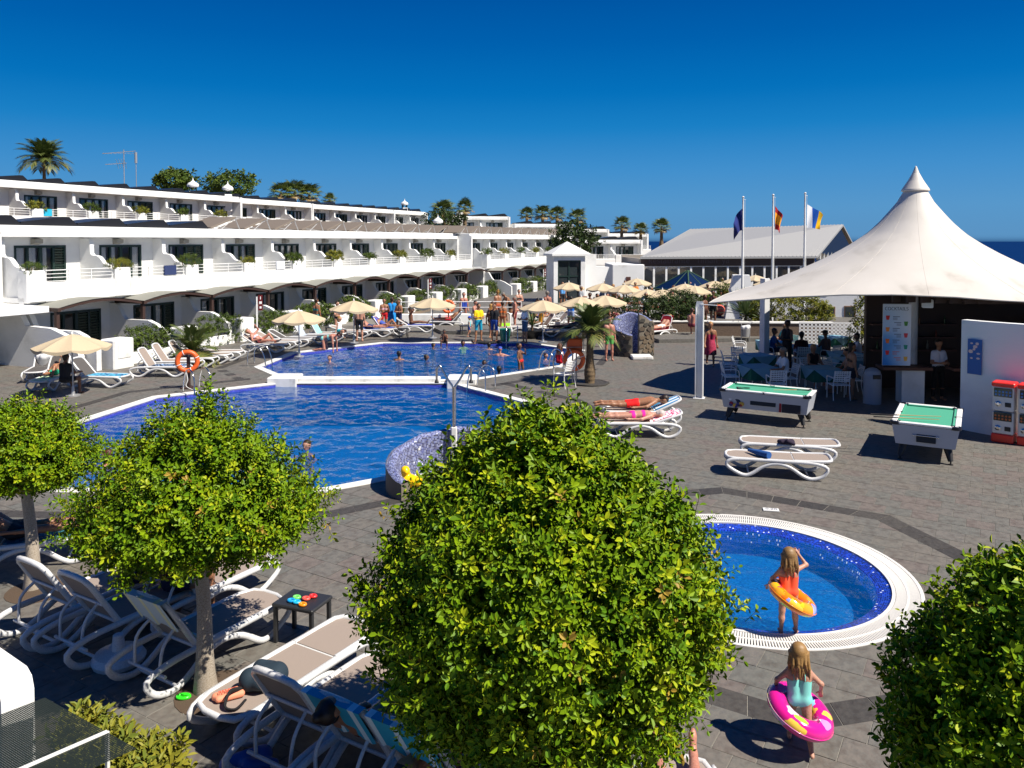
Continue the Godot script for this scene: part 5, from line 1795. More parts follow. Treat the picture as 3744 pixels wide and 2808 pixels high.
# at: ground (or seat) point; turn: facing, 0 = +z (to the camera)
func person(label: String, pose: String, at: Vector3, turn: float, h: float, skin: String, hair: Color, wear: Array, style := "short", fine := false, face := false) -> Node3D:
	var b := body(pose, fine)
	var o := thing("person", label, "person", at, turn)
	var k := h / 1.72
	var x := Transform3D(Basis().scaled(Vector3.ONE * k), Vector3.ZERO)
	var sv: Vector3 = SKIN[skin]
	var body_node := part(o, "body", b.body, mat("skin_" + skin, lin(sv.x, sv.y, sv.z), 0.5, {"subsurf_scatter_enabled": true, "subsurf_scatter_strength": 0.12, "albedo_texture": skin_tex, "uv1_triplanar": true, "uv1_scale": Vector3.ONE * 3.0}), x)
	for w in wear:
		if WEAR.has(w[0]):
			part(o, w[0], wear_mesh(b, w[0]), w[1] if w[1] is Material else cmat(w[1]), x)
	if style == "cap" or style == "hat":
		var hc: Vector3 = b.sk.head + b.lift
		var mb := MB.new()
		var s: float = b.sk.hs
		mb.x = Transform3D(Basis(b.sk.lf, b.sk.nd, b.sk.fw) if true else Basis(), hc)
		mb.lathe([Vector2(0.10 * s, 0.035), Vector2(0.102 * s, 0.07 * s), Vector2(0.085 * s, 0.115 * s), Vector2(0.045 * s, 0.135 * s), Vector2(0.0, 0.14 * s)], 14)
		if style == "hat": mb.lathe([Vector2(0.09 * s, 0.04), Vector2(0.17 * s, 0.032), Vector2(0.17 * s, 0.038), Vector2(0.09 * s, 0.05)], 18)
		else: mb.box(Vector3(0, 0.045 * s, 0.12 * s), Vector3(0.13, 0.012, 0.11) * s, 0.004)
		part(o, style, mb, cmat(hair), x)
	elif style != "bald":
		part(o, "hair", hair_mesh(b, style), mat("hair_" + hair.to_html(false), hair, 0.5, {"albedo_texture": hair_tex, "uv1_triplanar": true, "uv1_scale": Vector3(14, 2.5, 14), "normal_enabled": true, "normal_texture": hair_nrm, "normal_scale": 0.8}), x)
	if wear.size() and wear[0][0] == "dress" and pose in ["walk", "stand"]:
		var sm := MB.new()
		sm.x = Transform3D(Basis().scaled(V(1, 1, 0.85)), V(0, b.lift.y, 0.01))
		sm.lathe([Vector2(0.235, -0.46), Vector2(0.225, -0.3), Vector2(0.205, -0.14), Vector2(0.178, 0.0), Vector2(0.15, 0.12)], 20, Vector3.ZERO, false)
		part(o, "skirt", sm, wear[0][1] if wear[0][1] is Material else cmat(wear[0][1]), x)
	if fine and wear.size() and wear[0][0] == "swimsuit":
		var sk: Dictionary = b.sk
		var up: Vector3 = (POSES[pose].get("up", Vector3.UP) as Vector3).normalized()
		for s in [-1.0, 1.0]:
			var mb := MB.new()
			var q := []
			for e in [[0.115, 0.30], [0.09, 0.42], [0.0, 0.502], [-0.085, 0.43], [-0.108, 0.33]]:
				q.append(b.lift + sk.lf * s * 0.082 + sk.fw * e[0] + up * e[1])
			mb.tube(smooth_path(q, false, 4), 0.008, 5)
			part(o, "strap", mb, wear[0][1] if wear[0][1] is Material else cmat(wear[0][1]), x)
	if face:
		var hc: Vector3 = b.sk.head + b.lift
		var s: float = b.sk.hs
		var mb := MB.new()
		for e in [1.0, -1.0]:
			mb.ball(hc + b.sk.lf * e * 0.034 * s + b.sk.fw * 0.082 * s + b.sk.nd * 0.012 * s, Vector3(0.013, 0.007, 0.008) * s)
		part(o, "eyes", mb, cmat(Color(0.12, 0.09, 0.07), 0.3), x)
		mb = MB.new()
		mb.ball(hc + b.sk.fw * 0.080 * s - b.sk.nd * 0.058 * s, Vector3(0.024, 0.006, 0.01) * s)
		part(o, "mouth", mb, cmat(Color(0.55, 0.25, 0.22), 0.5), x)
	return o

# ---------------------------------------------------------------- furniture
var lounger_proto := {}

func smooth_path(p: Array, closed: bool, sub := 4) -> Array:
	var out := []
	var n := p.size()
	for i in (n if closed else n - 1):
		var a: Vector3 = p[(i - 1 + n) % n] if closed else p[maxi(i - 1, 0)]
		var b: Vector3 = p[i]
		var c: Vector3 = p[(i + 1) % n]
		var d: Vector3 = p[(i + 2) % n] if closed else p[mini(i + 2, n - 1)]
		for k in sub:
			out.append(b.cubic_interpolate(c, a, d, float(k) / sub))
	if not closed: out.append(p[n - 1])
	return out

# local: head end at -z, foot end at +z
func lounger(label: String, at: Vector3, turn: float, back: float, fabric: String, group := "sun loungers") -> Node3D:
	var key := "%s_%.2f" % [fabric, back]
	if lounger_proto.has(key):
		return copy(lounger_proto[key], label, at, turn)
	var o := thing("sun_lounger", label, "sun lounger", at, turn, group)
	lounger_proto[key] = o
	for s in [-1.0, 1.0]:
		var x: float = 0.315 * s
		var mb := MB.new()
		var p := [V(x, 0.33, 0.80), V(x, 0.345, 0.3), V(x, 0.345, -0.3), V(x, 0.33, -0.72), V(x, 0.25, -0.94), V(x, 0.10, -0.86), V(x, 0.035, -0.66), V(x, 0.09, -0.48), V(x, 0.235, -0.26), V(x, 0.292, -0.02), V(x, 0.23, 0.22), V(x, 0.09, 0.42), V(x, 0.035, 0.56), V(x, 0.08, 0.72), V(x, 0.22, 0.92)]
		mb.tube(smooth_path(p, true, 3), 0.029, 7, true, 1.25)
		part(o, "side_frame", mb, mats["plastic_white"])
	var mb := MB.new()
	# seat rim with rounded foot corners
	var rim := [V(-0.30, 0.352, -0.34), V(-0.305, 0.352, 0.2), V(-0.30, 0.352, 0.72), V(-0.24, 0.350, 0.88), V(-0.1, 0.350, 0.925), V(0.1, 0.350, 0.925), V(0.24, 0.350, 0.88), V(0.30, 0.352, 0.72), V(0.305, 0.352, 0.2), V(0.30, 0.352, -0.34)]
	mb.tube(rim, 0.030, 6)
	mb.rod(V(-0.3, 0.345, -0.34), V(0.3, 0.345, -0.34), 0.02, 6)
	mb.rod(V(-0.31, 0.06, -0.6), V(0.31, 0.06, -0.6), 0.018, 6)
	mb.rod(V(-0.31, 0.06, 0.5), V(0.31, 0.06, 0.5), 0.018, 6)
	mb.rod(V(-0.31, 0.27, 0.0), V(0.31, 0.27, 0.0), 0.018, 6)
	part(o, "seat_frame", mb, mats["plastic_white"])
	mb = MB.new()
	var poly := pv([Vector2(-0.29, 0.34), Vector2(0.29, 0.34), Vector2(0.295, -0.2), Vector2(0.285, -0.72), Vector2(0.22, -0.86), Vector2(0.09, -0.905), Vector2(-0.09, -0.905), Vector2(-0.22, -0.86), Vector2(-0.285, -0.72), Vector2(-0.295, -0.2)])
	mb.prism(poly, Transform3D(Basis(Vector3.RIGHT, -PI / 2), V(0, 0.356, 0)), 0.012)
	part(o, "seat_sling", mb, mats[fabric])
	# backrest, hinged at z = -0.33
	var hinge := Transform3D(Basis(Vector3.RIGHT, back), V(0, 0.356, -0.34))
	var L := 0.70
	mb = MB.new()
	mb.x = hinge
	var br := [V(-0.29, 0, 0.0), V(-0.295, 0.005, -L * 0.5), V(-0.285, 0.012, -L * 0.86), V(-0.22, 0.015, -L * 0.97), V(-0.09, 0.015, -L), V(0.09, 0.015, -L), V(0.22, 0.015, -L * 0.97), V(0.285, 0.012, -L * 0.86), V(0.295, 0.005, -L * 0.5), V(0.29, 0, 0.0)]
	mb.tube(br, 0.032, 6)
	mb.rod(V(-0.29, -0.015, -L * 0.45), V(0.29, -0.015, -L * 0.45), 0.018, 6)
	var bk := part(o, "backrest", mb, mats["plastic_white"])
	mb = MB.new()
	mb.x = hinge
	mb.prism(pv([Vector2(-0.28, 0.01), Vector2(0.28, 0.01), Vector2(0.285, L * 0.5), Vector2(0.275, L * 0.85), Vector2(0.2, L * 0.95), Vector2(-0.2, L * 0.95), Vector2(-0.275, L * 0.85), Vector2(-0.285, L * 0.5)]), Transform3D(Basis(Vector3.RIGHT, -PI / 2), V(0, 0.008, 0)), 0.012)
	part(bk, "back_sling", mb, mats[fabric])
	if back > 0.2:
		mb = MB.new()
		var up: Vector3 = hinge * V(0, -0.02, -L * 0.45)
		for s in [-0.2, 0.2]:
			mb.tube(smooth_path([V(s, up.y, up.z), V(s * 1.1, up.y * 0.6 + 0.1, up.z - 0.16), V(s, 0.2, -0.72)], false, 4), 0.017, 6)
		mb.rod(V(-0.3, 0.2, -0.72), V(0.3, 0.2, -0.72), 0.018, 6)
		part(o, "back_strut", mb, mats["plastic_white"])
	return o

# a towel lying over a lounger: follows seat then back
func towel(label: String, at: Vector3, turn: float, back: float, c: Color, c2: Color, from := 0.6, to := -0.66, w := 0.6, stripes := 0):
	var mb := MB.new()
	var r := RandomNumberGenerator.new()
	r.seed = hash(label)
	var n := 22
	var mcol := 10
	var pt := func(i: int, j: int) -> Vector3:
		var z := lerpf(from, to, float(i) / n)
		var x := lerpf(-w / 2, w / 2, float(j) / mcol)
		var y := 0.374 + 0.008 * noise.get_noise_2d(x * 500.0 + r.seed % 97, z * 400.0)
		if z < -0.34:
			var q := Transform3D(Basis(Vector3.RIGHT, back), V(0, 0.356, -0.34)) * V(x, 0.036, z + 0.34)
			return q
		if absf(x) > 0.31: y -= (absf(x) - 0.31) * 2.5
		return V(x, y, z)
	for i in n:
		for j in mcol:
			mb.col = c.srgb_to_linear()
			if stripes > 0 and (j * stripes / mcol) % 2 == 1: mb.col = c2.srgb_to_linear()
			elif stripes < 0 and noise.get_noise_2d(i * 90.0, j * 90.0 + r.seed % 51) > 0.15: mb.col = c2.srgb_to_linear()
			mb.quad(pt.call(i, j), pt.call(i, j + 1), pt.call(i + 1, j + 1), pt.call(i + 1, j))
	if to <= -1.0 and back > 0.6:      # folded over the top of the backrest and hanging behind it
		var hx := Transform3D(Basis(Vector3.RIGHT, back), V(0, 0.356, -0.34))
		for j in mcol:
			mb.col = c2.srgb_to_linear() if (stripes > 0 and (j * stripes / mcol) % 2 == 1) or (stripes < 0 and j % 4 == 1) else c.srgb_to_linear()
			var x0 := lerpf(-w / 2, w / 2, float(j) / mcol)
			var x1 := lerpf(-w / 2, w / 2, float(j + 1) / mcol)
			var e0 := -0.34 + 0.05 * sin(j * 1.3)
			var e1 := -0.34 + 0.05 * sin((j + 1) * 1.3)
			mb.quad(hx * V(x0, 0.036, to + 0.34), hx * V(x1, 0.036, to + 0.34), hx * V(x1, -0.04, -0.745), hx * V(x0, -0.04, -0.745))
			mb.quad(hx * V(x0, -0.04, -0.745), hx * V(x1, -0.04, -0.745), hx * V(x1, -0.052, e1), hx * V(x0, -0.052, e0))
	var o := solo("towel", mb, mats["sheet_print"], label, "towel", "towels on loungers", Transform3D(Basis(Vector3.UP, turn), at))
	return o

var parasol_proto: Node3D

func parasol(label: String, at: Vector3, turn := 0.0, tilt := 0.0) -> Node3D:
	if parasol_proto:
		var c := copy(parasol_proto, label, at, turn)
		c.rotation.x = tilt
		return c
	var o := thing("parasol", label, "parasol", at, turn, "cream parasols")
	parasol_proto = o
	var mb := MB.new()
	mb.rod(V(0, 0.05, 0), V(0, 1.8, 0), 0.02, 8)
	part(o, "pole", mb, mats["galvanised"])
	mb = MB.new()
	mb.lathe([Vector2(0.2, 0.0), Vector2(0.2, 0.03), Vector2(0.06, 0.05), Vector2(0.035, 0.28), Vector2(0.03, 0.3)], 16)
	part(o, "base", mb, mats["galvanised"])
	var R := 1.06
	var rib := MB.new()
	for k in 8:
		var a0 := TAU * k / 8
		var a1 := TAU * (k + 1) / 8
		mb = MB.new()
		var steps := 5
		var P := func(f: float, s: float) -> Vector3:
			var a := lerpf(a0, a1, s)
			var sag := 0.05 * sin(PI * s) * f
			var rr := R * f * (1.0 - 0.075 * sin(PI * s))
			return V(cos(a) * rr, 1.84 - 0.36 * pow(f, 1.25) - sag, sin(a) * rr)
		for i in steps:
			for j in 6:
				var f0 := float(i) / steps
				var f1 := float(i + 1) / steps
				mb.quad(P.call(f0, j / 6.0), P.call(f0, (j + 1) / 6.0), P.call(f1, (j + 1) / 6.0), P.call(f1, j / 6.0))
		for j in 6:
			var p0: Vector3 = P.call(1.0, j / 6.0)
			var p1: Vector3 = P.call(1.0, (j + 1) / 6.0)
			var d0 := 0.05 + 0.05 * sin(PI * j / 6.0)
			var d1 := 0.05 + 0.05 * sin(PI * (j + 1) / 6.0)
			mb.quad(p0, p1, p1 - V(0, d1, 0), p0 - V(0, d0, 0))
		part(o, "canopy_panel", mb, mats["parasol"])
		rib.rod(V(0, 1.8, 0), V(cos(a0) * R * 0.98, 1.46, sin(a0) * R * 0.98), 0.008, 4)
	part(o, "ribs", rib, mats["galvanised"])
	mb = MB.new()
	mb.lathe([Vector2(0.035, 1.82), Vector2(0.04, 1.86), Vector2(0.02, 1.9), Vector2(0.025, 1.93), Vector2(0.0, 1.95)], 10)
	part(o, "finial", mb, mats["plastic_white"])
	return o

var chair_proto := {}

func chair(label: String, at: Vector3, turn: float) -> Node3D:   # back at -z
	if chair_proto.has("c"): return copy(chair_proto["c"], label, at, turn)
	var o := thing("patio_chair", label, "chair", at, turn, "white patio chairs")
	chair_proto["c"] = o
	var m: Material = mats["white_paint"]
	for s in [-1.0, 1.0]:
		var mb := MB.new()
		mb.tube(smooth_path([V(0.25 * s, 0, 0.24), V(0.25 * s, 0.42, 0.22)], false), 0.014, 6)
		part(o, "leg", mb, m)
		mb = MB.new()
		mb.tube(smooth_path([V(0.24 * s, 0, -0.26), V(0.23 * s, 0.42, -0.2), V(0.22 * s, 0.86, -0.3)], false), 0.014, 6)
		part(o, "leg", mb, m)
		mb = MB.new()
		mb.tube(smooth_path([V(0.25 * s, 0.40, 0.22), V(0.27 * s, 0.60, 0.2), V(0.28 * s, 0.66, 0.08), V(0.25 * s, 0.65, -0.24)], false), 0.014, 6, false, 1.3)
		part(o, "armrest", mb, m)
	var mb := MB.new()
	for i in 8: mb.box(V(0, 0.43, 0.2 - i * 0.057), V(0.46, 0.012, 0.036))
	mb.box(V(0.235, 0.425, 0), V(0.025, 0.03, 0.46)); mb.box(V(-0.235, 0.425, 0), V(0.025, 0.03, 0.46))
	part(o, "seat", mb, m)
	mb = MB.new()
	for i in 6: mb.box(V(0, 0.56 + i * 0.055, -0.227 - i * 0.0125), V(0.44, 0.03, 0.012))
	for i in 7: mb.box(V(-0.2 + i * 0.066, 0.70, -0.255), V(0.012, 0.32, 0.014), 0.0, Basis(Vector3.RIGHT, -0.22))
	part(o, "backrest", mb, m)
	return o

func dining_table(label: String, at: Vector3, turn: float) -> Node3D:
	if chair_proto.has("t"): return copy(chair_proto["t"], label, at, turn)
	var o := thing("bar_table", label, "table", at, turn, "tables under the bar canopy")
	chair_proto["t"] = o
	var mb := MB.new()
	mb.box(V(0, 0.71, 0), V(0.8, 0.03, 0.8), 0.005)
	part(o, "table_top", mb, mats["white_paint"])
	for k in [[-1, -1], [1, -1], [1, 1], [-1, 1]]:
		mb = MB.new()
		mb.rod(V(0.34 * k[0], 0, 0.34 * k[1]), V(0.34 * k[0], 0.7, 0.34 * k[1]), 0.018, 6)
		part(o, "leg", mb, mats["white_paint"])
	# green under-cloth, pale blue over-cloth laid as a diamond
	for q in [[0.0, 0.44, 0.36, 0.738, "cloth_green"], [PI / 4, 0.47, 0.26, 0.75, "cloth_blue"]]:
		mb = MB.new()
		var b := Basis(Vector3.UP, q[0])
		var e: float = q[1]
		var y: float = q[3]
		if q[0] == 0.0:
			mb.quad(V(-e, y, e), V(e, y, e), V(e, y, -e), V(-e, y, -e))
			for i in 4:
				var bb := Basis(Vector3.UP, i * PI / 2)
				for s in 6:
					var x0 := lerpf(-e, e, s / 6.0)
					var x1 := lerpf(-e, e, (s + 1) / 6.0)
					var z0 := e + 0.03 * (s % 2)
					var z1 := e + 0.03 * ((s + 1) % 2)
					mb.quad(bb * V(x0, y - q[2], z0), bb * V(x1, y - q[2], z1), bb * V(x1, y, e), bb * V(x0, y, e))
		else:
			var c := 0.445
			mb.quad(V(-c, y, c), V(c, y, c), V(c, y, -c), V(-c, y, -c))
			for i in 4:
				var bb := Basis(Vector3.UP, i * PI / 2)
				mb.tri(bb * V(0, y - 0.34, c + 0.055), bb * V(c, y, c + 0.012), bb * V(-c, y, c + 0.012))
		part(o, "tablecloth", mb, mats[q[4]])
	return o

# ---------------------------------------------------------------- canopy and bar
func build_canopy():
	var o := thing("peaked_canopy", "big cream tensile canopy with a tall peak over the bar tables", "canopy", V(12.27, 0, -24.0))
	var prof := [[0.30, 6.16], [0.5, 5.78], [0.72, 5.5], [1.0, 5.16], [1.34, 4.82], [1.75, 4.52], [2.2, 4.24], [2.75, 3.94], [3.3, 3.68], [3.95, 3.40], [4.6, 3.14], [5.3, 2.93], [6.2, 2.72]]
	# reach of the edge by bearing: 0 = left tip, 90 = towards the camera
	var edge := [[-180, 6.4], [-150, 5.0], [-120, 4.9], [-95, 6.3], [-60, 4.9], [-30, 4.9], [-8, 5.75], [0, 6.25], [8, 5.7], [20, 5.05], [40, 4.55], [58, 4.4], [75, 4.45], [95, 4.7], [115, 5.2], [138, 6.4], [150, 5.6], [180, 6.4]]
	var E := func(a: float) -> float:
		for i in edge.size() - 1:
			if a <= edge[i + 1][0]:
				var t: float = (a - edge[i][0]) / float(edge[i + 1][0] - edge[i][0])
				return lerpf(edge[i][1], edge[i + 1][1], t)
		return 5.0
	var Hh := func(r: float) -> float:
		for i in prof.size() - 1:
			if r <= prof[i + 1][0]:
				var t: float = (r - prof[i][0]) / (prof[i + 1][0] - prof[i][0])
				return lerpf(prof[i][1], prof[i + 1][1], t)
		return 2.7
	var n := 96
	var m := 26
	var P := func(i: int, j: int, dy: float) -> Vector3:
		var a := -180.0 + 360.0 * i / n
		var r: float = 0.3 + (E.call(a) - 0.3) * pow(float(j) / m, 1.5)
		var y: float = Hh.call(r)
		return V(-cos(deg_to_rad(a)) * r, y + dy, sin(deg_to_rad(a)) * r)
	var mb := MB.new()
	var Nn := func(i: int, j: int) -> Vector3:
		var du: Vector3 = P.call(i + 1, j, 0.0) - P.call(i - 1, j, 0.0)
		var dv: Vector3 = P.call(i, mini(j + 1, m), 0.0) - P.call(i, maxi(j - 1, 0), 0.0)
		var q := dv.cross(du).normalized()
		return q if q.y > 0 else -q
	for i in n:
		for j in m:
			var q := [P.call(i, j, 0.0), P.call(i + 1, j, 0.0), P.call(i + 1, j + 1, 0.0), P.call(i, j + 1, 0.0)]
			var w := [Nn.call(i, j), Nn.call(i + 1, j), Nn.call(i + 1, j + 1), Nn.call(i, j + 1)]
			var up: Vector3 = (q[2] - q[0]).cross(q[1] - q[0])
			var low := V(0, -0.012, 0)
			if up.y > 0:
				mb.tri_n(q[0], q[2], q[1], w[0], w[2], w[1]); mb.tri_n(q[0], q[3], q[2], w[0], w[3], w[2])
				mb.tri_n(q[0] + low, q[1] + low, q[2] + low, -w[0], -w[1], -w[2]); mb.tri_n(q[0] + low, q[2] + low, q[3] + low, -w[0], -w[2], -w[3])
			else:
				mb.tri_n(q[0], q[1], q[2], w[0], w[1], w[2]); mb.tri_n(q[0], q[2], q[3], w[0], w[2], w[3])
				mb.tri_n(q[0] + low, q[2] + low, q[1] + low, -w[0], -w[2], -w[1]); mb.tri_n(q[0] + low, q[3] + low, q[2] + low, -w[0], -w[3], -w[2])
	part(o, "fabric", mb, mats["canopy"])
	# welded seams and rope edge
	mb = MB.new()
	for s in range(2, 96, 8):
		var pts := []
		for j in range(2, m + 1): pts.append(P.call(s, j, 0.002))
		mb.tube(pts, 0.0035, 3)
	part(o, "seams", mb, mats["canopy"])
	mb = MB.new()
	var rope := []
	for i in n: rope.append(P.call(i, m, -0.01))
	mb.tube(rope, 0.022, 6, true)
	part(o, "edge_rope", mb, mats["canopy"])
	mb = MB.new()
	mb.lathe([Vector2(0.385, 6.1), Vector2(0.395, 6.12), Vector2(0.385, 6.16), Vector2(0.22, 6.42), Vector2(0.1, 6.65), Vector2(0.03, 6.84), Vector2(0.0, 6.88)], 28)
	part(o, "peak_cap", mb, mats["canopy"])
	mb = MB.new()
	mb.rod(V(0, 0, 0), V(0, 6.2, 0), 0.13, 12)
	part(o, "mast", mb, mats["white_paint"])
	# H-section post at the left tip, with its tie
	var post := thing("steel_post", "white steel H-section post holding the canopy's left tip", "post", V(5.47, 0, -22.87), -0.35)
	mb = MB.new()
	mb.box(V(-0.10, 1.34, 0), V(0.025, 2.66, 0.22)); mb.box(V(0.10, 1.34, 0), V(0.025, 2.66, 0.22)); mb.box(V(0, 1.34, 0), V(0.175, 2.66, 0.018))
	part(post, "beam", mb, mats["white_paint"])
	mb = MB.new()
	mb.box(V(0, 0.012, 0), V(0.32, 0.02, 0.32), 0.004)
	part(post, "base_plate", mb, mats["white_paint"])
	mb = MB.new()
	mb.prism(pv([Vector2(-0.12, 0), Vector2(0.12, 0), Vector2(0.09, 0.16), Vector2(-0.09, 0.16)]), Transform3D(Basis(), V(0, 2.672, 0)), 0.03)
	mb.rod(V(0, 2.75, 0.0), V(0.5, 2.74, 0.15), 0.015, 6)
	part(post, "lug", mb, mats["white_paint"])
	# a second post behind, on the terrace side
	var p2 := thing("steel_post", "thick white steel post standing under the canopy's back edge", "post", V(9.4, 0, -29.2), 0.3)
	mb = MB.new()
	mb.box(V(0, 1.6, 0), V(0.22, 3.2, 0.30), 0.005)
	part(p2, "beam", mb, mats["white_paint"])

func build_bar():
	var c := V(12.27, 0, -24.0)
	var o := thing("bar_kiosk", "dark timber bar kiosk under the cream canopy", "bar")
	# ring fascia of dark boards
	for k in 26:
		var a := deg_to_rad(57.0 + k * 5.0)
		var mb := MB.new()
		var r := 3.95
		var p := c + V(-cos(a) * r, 3.14, sin(a) * r)
		mb.box(p, V(0.345, 0.3, 0.05), 0.004, Basis(Vector3.UP, -(a - PI / 2)))
		part(o, "fascia_board", mb, mats["fascia_wood"])
	var mb := MB.new()
	mb.box(c + V(2.3, 1.5, -0.6), V(7.0, 3.0, 0.15))
	mb.box(c + V(2.6, 2.98, 1.5), V(5.4, 0.06, 4.0))
	mb.box(c + V(4.6, 1.2, 2.0), V(0.15, 2.4, 5.0))
	part(o, "back_wall", mb, mats["fascia_wood"])
	mb = MB.new()
	mb.box(c + V(0.2, 1.2, -0.4), V(2.6, 0.05, 0.3)); mb.box(c + V(0.2, 1.6, -0.4), V(2.6, 0.04, 0.25)); mb.box(c + V(0.2, 2.0, -0.4), V(2.6, 0.04, 0.25))
	part(o, "back_shelf", mb, mats["counter_wood"])
	var r := RandomNumberGenerator.new()
	r.seed = 5
	# counter
	var ct := thing("bar_counter", "timber topped white bar counter under the cocktail banner", "counter", V(11.05, 0, -22.3), -0.1)
	mb = MB.new()
	mb.box(V(0.1, 1.0, 0), V(1.35, 0.09, 0.62), 0.01)
	part(ct, "counter_top", mb, mats["counter_wood"])
	mb = MB.new()
	mb.box(V(0.28, 0.48, 0), V(0.62, 0.95, 0.45), 0.01)
	part(ct, "counter_base", mb, mats["white_wall"])
	mb = MB.new()
	mb.box(V(2.4, 1.0, 0.1), V(2.2, 0.08, 0.5), 0.01)
	part(ct, "serving_shelf", mb, mats["counter_wood"])
	for i in 9:
		mb = MB.new()
		var hh := r.randf_range(0.2, 0.3)
		mb.lathe([Vector2(0.036, 0), Vector2(0.036, hh * 0.6), Vector2(0.013, hh * 0.78), Vector2(0.013, hh)], 8)
		solo("bottle", mb, cmat([Color(0.1, 0.25, 0.12), Color(0.35, 0.2, 0.08), Color(0.5, 0.5, 0.45), Color(0.4, 0.06, 0.05)][i % 4], 0.15), "dark bottle on the shelf behind the bar, %s from the left" % ["first", "second", "third", "fourth", "fifth", "sixth", "seventh", "eighth", "ninth"][i], "bottle", "bottles behind the bar", Transform3D(Basis(), c + V(-0.9 + i * 0.26, [1.225, 1.62, 2.02][i % 3], -0.4)))
	mb = MB.new()
	mb.lathe([Vector2(0.24, 0.0), Vector2(0.24, 0.80), Vector2(0.2, 0.93), Vector2(0.1, 1.0), Vector2(0.0, 1.02)], 20)
	var bin := thing("litter_bin", "grey domed litter bin standing left of the bar counter", "bin", V(10.2, 0, -22.15))
	part(bin, "drum", mb, cmat(Color(0.55, 0.57, 0.6), 0.5))
	mb = MB.new()
	mb.box(V(0.02, 0.78, 0.225), V(0.22, 0.12, 0.04), 0.01)
	part(bin, "slot", mb, mats["black_plastic"])
	# flood lamp housing under the canopy edge
	var fl := thing("flood_lamp", "square white flood lamp under the canopy edge", "lamp", V(10.9, 2.85, -20.6), -0.2)
	mb = MB.new()
	mb.box(V(0, 0.1, 0), V(0.26, 0.22, 0.14), 0.02)
	part(fl, "housing", mb, mats["white_paint"])
	mb = MB.new()
	mb.box(V(0, 0.1, 0.074), V(0.2, 0.16, 0.01))
	part(fl, "lens", mb, mats["grate"])
	build_banner()
	# curved white enclosure
	var w := thing("curved_wall", "tall curved white wall of the bar at the right picture edge", "wall", V(14.5, 0, -20.9))
	mb = MB.new()
	var seg := 30
	for i in seg:
		var a0 := deg_to_rad(-153.0 + 103.0 * i / seg)
		var a1 := deg_to_rad(-153.0 + 103.0 * (i + 1) / seg)
		for rr in [[4.0, 1.0], [3.78, -1.0]]:
			var q := [V(cos(a0) * rr[0], 0, -sin(a0) * rr[0]), V(cos(a1) * rr[0], 0, -sin(a1) * rr[0])]
			var n0: Vector3 = V(cos(a0), 0, -sin(a0)) * rr[1]
			var n1: Vector3 = V(cos(a1), 0, -sin(a1)) * rr[1]
			var t := V(0, 2.68, 0)
			if rr[1] > 0:
				mb.tri_n(q[0], q[1], q[1] + t, n0, n1, n1); mb.tri_n(q[0], q[1] + t, q[0] + t, n0, n1, n0)
			else:
				mb.tri_n(q[0], q[1] + t, q[1], n0, n1, n1); mb.tri_n(q[0], q[0] + t, q[1] + t, n0, n0, n1)
		var h := 2.68
		mb.quad(V(cos(a0) * 4.0, h, -sin(a0) * 4.0), V(cos(a1) * 4.0, h, -sin(a1) * 4.0), V(cos(a1) * 3.78, h, -sin(a1) * 3.78), V(cos(a0) * 3.78, h, -sin(a0) * 3.78))
	mb.quad(V(-3.564, 0, 1.816), V(-3.564, 2.68, 1.816), V(-3.368, 2.68, 1.716), V(-3.368, 0, 1.716))
	part(w, "wall", mb, mats["white_wall"])
	# small poster on it
	var ps := thing("poster", "small blue poster on the curved white wall", "poster", V(14.5 - 3.41, 1.4, -20.9 + 2.13), atan2(-0.848, 0.53))
	mb = MB.new()
	mb.box(V(0, 0.42, 0.012), V(0.33, 0.84, 0.012))
	part(ps, "sheet", mb, cmat(Color(0.12, 0.35, 0.62), 0.5))
	var rp := RandomNumberGenerator.new()
	rp.seed = 8
	mb = MB.new()
	for i in 9:
		mb.ball(V(rp.randf_range(-0.1, 0.1), rp.randf_range(0.35, 0.75), 0.019), V(rp.randf_range(0.03, 0.06), rp.randf_range(0.02, 0.05), 0.003), Basis(), 8)
	part(ps, "print", mb, cmat(Color(0.85, 0.75, 0.72), 0.5))
	# capsule vending machine
	for k in 2:
		var v := thing("capsule_vending_machine", ["red topped capsule vending machine column against the curved wall", "red topped capsule vending machine column cut by the right picture edge"][k], "vending machine", [V(11.28, 0, -17.9), V(11.66, 0, -17.57)][k], -0.75, "capsule vending machines")
		for t in [["base", V(0, 0.1, 0), V(0.44, 0.2, 0.4), "red_plastic"], ["top", V(0, 1.33, 0), V(0.46, 0.1, 0.42), "red_plastic"], ["lower_case", V(0, 0.45, 0), V(0.42, 0.5, 0.36), "grate"], ["upper_case", V(0, 1.0, 0), V(0.42, 0.56, 0.36), "grate"]]:
			mb = MB.new()
			mb.box(t[1], t[2], 0.02)
			part(v, t[0], mb, mats[t[3]])
		for y in [0.6, 1.15]:
			mb = MB.new()
			mb.box(V(0, y, 0.185), V(0.36, 0.2, 0.02), 0.008)
			part(v, "window", mb, cmat(Color(0.2, 0.22, 0.2), 0.15))
			mb = MB.new()
			for i in 10: mb.ball(V(-0.14 + (i % 5) * 0.07, y - 0.05 + (i / 5) * 0.07, 0.19), V(0.03, 0.03, 0.016), Basis(), 6)
			part(v, "capsules", mb, cmat([Color(0.75, 0.4, 0.2), Color(0.3, 0.5, 0.75)][int(y)], 0.3))
			mb = MB.new()
			mb.lathe([Vector2(0.06, -0.01), Vector2(0.06, 0.02), Vector2(0.03, 0.04)], 14)
			part(v, "coin_knob", mb, mats["chrome"], Transform3D(Basis(Vector3.RIGHT, PI / 2), V(-0.09, y - 0.26, 0.185)))
			mb = MB.new()
			mb.box(V(0.1, y - 0.27, 0.184), V(0.12, 0.1, 0.02), 0.008)
			part(v, "chute", mb, mats["black_plastic"])

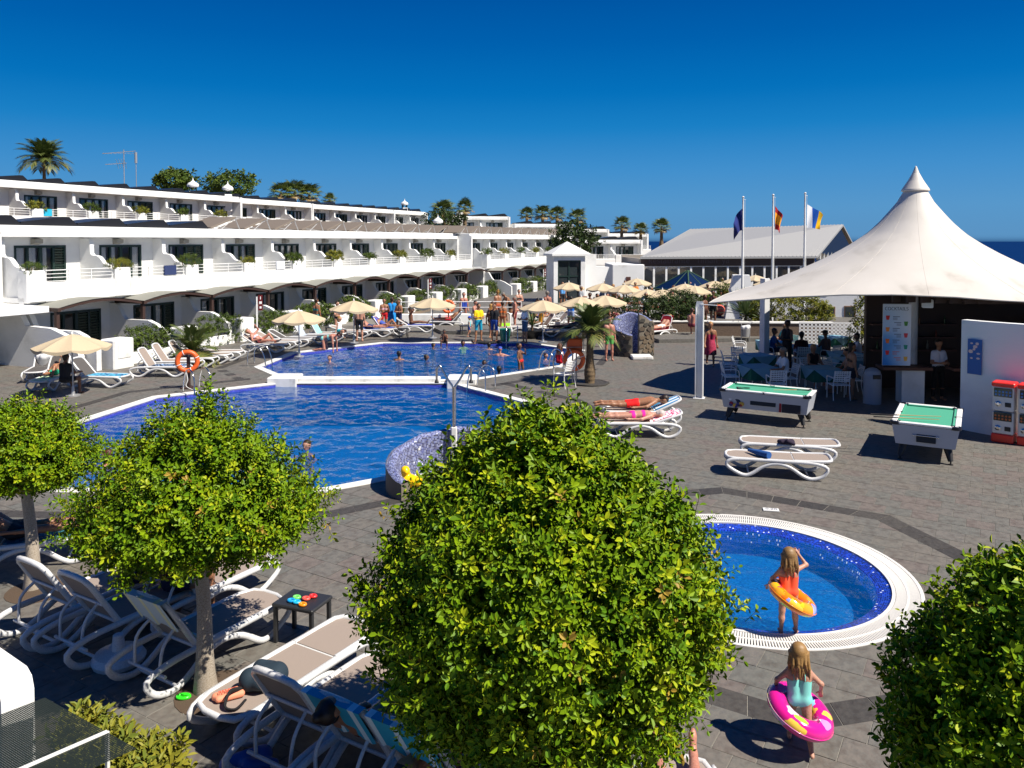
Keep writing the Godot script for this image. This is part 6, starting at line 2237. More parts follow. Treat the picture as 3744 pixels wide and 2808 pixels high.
func build_banner():
	var o := thing("cocktail_banner", "tall white and blue COCKTAILS menu banner standing on the bar counter", "banner", V(10.85, 1.05, -22.12), -0.12)
	var mb := MB.new()
	mb.box(V(0, 0.9, 0), V(0.76, 1.74, 0.02))
	var g := Image.create(64, 128, false, Image.FORMAT_RGB8)
	for y in 128:
		for x in 64:
			var d := clampf(1.15 - Vector2(x / 64.0, 1.0 - y / 128.0).length() * 0.85 + 0.08 * sin(y * 0.1), 0.0, 1.0)
			g.set_pixel(x, y, Color(0.92, 0.93, 0.96).lerp(Color(0.16, 0.50, 0.80), d * d))
	var face := MB.new()
	face.tri_n(V(-0.375, 0.035, 0.0125), V(0.375, 0.035, 0.0125), V(0.375, 1.765, 0.0125), V(0, 0, 1), V(0, 0, 1), V(0, 0, 1), Vector2(0, 1), Vector2(1, 1), Vector2(1, 0))
	face.tri_n(V(-0.375, 0.035, 0.0125), V(0.375, 1.765, 0.0125), V(-0.375, 1.765, 0.0125), V(0, 0, 1), V(0, 0, 1), V(0, 0, 1), Vector2(0, 1), Vector2(1, 0), Vector2(0, 0))
	part(o, "board", mb, mats["white_paint"])
	part(o, "print", face, mat("banner_print", Color.WHITE, 0.6, {"albedo_texture": ImageTexture.create_from_image(g)}))
	lettering(o, "COCKTAILS", V(-0.335, 1.56, 0.015), 0.128, cmat(Color(0.16, 0.24, 0.38)), Basis(), 0.004)
	var cs := [Color(0.9, 0.15, 0.12), Color(0.35, 0.6, 0.25), Color(0.95, 0.55, 0.2), Color(0.9, 0.25, 0.3), Color(0.95, 0.45, 0.12), Color(0.1, 0.6, 0.5), Color(0.92, 0.12, 0.15), Color(0.95, 0.72, 0.3)]
	for i in 8:
		var left := i % 2 == 0
		var y := 1.38 - i * 0.165
		var x := -0.25 if left else 0.24
		mb = MB.new()
		mb.prism(pv([Vector2(-0.035, -0.06), Vector2(0.035, -0.06), Vector2(0.055, 0.06), Vector2(-0.055, 0.06)]), Transform3D(Basis(), V(x, y, 0.016)), 0.006)
		part(o, "glass_picture", mb, cmat(cs[i], 0.5))
		mb = MB.new()
		var tx := -0.02 if left else 0.02
		mb.box(V(tx, y + 0.03, 0.0145), V(0.19, 0.016, 0.003))
		for k in 3: mb.box(V(tx - (0.03 if left else -0.03), y - 0.005 - k * 0.024, 0.0145), V(0.12, 0.008, 0.003))
		part(o, "menu_lines", mb, cmat(Color(0.32, 0.36, 0.45) if i < 6 else Color(0.85, 0.4, 0.3)))

func pool_table(label: String, at: Vector3, turn: float, art: bool, L := 2.1, W := 1.16):
	# x along the length
	var o := thing("pool_table", label, "pool table", at, turn, "pool tables")
	var mb := MB.new()
	var pts := []
	# tapering case
	var a := [V(-L / 2 + 0.02, 0.76, W / 2 - 0.02), V(L / 2 - 0.02, 0.76, W / 2 - 0.02), V(L / 2 - 0.02, 0.76, -W / 2 + 0.02), V(-L / 2 + 0.02, 0.76, -W / 2 + 0.02)]
	var b := [V(-L / 2 + 0.09, 0.34, W / 2 - 0.09), V(L / 2 - 0.09, 0.34, W / 2 - 0.09), V(L / 2 - 0.09, 0.34, -W / 2 + 0.09), V(-L / 2 + 0.09, 0.34, -W / 2 + 0.09)]
	for i in 4:
		var j := (i + 1) % 4
		mb.quad(b[i], b[j], a[j], a[i])
	mb.quad(b[3], b[2], b[1], b[0])
	part(o, "case", mb, cmat(Color(0.66, 0.68, 0.72), 0.4))
	mb = MB.new()
	mb.box(V(0, 0.765, 0), V(L - 0.2, 0.02, W - 0.2))
	part(o, "felt_bed", mb, mats["felt"])
	for k in [[V(0, 0.795, W / 2 - 0.055), V(L - 0.24, 0.05, 0.11)], [V(0, 0.795, -W / 2 + 0.055), V(L - 0.24, 0.05, 0.11)], [V(L / 2 - 0.055, 0.795, 0), V(0.11, 0.05, W - 0.24)], [V(-L / 2 + 0.055, 0.795, 0), V(0.11, 0.05, W - 0.24)]]:
		mb = MB.new()
		mb.box(k[0], k[1], 0.012)
		part(o, "rail", mb, mats["white_paint"])
	for k in [[V(0, 0.79, W / 2 - 0.135), V(L - 0.3, 0.04, 0.05)], [V(0, 0.79, -W / 2 + 0.135), V(L - 0.3, 0.04, 0.05)], [V(L / 2 - 0.135, 0.79, 0), V(0.05, 0.04, W - 0.3)], [V(-L / 2 + 0.135, 0.79, 0), V(0.05, 0.04, W - 0.3)]]:
		mb = MB.new()
		mb.box(k[0], k[1], 0.01)
		part(o, "cushion", mb, mats["felt"])
	for sx in [-1.0, 1.0]:
		for sz in [-1.0, 1.0]:
			mb = MB.new()
			mb.lathe([Vector2(0.11, 0.755), Vector2(0.115, 0.815), Vector2(0.07, 0.825), Vector2(0.065, 0.79)], 14, V(sx * (L / 2 - 0.09), 0, sz * (W / 2 - 0.09)), false)
			part(o, "corner_pocket", mb, cmat(Color(0.03, 0.06, 0.14), 0.4))
			mb = MB.new()
			mb.tube([V(sx * (L / 2 - 0.26), 0.36, sz * (W / 2 - 0.24)), V(sx * (L / 2 - 0.17), 0.07, sz * (W / 2 - 0.17))], [0.11, 0.06], 4)
			mb.rod(V(sx * (L / 2 - 0.17), 0.07, sz * (W / 2 - 0.17)), V(sx * (L / 2 - 0.17), 0.012, sz * (W / 2 - 0.17)), 0.015, 8)
			mb.lathe([Vector2(0.05, 0.0), Vector2(0.05, 0.012)], 12, V(sx * (L / 2 - 0.17), 0, sz * (W / 2 - 0.17)))
			part(o, "leg", mb, mats["black_plastic"])
	for sz in [-1.0, 1.0]:
		mb = MB.new()
		mb.lathe([Vector2(0.07, 0.77), Vector2(0.075, 0.815), Vector2(0.05, 0.822)], 12, V(0, 0, sz * (W / 2 - 0.07)), false)
		part(o, "side_pocket", mb, mats["black_plastic"])
	if art:
		# printed long side: balls at the left, a bottle label to the right
		var side := Transform3D(Basis(Vector3.RIGHT, -0.165), V(0, 0.55, W / 2 - 0.052))
		var r := RandomNumberGenerator.new()
		r.seed = 17
		mb = MB.new(); mb.x = side
		mb.box(V(-0.02, -0.03, 0.003), V(0.62, 0.1, 0.004))
		part(o, "score_strip", mb, mats["black_plastic"])
		mb = MB.new(); mb.x = side
		mb.box(V(0.66, 0, 0.002), V(0.44, 0.38, 0.004))
		part(o, "printed_panel", mb, cmat(Color(0.16, 0.10, 0.09), 0.4))
		mb = MB.new(); mb.x = side
		mb.box(V(0.19, 0.1, 0.002), V(0.38, 0.16, 0.003))
		part(o, "printed_panel", mb, cmat(Color(0.48, 0.38, 0.28), 0.4))
		mb = MB.new(); mb.x = side
		mb.box(V(0.40, 0, 0.004), V(0.055, 0.38, 0.004))
		part(o, "red_stripe", mb, cmat(Color(0.62, 0.10, 0.07), 0.4))
		for i in 16:
			mb = MB.new()
			mb.x = side
			mb.ball(V(r.randf_range(-0.92, -0.42), r.randf_range(-0.15, 0.16), 0.002), V(0.052, 0.052, 0.004), Basis(), 12)
			part(o, "printed_ball", mb, cmat([Color(0.55, 0.08, 0.1), Color(0.9, 0.9, 0.92), Color(0.12, 0.12, 0.2), Color(0.85, 0.65, 0.2), Color(0.25, 0.2, 0.45)][i % 5], 0.4))
		var e := thing("ball_triangle", "black ball triangle lying on the green felt of the pool table", "triangle", at + Basis(Vector3.UP, turn) * V(-0.62, 0.776, 0.05), turn + 0.4)
		mb = MB.new()
		mb.tube([V(-0.15, 0.015, -0.1), V(0.15, 0.015, 0), V(-0.15, 0.015, 0.14)], 0.016, 6, true)
		part(e, "frame", mb, mats["black_plastic"])
	else:
		mb = MB.new()
		mb.x = Transform3D(Basis(Vector3.UP, -PI / 2) * Basis(Vector3.RIGHT, -0.165), V(-L / 2 + 0.052, 0.55, 0))
		mb.box(V(0.02, 0.0, 0.004), V(0.36, 0.25, 0.012), 0.02)
		part(o, "coin_plate", mb, mats["black_plastic"])
		mb = MB.new()
		mb.x = Transform3D(Basis(Vector3.UP, -PI / 2) * Basis(Vector3.RIGHT, -0.165), V(-L / 2 + 0.052, 0.55, 0))
		mb.rod(V(-0.22, 0.01, 0.03), V(0.24, 0.01, 0.03), 0.011, 8)
		mb.ball(V(-0.22, 0.01, 0.03), Vector3.ONE * 0.02, Basis(), 8)
		mb.ball(V(0.24, 0.01, 0.03), Vector3.ONE * 0.02, Basis(), 8)
		part(o, "coin_bar", mb, mats["chrome"])
	return o

func cue(label: String, a: Vector3, b: Vector3):
	var mb := MB.new()
	var q := (b - a)
	mb.rod(Vector3.ZERO, q * 0.62, 0.006, 6, 0.010)
	var o := thing("pool_cue", label, "cue", a, 0.0, "pool cues")
	part(o, "shaft", mb, cmat(Color(0.75, 0.6, 0.4), 0.4))
	mb = MB.new()
	mb.rod(q * 0.62, q, 0.0105, 6, 0.014)
	part(o, "butt", mb, cmat(Color(0.08, 0.06, 0.06), 0.4))

func ladder(label: String, at: Vector3, turn: float):   # +z towards the water
	var o := thing("pool_ladder", label, "ladder", at, turn, "steel pool ladders")
	for s in [-0.25, 0.25]:
		var mb := MB.new()
		mb.tube(smooth_path([V(s, 0, -0.42), V(s, 0.5, -0.40), V(s, 0.72, -0.2), V(s, 0.66, 0.08), V(s, 0.2, 0.28), V(s, -0.9, 0.32)], false, 5), 0.022, 8)
		part(o, "rail", mb, mats["chrome"])
	for i in 3:
		var mb := MB.new()
		mb.box(V(0, -0.25 - i * 0.27, 0.32), V(0.5, 0.03, 0.08), 0.005)
		part(o, "rung", mb, mats["chrome"])

func curved_screen(label: String, at: Vector3, turn: float, R: float, arc: float, hs: Array, stone: bool):
	# a low wall on an arc, highest in its middle; mosaic inside (+z side), stone or mosaic outside
	var o := thing("shower_screen", label, "wall", at, turn, "curved shower screens")
	var n := 36
	var th := 0.2
	var h1: float = hs.max()
	var H := func(f: float) -> float:
		var g := clampf(f, 0.0, 0.999) * (hs.size() - 1)
		var k := int(g)
		return lerpf(hs[k], hs[k + 1], smoothstep(0.0, 1.0, g - k))
	var A := func(f: float) -> float: return lerpf(-arc / 2, arc / 2, f)
	var inn := MB.new()
	var cap := MB.new()
	var core := MB.new()
	for i in n:
		var f0 := float(i) / n
		var f1 := float(i + 1) / n
		var a0: float = A.call(f0)
		var a1: float = A.call(f1)
		var y0: float = H.call(f0)
		var y1: float = H.call(f1)
		var d0 := V(sin(a0), 0, -cos(a0))
		var d1 := V(sin(a1), 0, -cos(a1))
		var ri := R - th / 2
		var ro := R + th / 2
		var u0 := a0 * R / 2.0
		var u1 := a1 * R / 2.0
		inn.tri_n(d0 * ri, d1 * ri, d1 * ri + V(0, y1, 0), -d0, -d1, -d1, Vector2(u0, 0), Vector2(u1, 0), Vector2(u1, y1 / 2.0))
		inn.tri_n(d0 * ri, d1 * ri + V(0, y1, 0), d0 * ri + V(0, y0, 0), -d0, -d1, -d0, Vector2(u0, 0), Vector2(u1, y1 / 2.0), Vector2(u0, y0 / 2.0))
		var m0 := d0 * R + V(0, y0 + 0.05, 0)
		var m1 := d1 * R + V(0, y1 + 0.05, 0)
		cap.tri_n(d0 * ri + V(0, y0, 0), d1 * ri + V(0, y1, 0), m1, V(0, 1, 0) - d0, V(0, 1, 0) - d1, V(0, 1, 0), Vector2(u0, 0), Vector2(u1, 0), Vector2(u1, 0.08))
		cap.tri_n(d0 * ri + V(0, y0, 0), m1, m0, V(0, 1, 0) - d0, V(0, 1, 0), V(0, 1, 0), Vector2(u0, 0), Vector2(u1, 0.08), Vector2(u0, 0.08))
		cap.tri_n(m0, m1, d1 * ro + V(0, y1, 0), V(0, 1, 0), V(0, 1, 0), V(0, 1, 0) + d1, Vector2(u0, 0.08), Vector2(u1, 0.08), Vector2(u1, 0.16))
		cap.tri_n(m0, d1 * ro + V(0, y1, 0), d0 * ro + V(0, y0, 0), V(0, 1, 0), V(0, 1, 0) + d1, V(0, 1, 0) + d0, Vector2(u0, 0.08), Vector2(u1, 0.16), Vector2(u0, 0.16))
		core.quad(d1 * ro, d0 * ro, d0 * ro + V(0, y0, 0), d1 * ro + V(0, y1, 0))
	for e in [0.0, 1.0]:
		var a: float = A.call(e)
		var d := V(sin(a), 0, -cos(a))
		var y: float = H.call(e)
		var q := [d * (R - th / 2), d * (R + th / 2), d * (R + th / 2) + V(0, y, 0), d * (R - th / 2) + V(0, y, 0)]
		if e == 0.0: q.reverse()
		core.quad(q[0], q[1], q[2], q[3])
	part(o, "mosaic_face", inn, mats["mosaic_lilac"])
	part(o, "mosaic_cap", cap, mats["mosaic_lilac"])
	part(o, "core", core, mats["mortar"])
	var r := RandomNumberGenerator.new()
	r.seed = int(R * 100 + at.x * 10)
	# white accent tiles
	for i in 7:
		var f := r.randf_range(0.1, 0.9)
		var a: float = A.call(f)
		var y: float = r.randf_range(0.25, 0.85) * H.call(f)
		var mb := MB.new()
		mb.box(Vector3.ZERO, V(0.045, 0.045, 0.012))
		part(o, "white_tile", mb, mats["coping"], Transform3D(Basis(Vector3.UP, -a), V(sin(a), 0, -cos(a)) * (R - th / 2 - 0.003) + V(0, y, 0)))
	if stone:
		# rubble stones set in mortar on the outside
		var rows := int(h1 / 0.17)
		for j in rows:
			var cnt := int(arc * R / 0.24)
			for i in cnt:
				var f := (i + 0.5 + (0.5 if j % 2 else 0.0) + r.randf_range(-0.15, 0.15)) / cnt
				if f > 0.99 or f < 0.01: continue
				var y := j * 0.17 + 0.09 + r.randf_range(-0.02, 0.02)
				if y > H.call(f) - 0.06: continue
				var a: float = A.call(f)
				var mb := MB.new()
				var poly := PackedVector2Array()
				var sides := 6
				for k in sides:
					var an := TAU * k / sides + r.randf_range(-0.3, 0.3)
					poly.append(Vector2(cos(an) * 0.14 * r.randf_range(0.8, 1.1), sin(an) * 0.10 * r.randf_range(0.75, 1.1)))
				mb.col = [Color(0.075, 0.062, 0.05), Color(0.11, 0.085, 0.06), Color(0.06, 0.055, 0.05), Color(0.14, 0.105, 0.07)][r.randi() % 4]
				mb.prism(poly, Transform3D(), 0.05)
				part(o, "stone", mb, mats["stone_block"], Transform3D(Basis(Vector3.UP, PI - a), V(sin(a), 0, -cos(a)) * (R + th / 2 + 0.005) + V(0, y, 0)))
	return o

func lifebuoy(label: String, at: Vector3, b: Basis):
	var o := thing("lifebuoy", label, "lifebuoy", at, 0.0, "orange lifebuoys")
	o.basis = b
	var mb := MB.new()
	var pts := []
	for i in 28: pts.append(V(cos(TAU * i / 28) * 0.29, sin(TAU * i / 28) * 0.29, 0))
	mb.tube(pts, 0.075, 10, true)
	part(o, "ring", mb, mats["orange_plastic"])
	for k in 4:
		var a := TAU * k / 4 + 0.4
		mb = MB.new()
		var q := []
		for i in 12: q.append(V(cos(a) * 0.29, sin(a) * 0.29, 0) + (V(cos(a), sin(a), 0) * cos(TAU * i / 12) + V(0, 0, 1) * sin(TAU * i / 12)) * 0.079)
		mb.tube(q, 0.012, 4, true)
		part(o, "band", mb, mats["white_paint"])
	return o

func flagpole(label: String, at: Vector3, h: float, stripes: Array, shape: Array, seed_: int, flaglabel: String):
	var o := thing("flagpole", label, "flagpole", at, 0.0, "flagpoles")
	var mb := MB.new()
	mb.tube([V(0, 0, 0), V(0, h * 0.6, 0), V(0, h, 0)], [0.075, 0.06, 0.045], 10)
	part(o, "pole", mb, mats["white_paint"])
	mb = MB.new()
	mb.ball(V(0, h + 0.05, 0), V(0.07, 0.06, 0.07), Basis(), 10)
	part(o, "cap", mb, mats["white_paint"])
	mb = MB.new()
	mb.rod(V(0, h - 0.05, 0), V(0.14, h - 0.09, 0), 0.012, 5)
	mb.rod(V(0.11, h - 0.1, 0), V(0.10, 0.9, 0.03), 0.006, 4)
	part(o, "halyard", mb, mats["white_paint"])
	# flag: grid hung from the hoist and blown; shape = [drop, width, sag, fold]
	var n := 18
	var m := 12
	var fl := thing("flag", flaglabel, "flag", at + V(0.1 if shape[1] > 0 else -0.02, h - shape[0] - 0.55, 0), 0.0, "flags")
	var Q := func(u: float, v: float) -> Vector3:
		var x: float = shape[1] * u * (1.0 - 0.25 * v * u)
		var y: float = shape[0] * (1.0 - v) + shape[2] * u * u + shape[3] * u * (1.0 - v)
		var z: float = 0.18 * sin(u * 7.0 + v * 3.0 + seed_) * u
		return V(x, y, z)
	var strip := {}
	for i in n:
		for j in m:
			var k := 0
			if stripes[0] == "v": k = mini(int(float(i) / n * (stripes.size() - 1)), stripes.size() - 2)
			else: k = mini(int(float(j) / m * (stripes.size() - 1)), stripes.size() - 2)
			if not strip.has(k): strip[k] = MB.new()
			var a: Vector3 = Q.call(float(i) / n, float(j) / m)
			var b: Vector3 = Q.call(float(i + 1) / n, float(j) / m)
			var c: Vector3 = Q.call(float(i + 1) / n, float(j + 1) / m)
			var d: Vector3 = Q.call(float(i) / n, float(j + 1) / m)
			strip[k].quad(d, c, b, a)
	for k in strip:
		part(fl, "stripe", strip[k], mat("flag_%s" % stripes[k + 1].to_html(false), stripes[k + 1], 0.8, {"backlight": Color(0.3, 0.3, 0.3)}))

func place_loungers():
	for a in [
		['flat white lounger carrying the woman in the pink bikini', 2.98, -18.48, -1.591, 0.3, "sling_taupe", 0.0],
		['white lounger under the man in red shorts lying face down', 3.25, -19.71, -1.591, 0.42, "sling_taupe", 0.0],
		['front one of the two flat empty loungers beside the pool tables', 5.17, -15.37, -1.798, 0.02, "sling_taupe", 0.0],
		['rear one of the two flat empty loungers, with dark clothes on it', 5.79, -16.5, -1.798, 0.02, "sling_taupe", 0.0],
		['lounger under the parasol at far left holding a child in green shorts', -14.39, -24.46, 0.119, 1.0, "sling_grey", 0.0],
		['lounger with blue towel right of the far left parasol pole', -13.05, -24.77, 1.451, 0.85, "sling_grey", 0.0],
		['grey lounger half hidden behind the seated woman at far left', -15.72, -26.11, 0.291, 0.9, "sling_grey", 0.0],
		['dark towelled lounger at the front left of the lifebuoy', -11.92, -26.65, 1.591, 1.0, "sling_taupe", 0.0],
		['white lounger with raised beige back behind the lifebuoy, first from the left', -11.97, -27.8, 1.621, 1.0, "sling_taupe", 0.0],
		['white lounger with raised beige back behind the lifebuoy, second from the left', -11.74, -28.62, 1.621, 1.0, "sling_taupe", 0.0],
		['white lounger with raised beige back behind the lifebuoy, third from the left', -11.5, -29.38, 1.621, 0.05, "sling_taupe", 0.0],
		['white lounger with raised beige back behind the lifebuoy, fourth from the left', -11.31, -30.19, 1.621, 0.05, "sling_taupe", 0.0],
		["lounger first from the left in the row at the back pool's left edge", -10.2, -32.46, 1.451, 0.5, "sling_taupe", 0.0],
		["lounger second from the left in the row at the back pool's left edge", -10.0, -33.44, 1.451, 0.5, "sling_taupe", 0.0],
		["lounger third from the left in the row at the back pool's left edge", -9.65, -34.18, 1.451, 0.5, "sling_grey", 0.0],
		["lounger fourth from the left in the row at the back pool's left edge", -9.04, -35.11, 1.451, 1.05, "sling_grey", 0.0],
		["lounger fifth from the left in the row at the back pool's left edge", -8.57, -36.09, 1.451, 1.05, "sling_taupe", 0.0],
		["lounger sixth from the left in the row at the back pool's left edge", -7.63, -37.12, 1.451, 0.3, "sling_taupe", 0.0],
		["lounger seventh from the left in the row at the back pool's left edge", -6.67, -37.66, 1.451, 0.6, "sling_taupe", 0.0],
		["lounger eighth from the left in the row at the back pool's left edge", -5.96, -38.22, 1.451, 0.9, "sling_taupe", 0.0],
		['lounger with blue cover carrying the brown woman with raised arms', -4.86, -39.58, 1.571, 0.5, "sling_taupe", 0.0],
		['grey backed lounger, left of the pair against the low white wall', -5.54, -41.93, 1.571, 1.1, "sling_grey", 0.0],
		['grey backed lounger, right of the pair against the low white wall', -4.95, -42.39, 1.571, 1.1, "sling_grey", 0.0],
		['lounger carrying the man in bright red shorts below the lifebuoy', -3.48, -41.49, -1.621, 0.8, "sling_taupe", 0.0],
		['upright white lounger with lime towel facing the pool', -0.36, -38.6, 0.05, 1.25, "sling_taupe", 0.0],
		['lounger foot end behind the green bucket', 0.37, -38.99, -1.571, 0.2, "sling_taupe", 0.0],
		['lounger under the man with the orange yellow towel', 1.35, -39.38, -1.249, 0.9, "sling_taupe", 0.0],
		['white lounger with raised back right of the orange yellow towel', 2.18, -41.05, -1.2, 0.8, "sling_taupe", 0.0],
		['dark towelled lounger behind the small palm', 2.37, -37.85, -1.313, 0.5, "sling_grey", 0.0],
		['lounger with dark raised back right of the blue shirted man', 3.96, -41.93, -1.249, 1.15, "sling_grey", 0.0],
		['upright lounger of the woman above the small palm', 5.39, -41.49, -0.291, 1.2, "sling_taupe", 0.0],
		['lounger with crimson towel of the man in the straw hat', 7.04, -37.48, -0.857, 1.1, "sling_taupe", 0.0],
		['blue towelled lounger right of the stone screen', 9.01, -41.71, 1.471, 0.8, "sling_taupe", 0.0],
		['white lounger behind the blue towelled one on the terrace edge', 10.14, -44.07, 1.521, 0.3, "sling_taupe", 0.0],
		['white lounger on the far terrace, first from the left under the cream parasols', 1.13, -43.68, 1.571, 0.2, "sling_taupe", 0.17],
		['white lounger on the far terrace, second from the left under the cream parasols', 2.19, -43.18, -1.571, 0.9, "sling_taupe", 0.17],
		['white lounger on the far terrace, third from the left under the cream parasols', 3.36, -45.27, -1.67, 0.3, "sling_taupe", 0.17],
		['white lounger on the far terrace, fourth from the left under the cream parasols', 4.8, -44.2, 1.571, 0.9, "sling_taupe", 0.17],
		['white lounger on the far terrace, fifth from the left under the cream parasols', 6.27, -45.82, 1.571, 0.4, "sling_taupe", 0.17],
		['white lounger on the far terrace, sixth from the left under the cream parasols', 7.47, -49.45, -1.571, 0.2, "sling_taupe", 0.17],
		['white lounger on the far terrace, seventh from the left under the cream parasols', 8.75, -50.11, 1.67, 0.3, "sling_taupe", 0.17],
		['white lounger on the far terrace, eighth from the left under the cream parasols', 10.0, -50.79, -1.571, 0.9, "sling_taupe", 0.17],
		['white lounger on the far terrace, ninth from the left under the cream parasols', 11.63, -48.81, 1.571, 0.4, "sling_taupe", 0.17],
		['white lounger on the far terrace, tenth from the left under the cream parasols', 13.15, -50.79, 1.571, 0.5, "sling_taupe", 0.17],
		['white lounger on the far terrace, eleventh from the left under the cream parasols', 14.92, -52.95, -1.571, 0.4, "sling_taupe", 0.17],
		['white lounger on the far terrace, twelfth from the left under the cream parasols', 16.57, -54.48, 1.571, 0.3, "sling_taupe", 0.17],
		['white lounger on the far terrace, thirteenth from the left under the cream parasols', 1.56, -41.27, 1.768, 0.8, "sling_taupe", 0.17],
		['white lounger on the far terrace, fourteenth from the left under the cream parasols', 5.16, -42.45, -1.571, 0.5, "sling_taupe", 0.17],
		['white lounger on the far terrace, fifteenth from the left under the cream parasols', 7.01, -44.2, 1.571, 0.3, "sling_taupe", 0.17],
		['white lounger on the far terrace, sixteenth from the left under the cream parasols', 8.35, -45.82, -1.571, 0.7, "sling_taupe", 0.17],
		['white lounger on the far terrace, seventeenth from the left under the cream parasols', 9.67, -46.97, 1.67, 0.2, "sling_taupe", 0.17],
		['white lounger on the far terrace, eighteenth from the left under the cream parasols', 4.26, -48.49, 1.571, 0.6, "sling_taupe", 0.17],
		['flat lounger with backpack in front of the trunk of the middle tree', -2.22, -7.72, -0.537, 0.0, "sling_taupe", 0.0],
		['raised lounger nearest the backpack, its back to the camera', -1.65, -7.1, 2.605, 1.0, "sling_taupe", 0.0],
		['lounger of the woman with the hair bun, turquoise towel on its back', -1.05, -6.75, 2.605, 1.0, "sling_taupe", 0.0],
		['lounger with turquoise spotted towel under the big centre tree', -0.47, -6.42, 2.605, 1.0, "sling_taupe", 0.0],
		['raised white lounger at the left picture edge under the trees', -5.15, -9.45, 2.605, 1.0, "sling_taupe", 0.0],
		['raised white lounger second from the left edge under the trees', -4.46, -9.08, 2.605, 1.0, "sling_taupe", 0.0],
		['lounger with a pale towel over its back beside the thin trunk', -3.38, -8.55, 2.605, 1.0, "sling_taupe", 0.0],
		['lounger with the flowered blue towel on its upright back', -3.86, -9.75, 2.605, 1.2, "sling_taupe", 0.0],
		['lounger behind the left trunk with bare legs on it', -6.9, -11.15, 1.94, 0.5, "sling_taupe", 0.0],
		['lounger at the bottom edge with bare feet on its end', 1.22, -5.42, 3.022, 0.8, "sling_taupe", 0.0],
	]:
		lounger(a[0], V(a[1], a[6], a[2]), a[3], a[4], a[5])
	towel('blue and white striped towel on the raised back under the man', V(3.25, 0.0, -19.71), -1.591, 0.42, Color("2f8fc4"), Color("f0f3f6"), -0.3, -1.02, 0.56, 5)
	towel('white and pink towel under the head of the woman in pink', V(2.98, 0.0, -18.48), -1.591, 0.3, Color("f2e6ea"), Color("d84a7a"), -0.25, -1.02, 0.56, -1)
	towel('pale green towel on the far left lounger', V(-14.39, 0.0, -24.46), 0.119, 1.0, Color("b8d6a8"), Color("6fae8a"), 0.9, 0.0, 0.66, 0)
	towel('turquoise patterned towel on the lounger right of the parasol pole', V(-13.05, 0.0, -24.77), 1.451, 0.85, Color("4aa0c0"), Color("204a80"), 0.9, -0.3, 0.64, -1)
	towel('dark blue patterned towel on the front lounger beside the lifebuoy', V(-11.92, 0.0, -26.65), 1.591, 1.0, Color("1d2c40"), Color("8aa4c8"), 0.9, -0.3, 0.66, -1)
	towel('mint towel hanging over a lounger back in the left row', V(-8.57, 0.0, -36.09), 1.451, 1.05, Color("8fd6cf"), Color("bfe8e2"), -0.2, -1.04, 0.6, 0)
	towel('light grey towel hanging over a lounger back in the left row', V(-9.04, 0.0, -35.11), 1.451, 1.05, Color("aab4c2"), Color("c8d0da"), -0.2, -1.04, 0.6, 0)
	towel('blue towel under the bald man', V(-6.67, 0.0, -37.66), 1.451, 0.6, Color("1c3f9a"), Color("1c3f9a"), 0.3, -1.0, 0.6, 0)
	towel('royal blue towel under the woman in the patterned swimsuit', V(-5.96, 0.0, -38.22), 1.451, 0.9, Color("1440b8"), Color("1440b8"), 0.2, -1.0, 0.6, 0)
	towel('royal blue towel under the brown woman', V(-4.86, 0.0, -39.58), 1.571, 0.5, Color("1440b8"), Color("1440b8"), 0.85, -0.4, 0.62, 0)
	towel('pale blue figured towel behind the man in bright red shorts', V(-3.48, 0.0, -41.49), -1.621, 0.8, Color("9cc4e8"), Color("4a86c4"), -0.2, -1.02, 0.6, -1)
	towel('lime towel folded on the upright lounger facing the pool', V(-0.36, 0.0, -38.6), 0.05, 1.25, Color("9be02c"), Color("9be02c"), -0.25, -0.5, 0.55, 0)
	towel('dark towel on the lounger behind the small palm', V(2.37, 0.0, -37.85), -1.313, 0.5, Color("2a2030"), Color("3a2a3a"), 0.9, -1.0, 0.66, -1)
	towel('deep blue towel on the seat of the dark backed lounger', V(3.96, 0.0, -41.93), -1.249, 1.15, Color("252a55"), Color("3a3f70"), 0.7, -0.4, 0.6, 0)
	towel('purple towel under the woman above the small palm', V(5.39, 0.0, -41.49), -0.291, 1.2, Color("6a1040"), Color("6a1040"), 0.3, -0.4, 0.62, 0)
	towel('crimson towel behind the man in the straw hat', V(7.04, 0.0, -37.48), -0.857, 1.1, Color("a00a24"), Color("7a0a1c"), 0.3, -1.04, 0.62, 0)
	towel('royal blue towel on the lounger right of the stone screen', V(9.01, 0.0, -41.71), 1.471, 0.8, Color("1a3fb0"), Color("1a3fb0"), 0.5, -1.02, 0.62, 0)
	towel('turquoise spotted towel over the lounger back near the hair bun', V(-1.05, 0.0, -6.75), 2.605, 1.0, Color("2aa0c0"), Color("d8ecf0"), -0.75, -1.05, 0.62, -1)
	towel('turquoise spotted towel over the lounger back under the centre tree', V(-0.47, 0.0, -6.42), 2.605, 1.0, Color("2aa0c0"), Color("d8ecf0"), -0.7, -1.05, 0.62, -1)
	towel('pale blue grey towel over the lounger back beside the thin trunk', V(-3.38, 0.0, -8.55), 2.605, 1.0, Color("b8c8d0"), Color("d8d8b0"), -0.2, -1.05, 0.62, -1)
	towel('blue towel with dark flower print on the upright lounger back', V(-3.86, 0.0, -9.75), 2.605, 1.2, Color("7fa6b8"), Color("16202e"), -0.3, -1.05, 0.62, -1)
	towel('deep teal towel on the lounger behind the left trunk', V(-6.9, 0.0, -11.15), 1.94, 0.5, Color("1c5a6a"), Color("3a8090"), 0.7, -0.3, 0.64, -1)

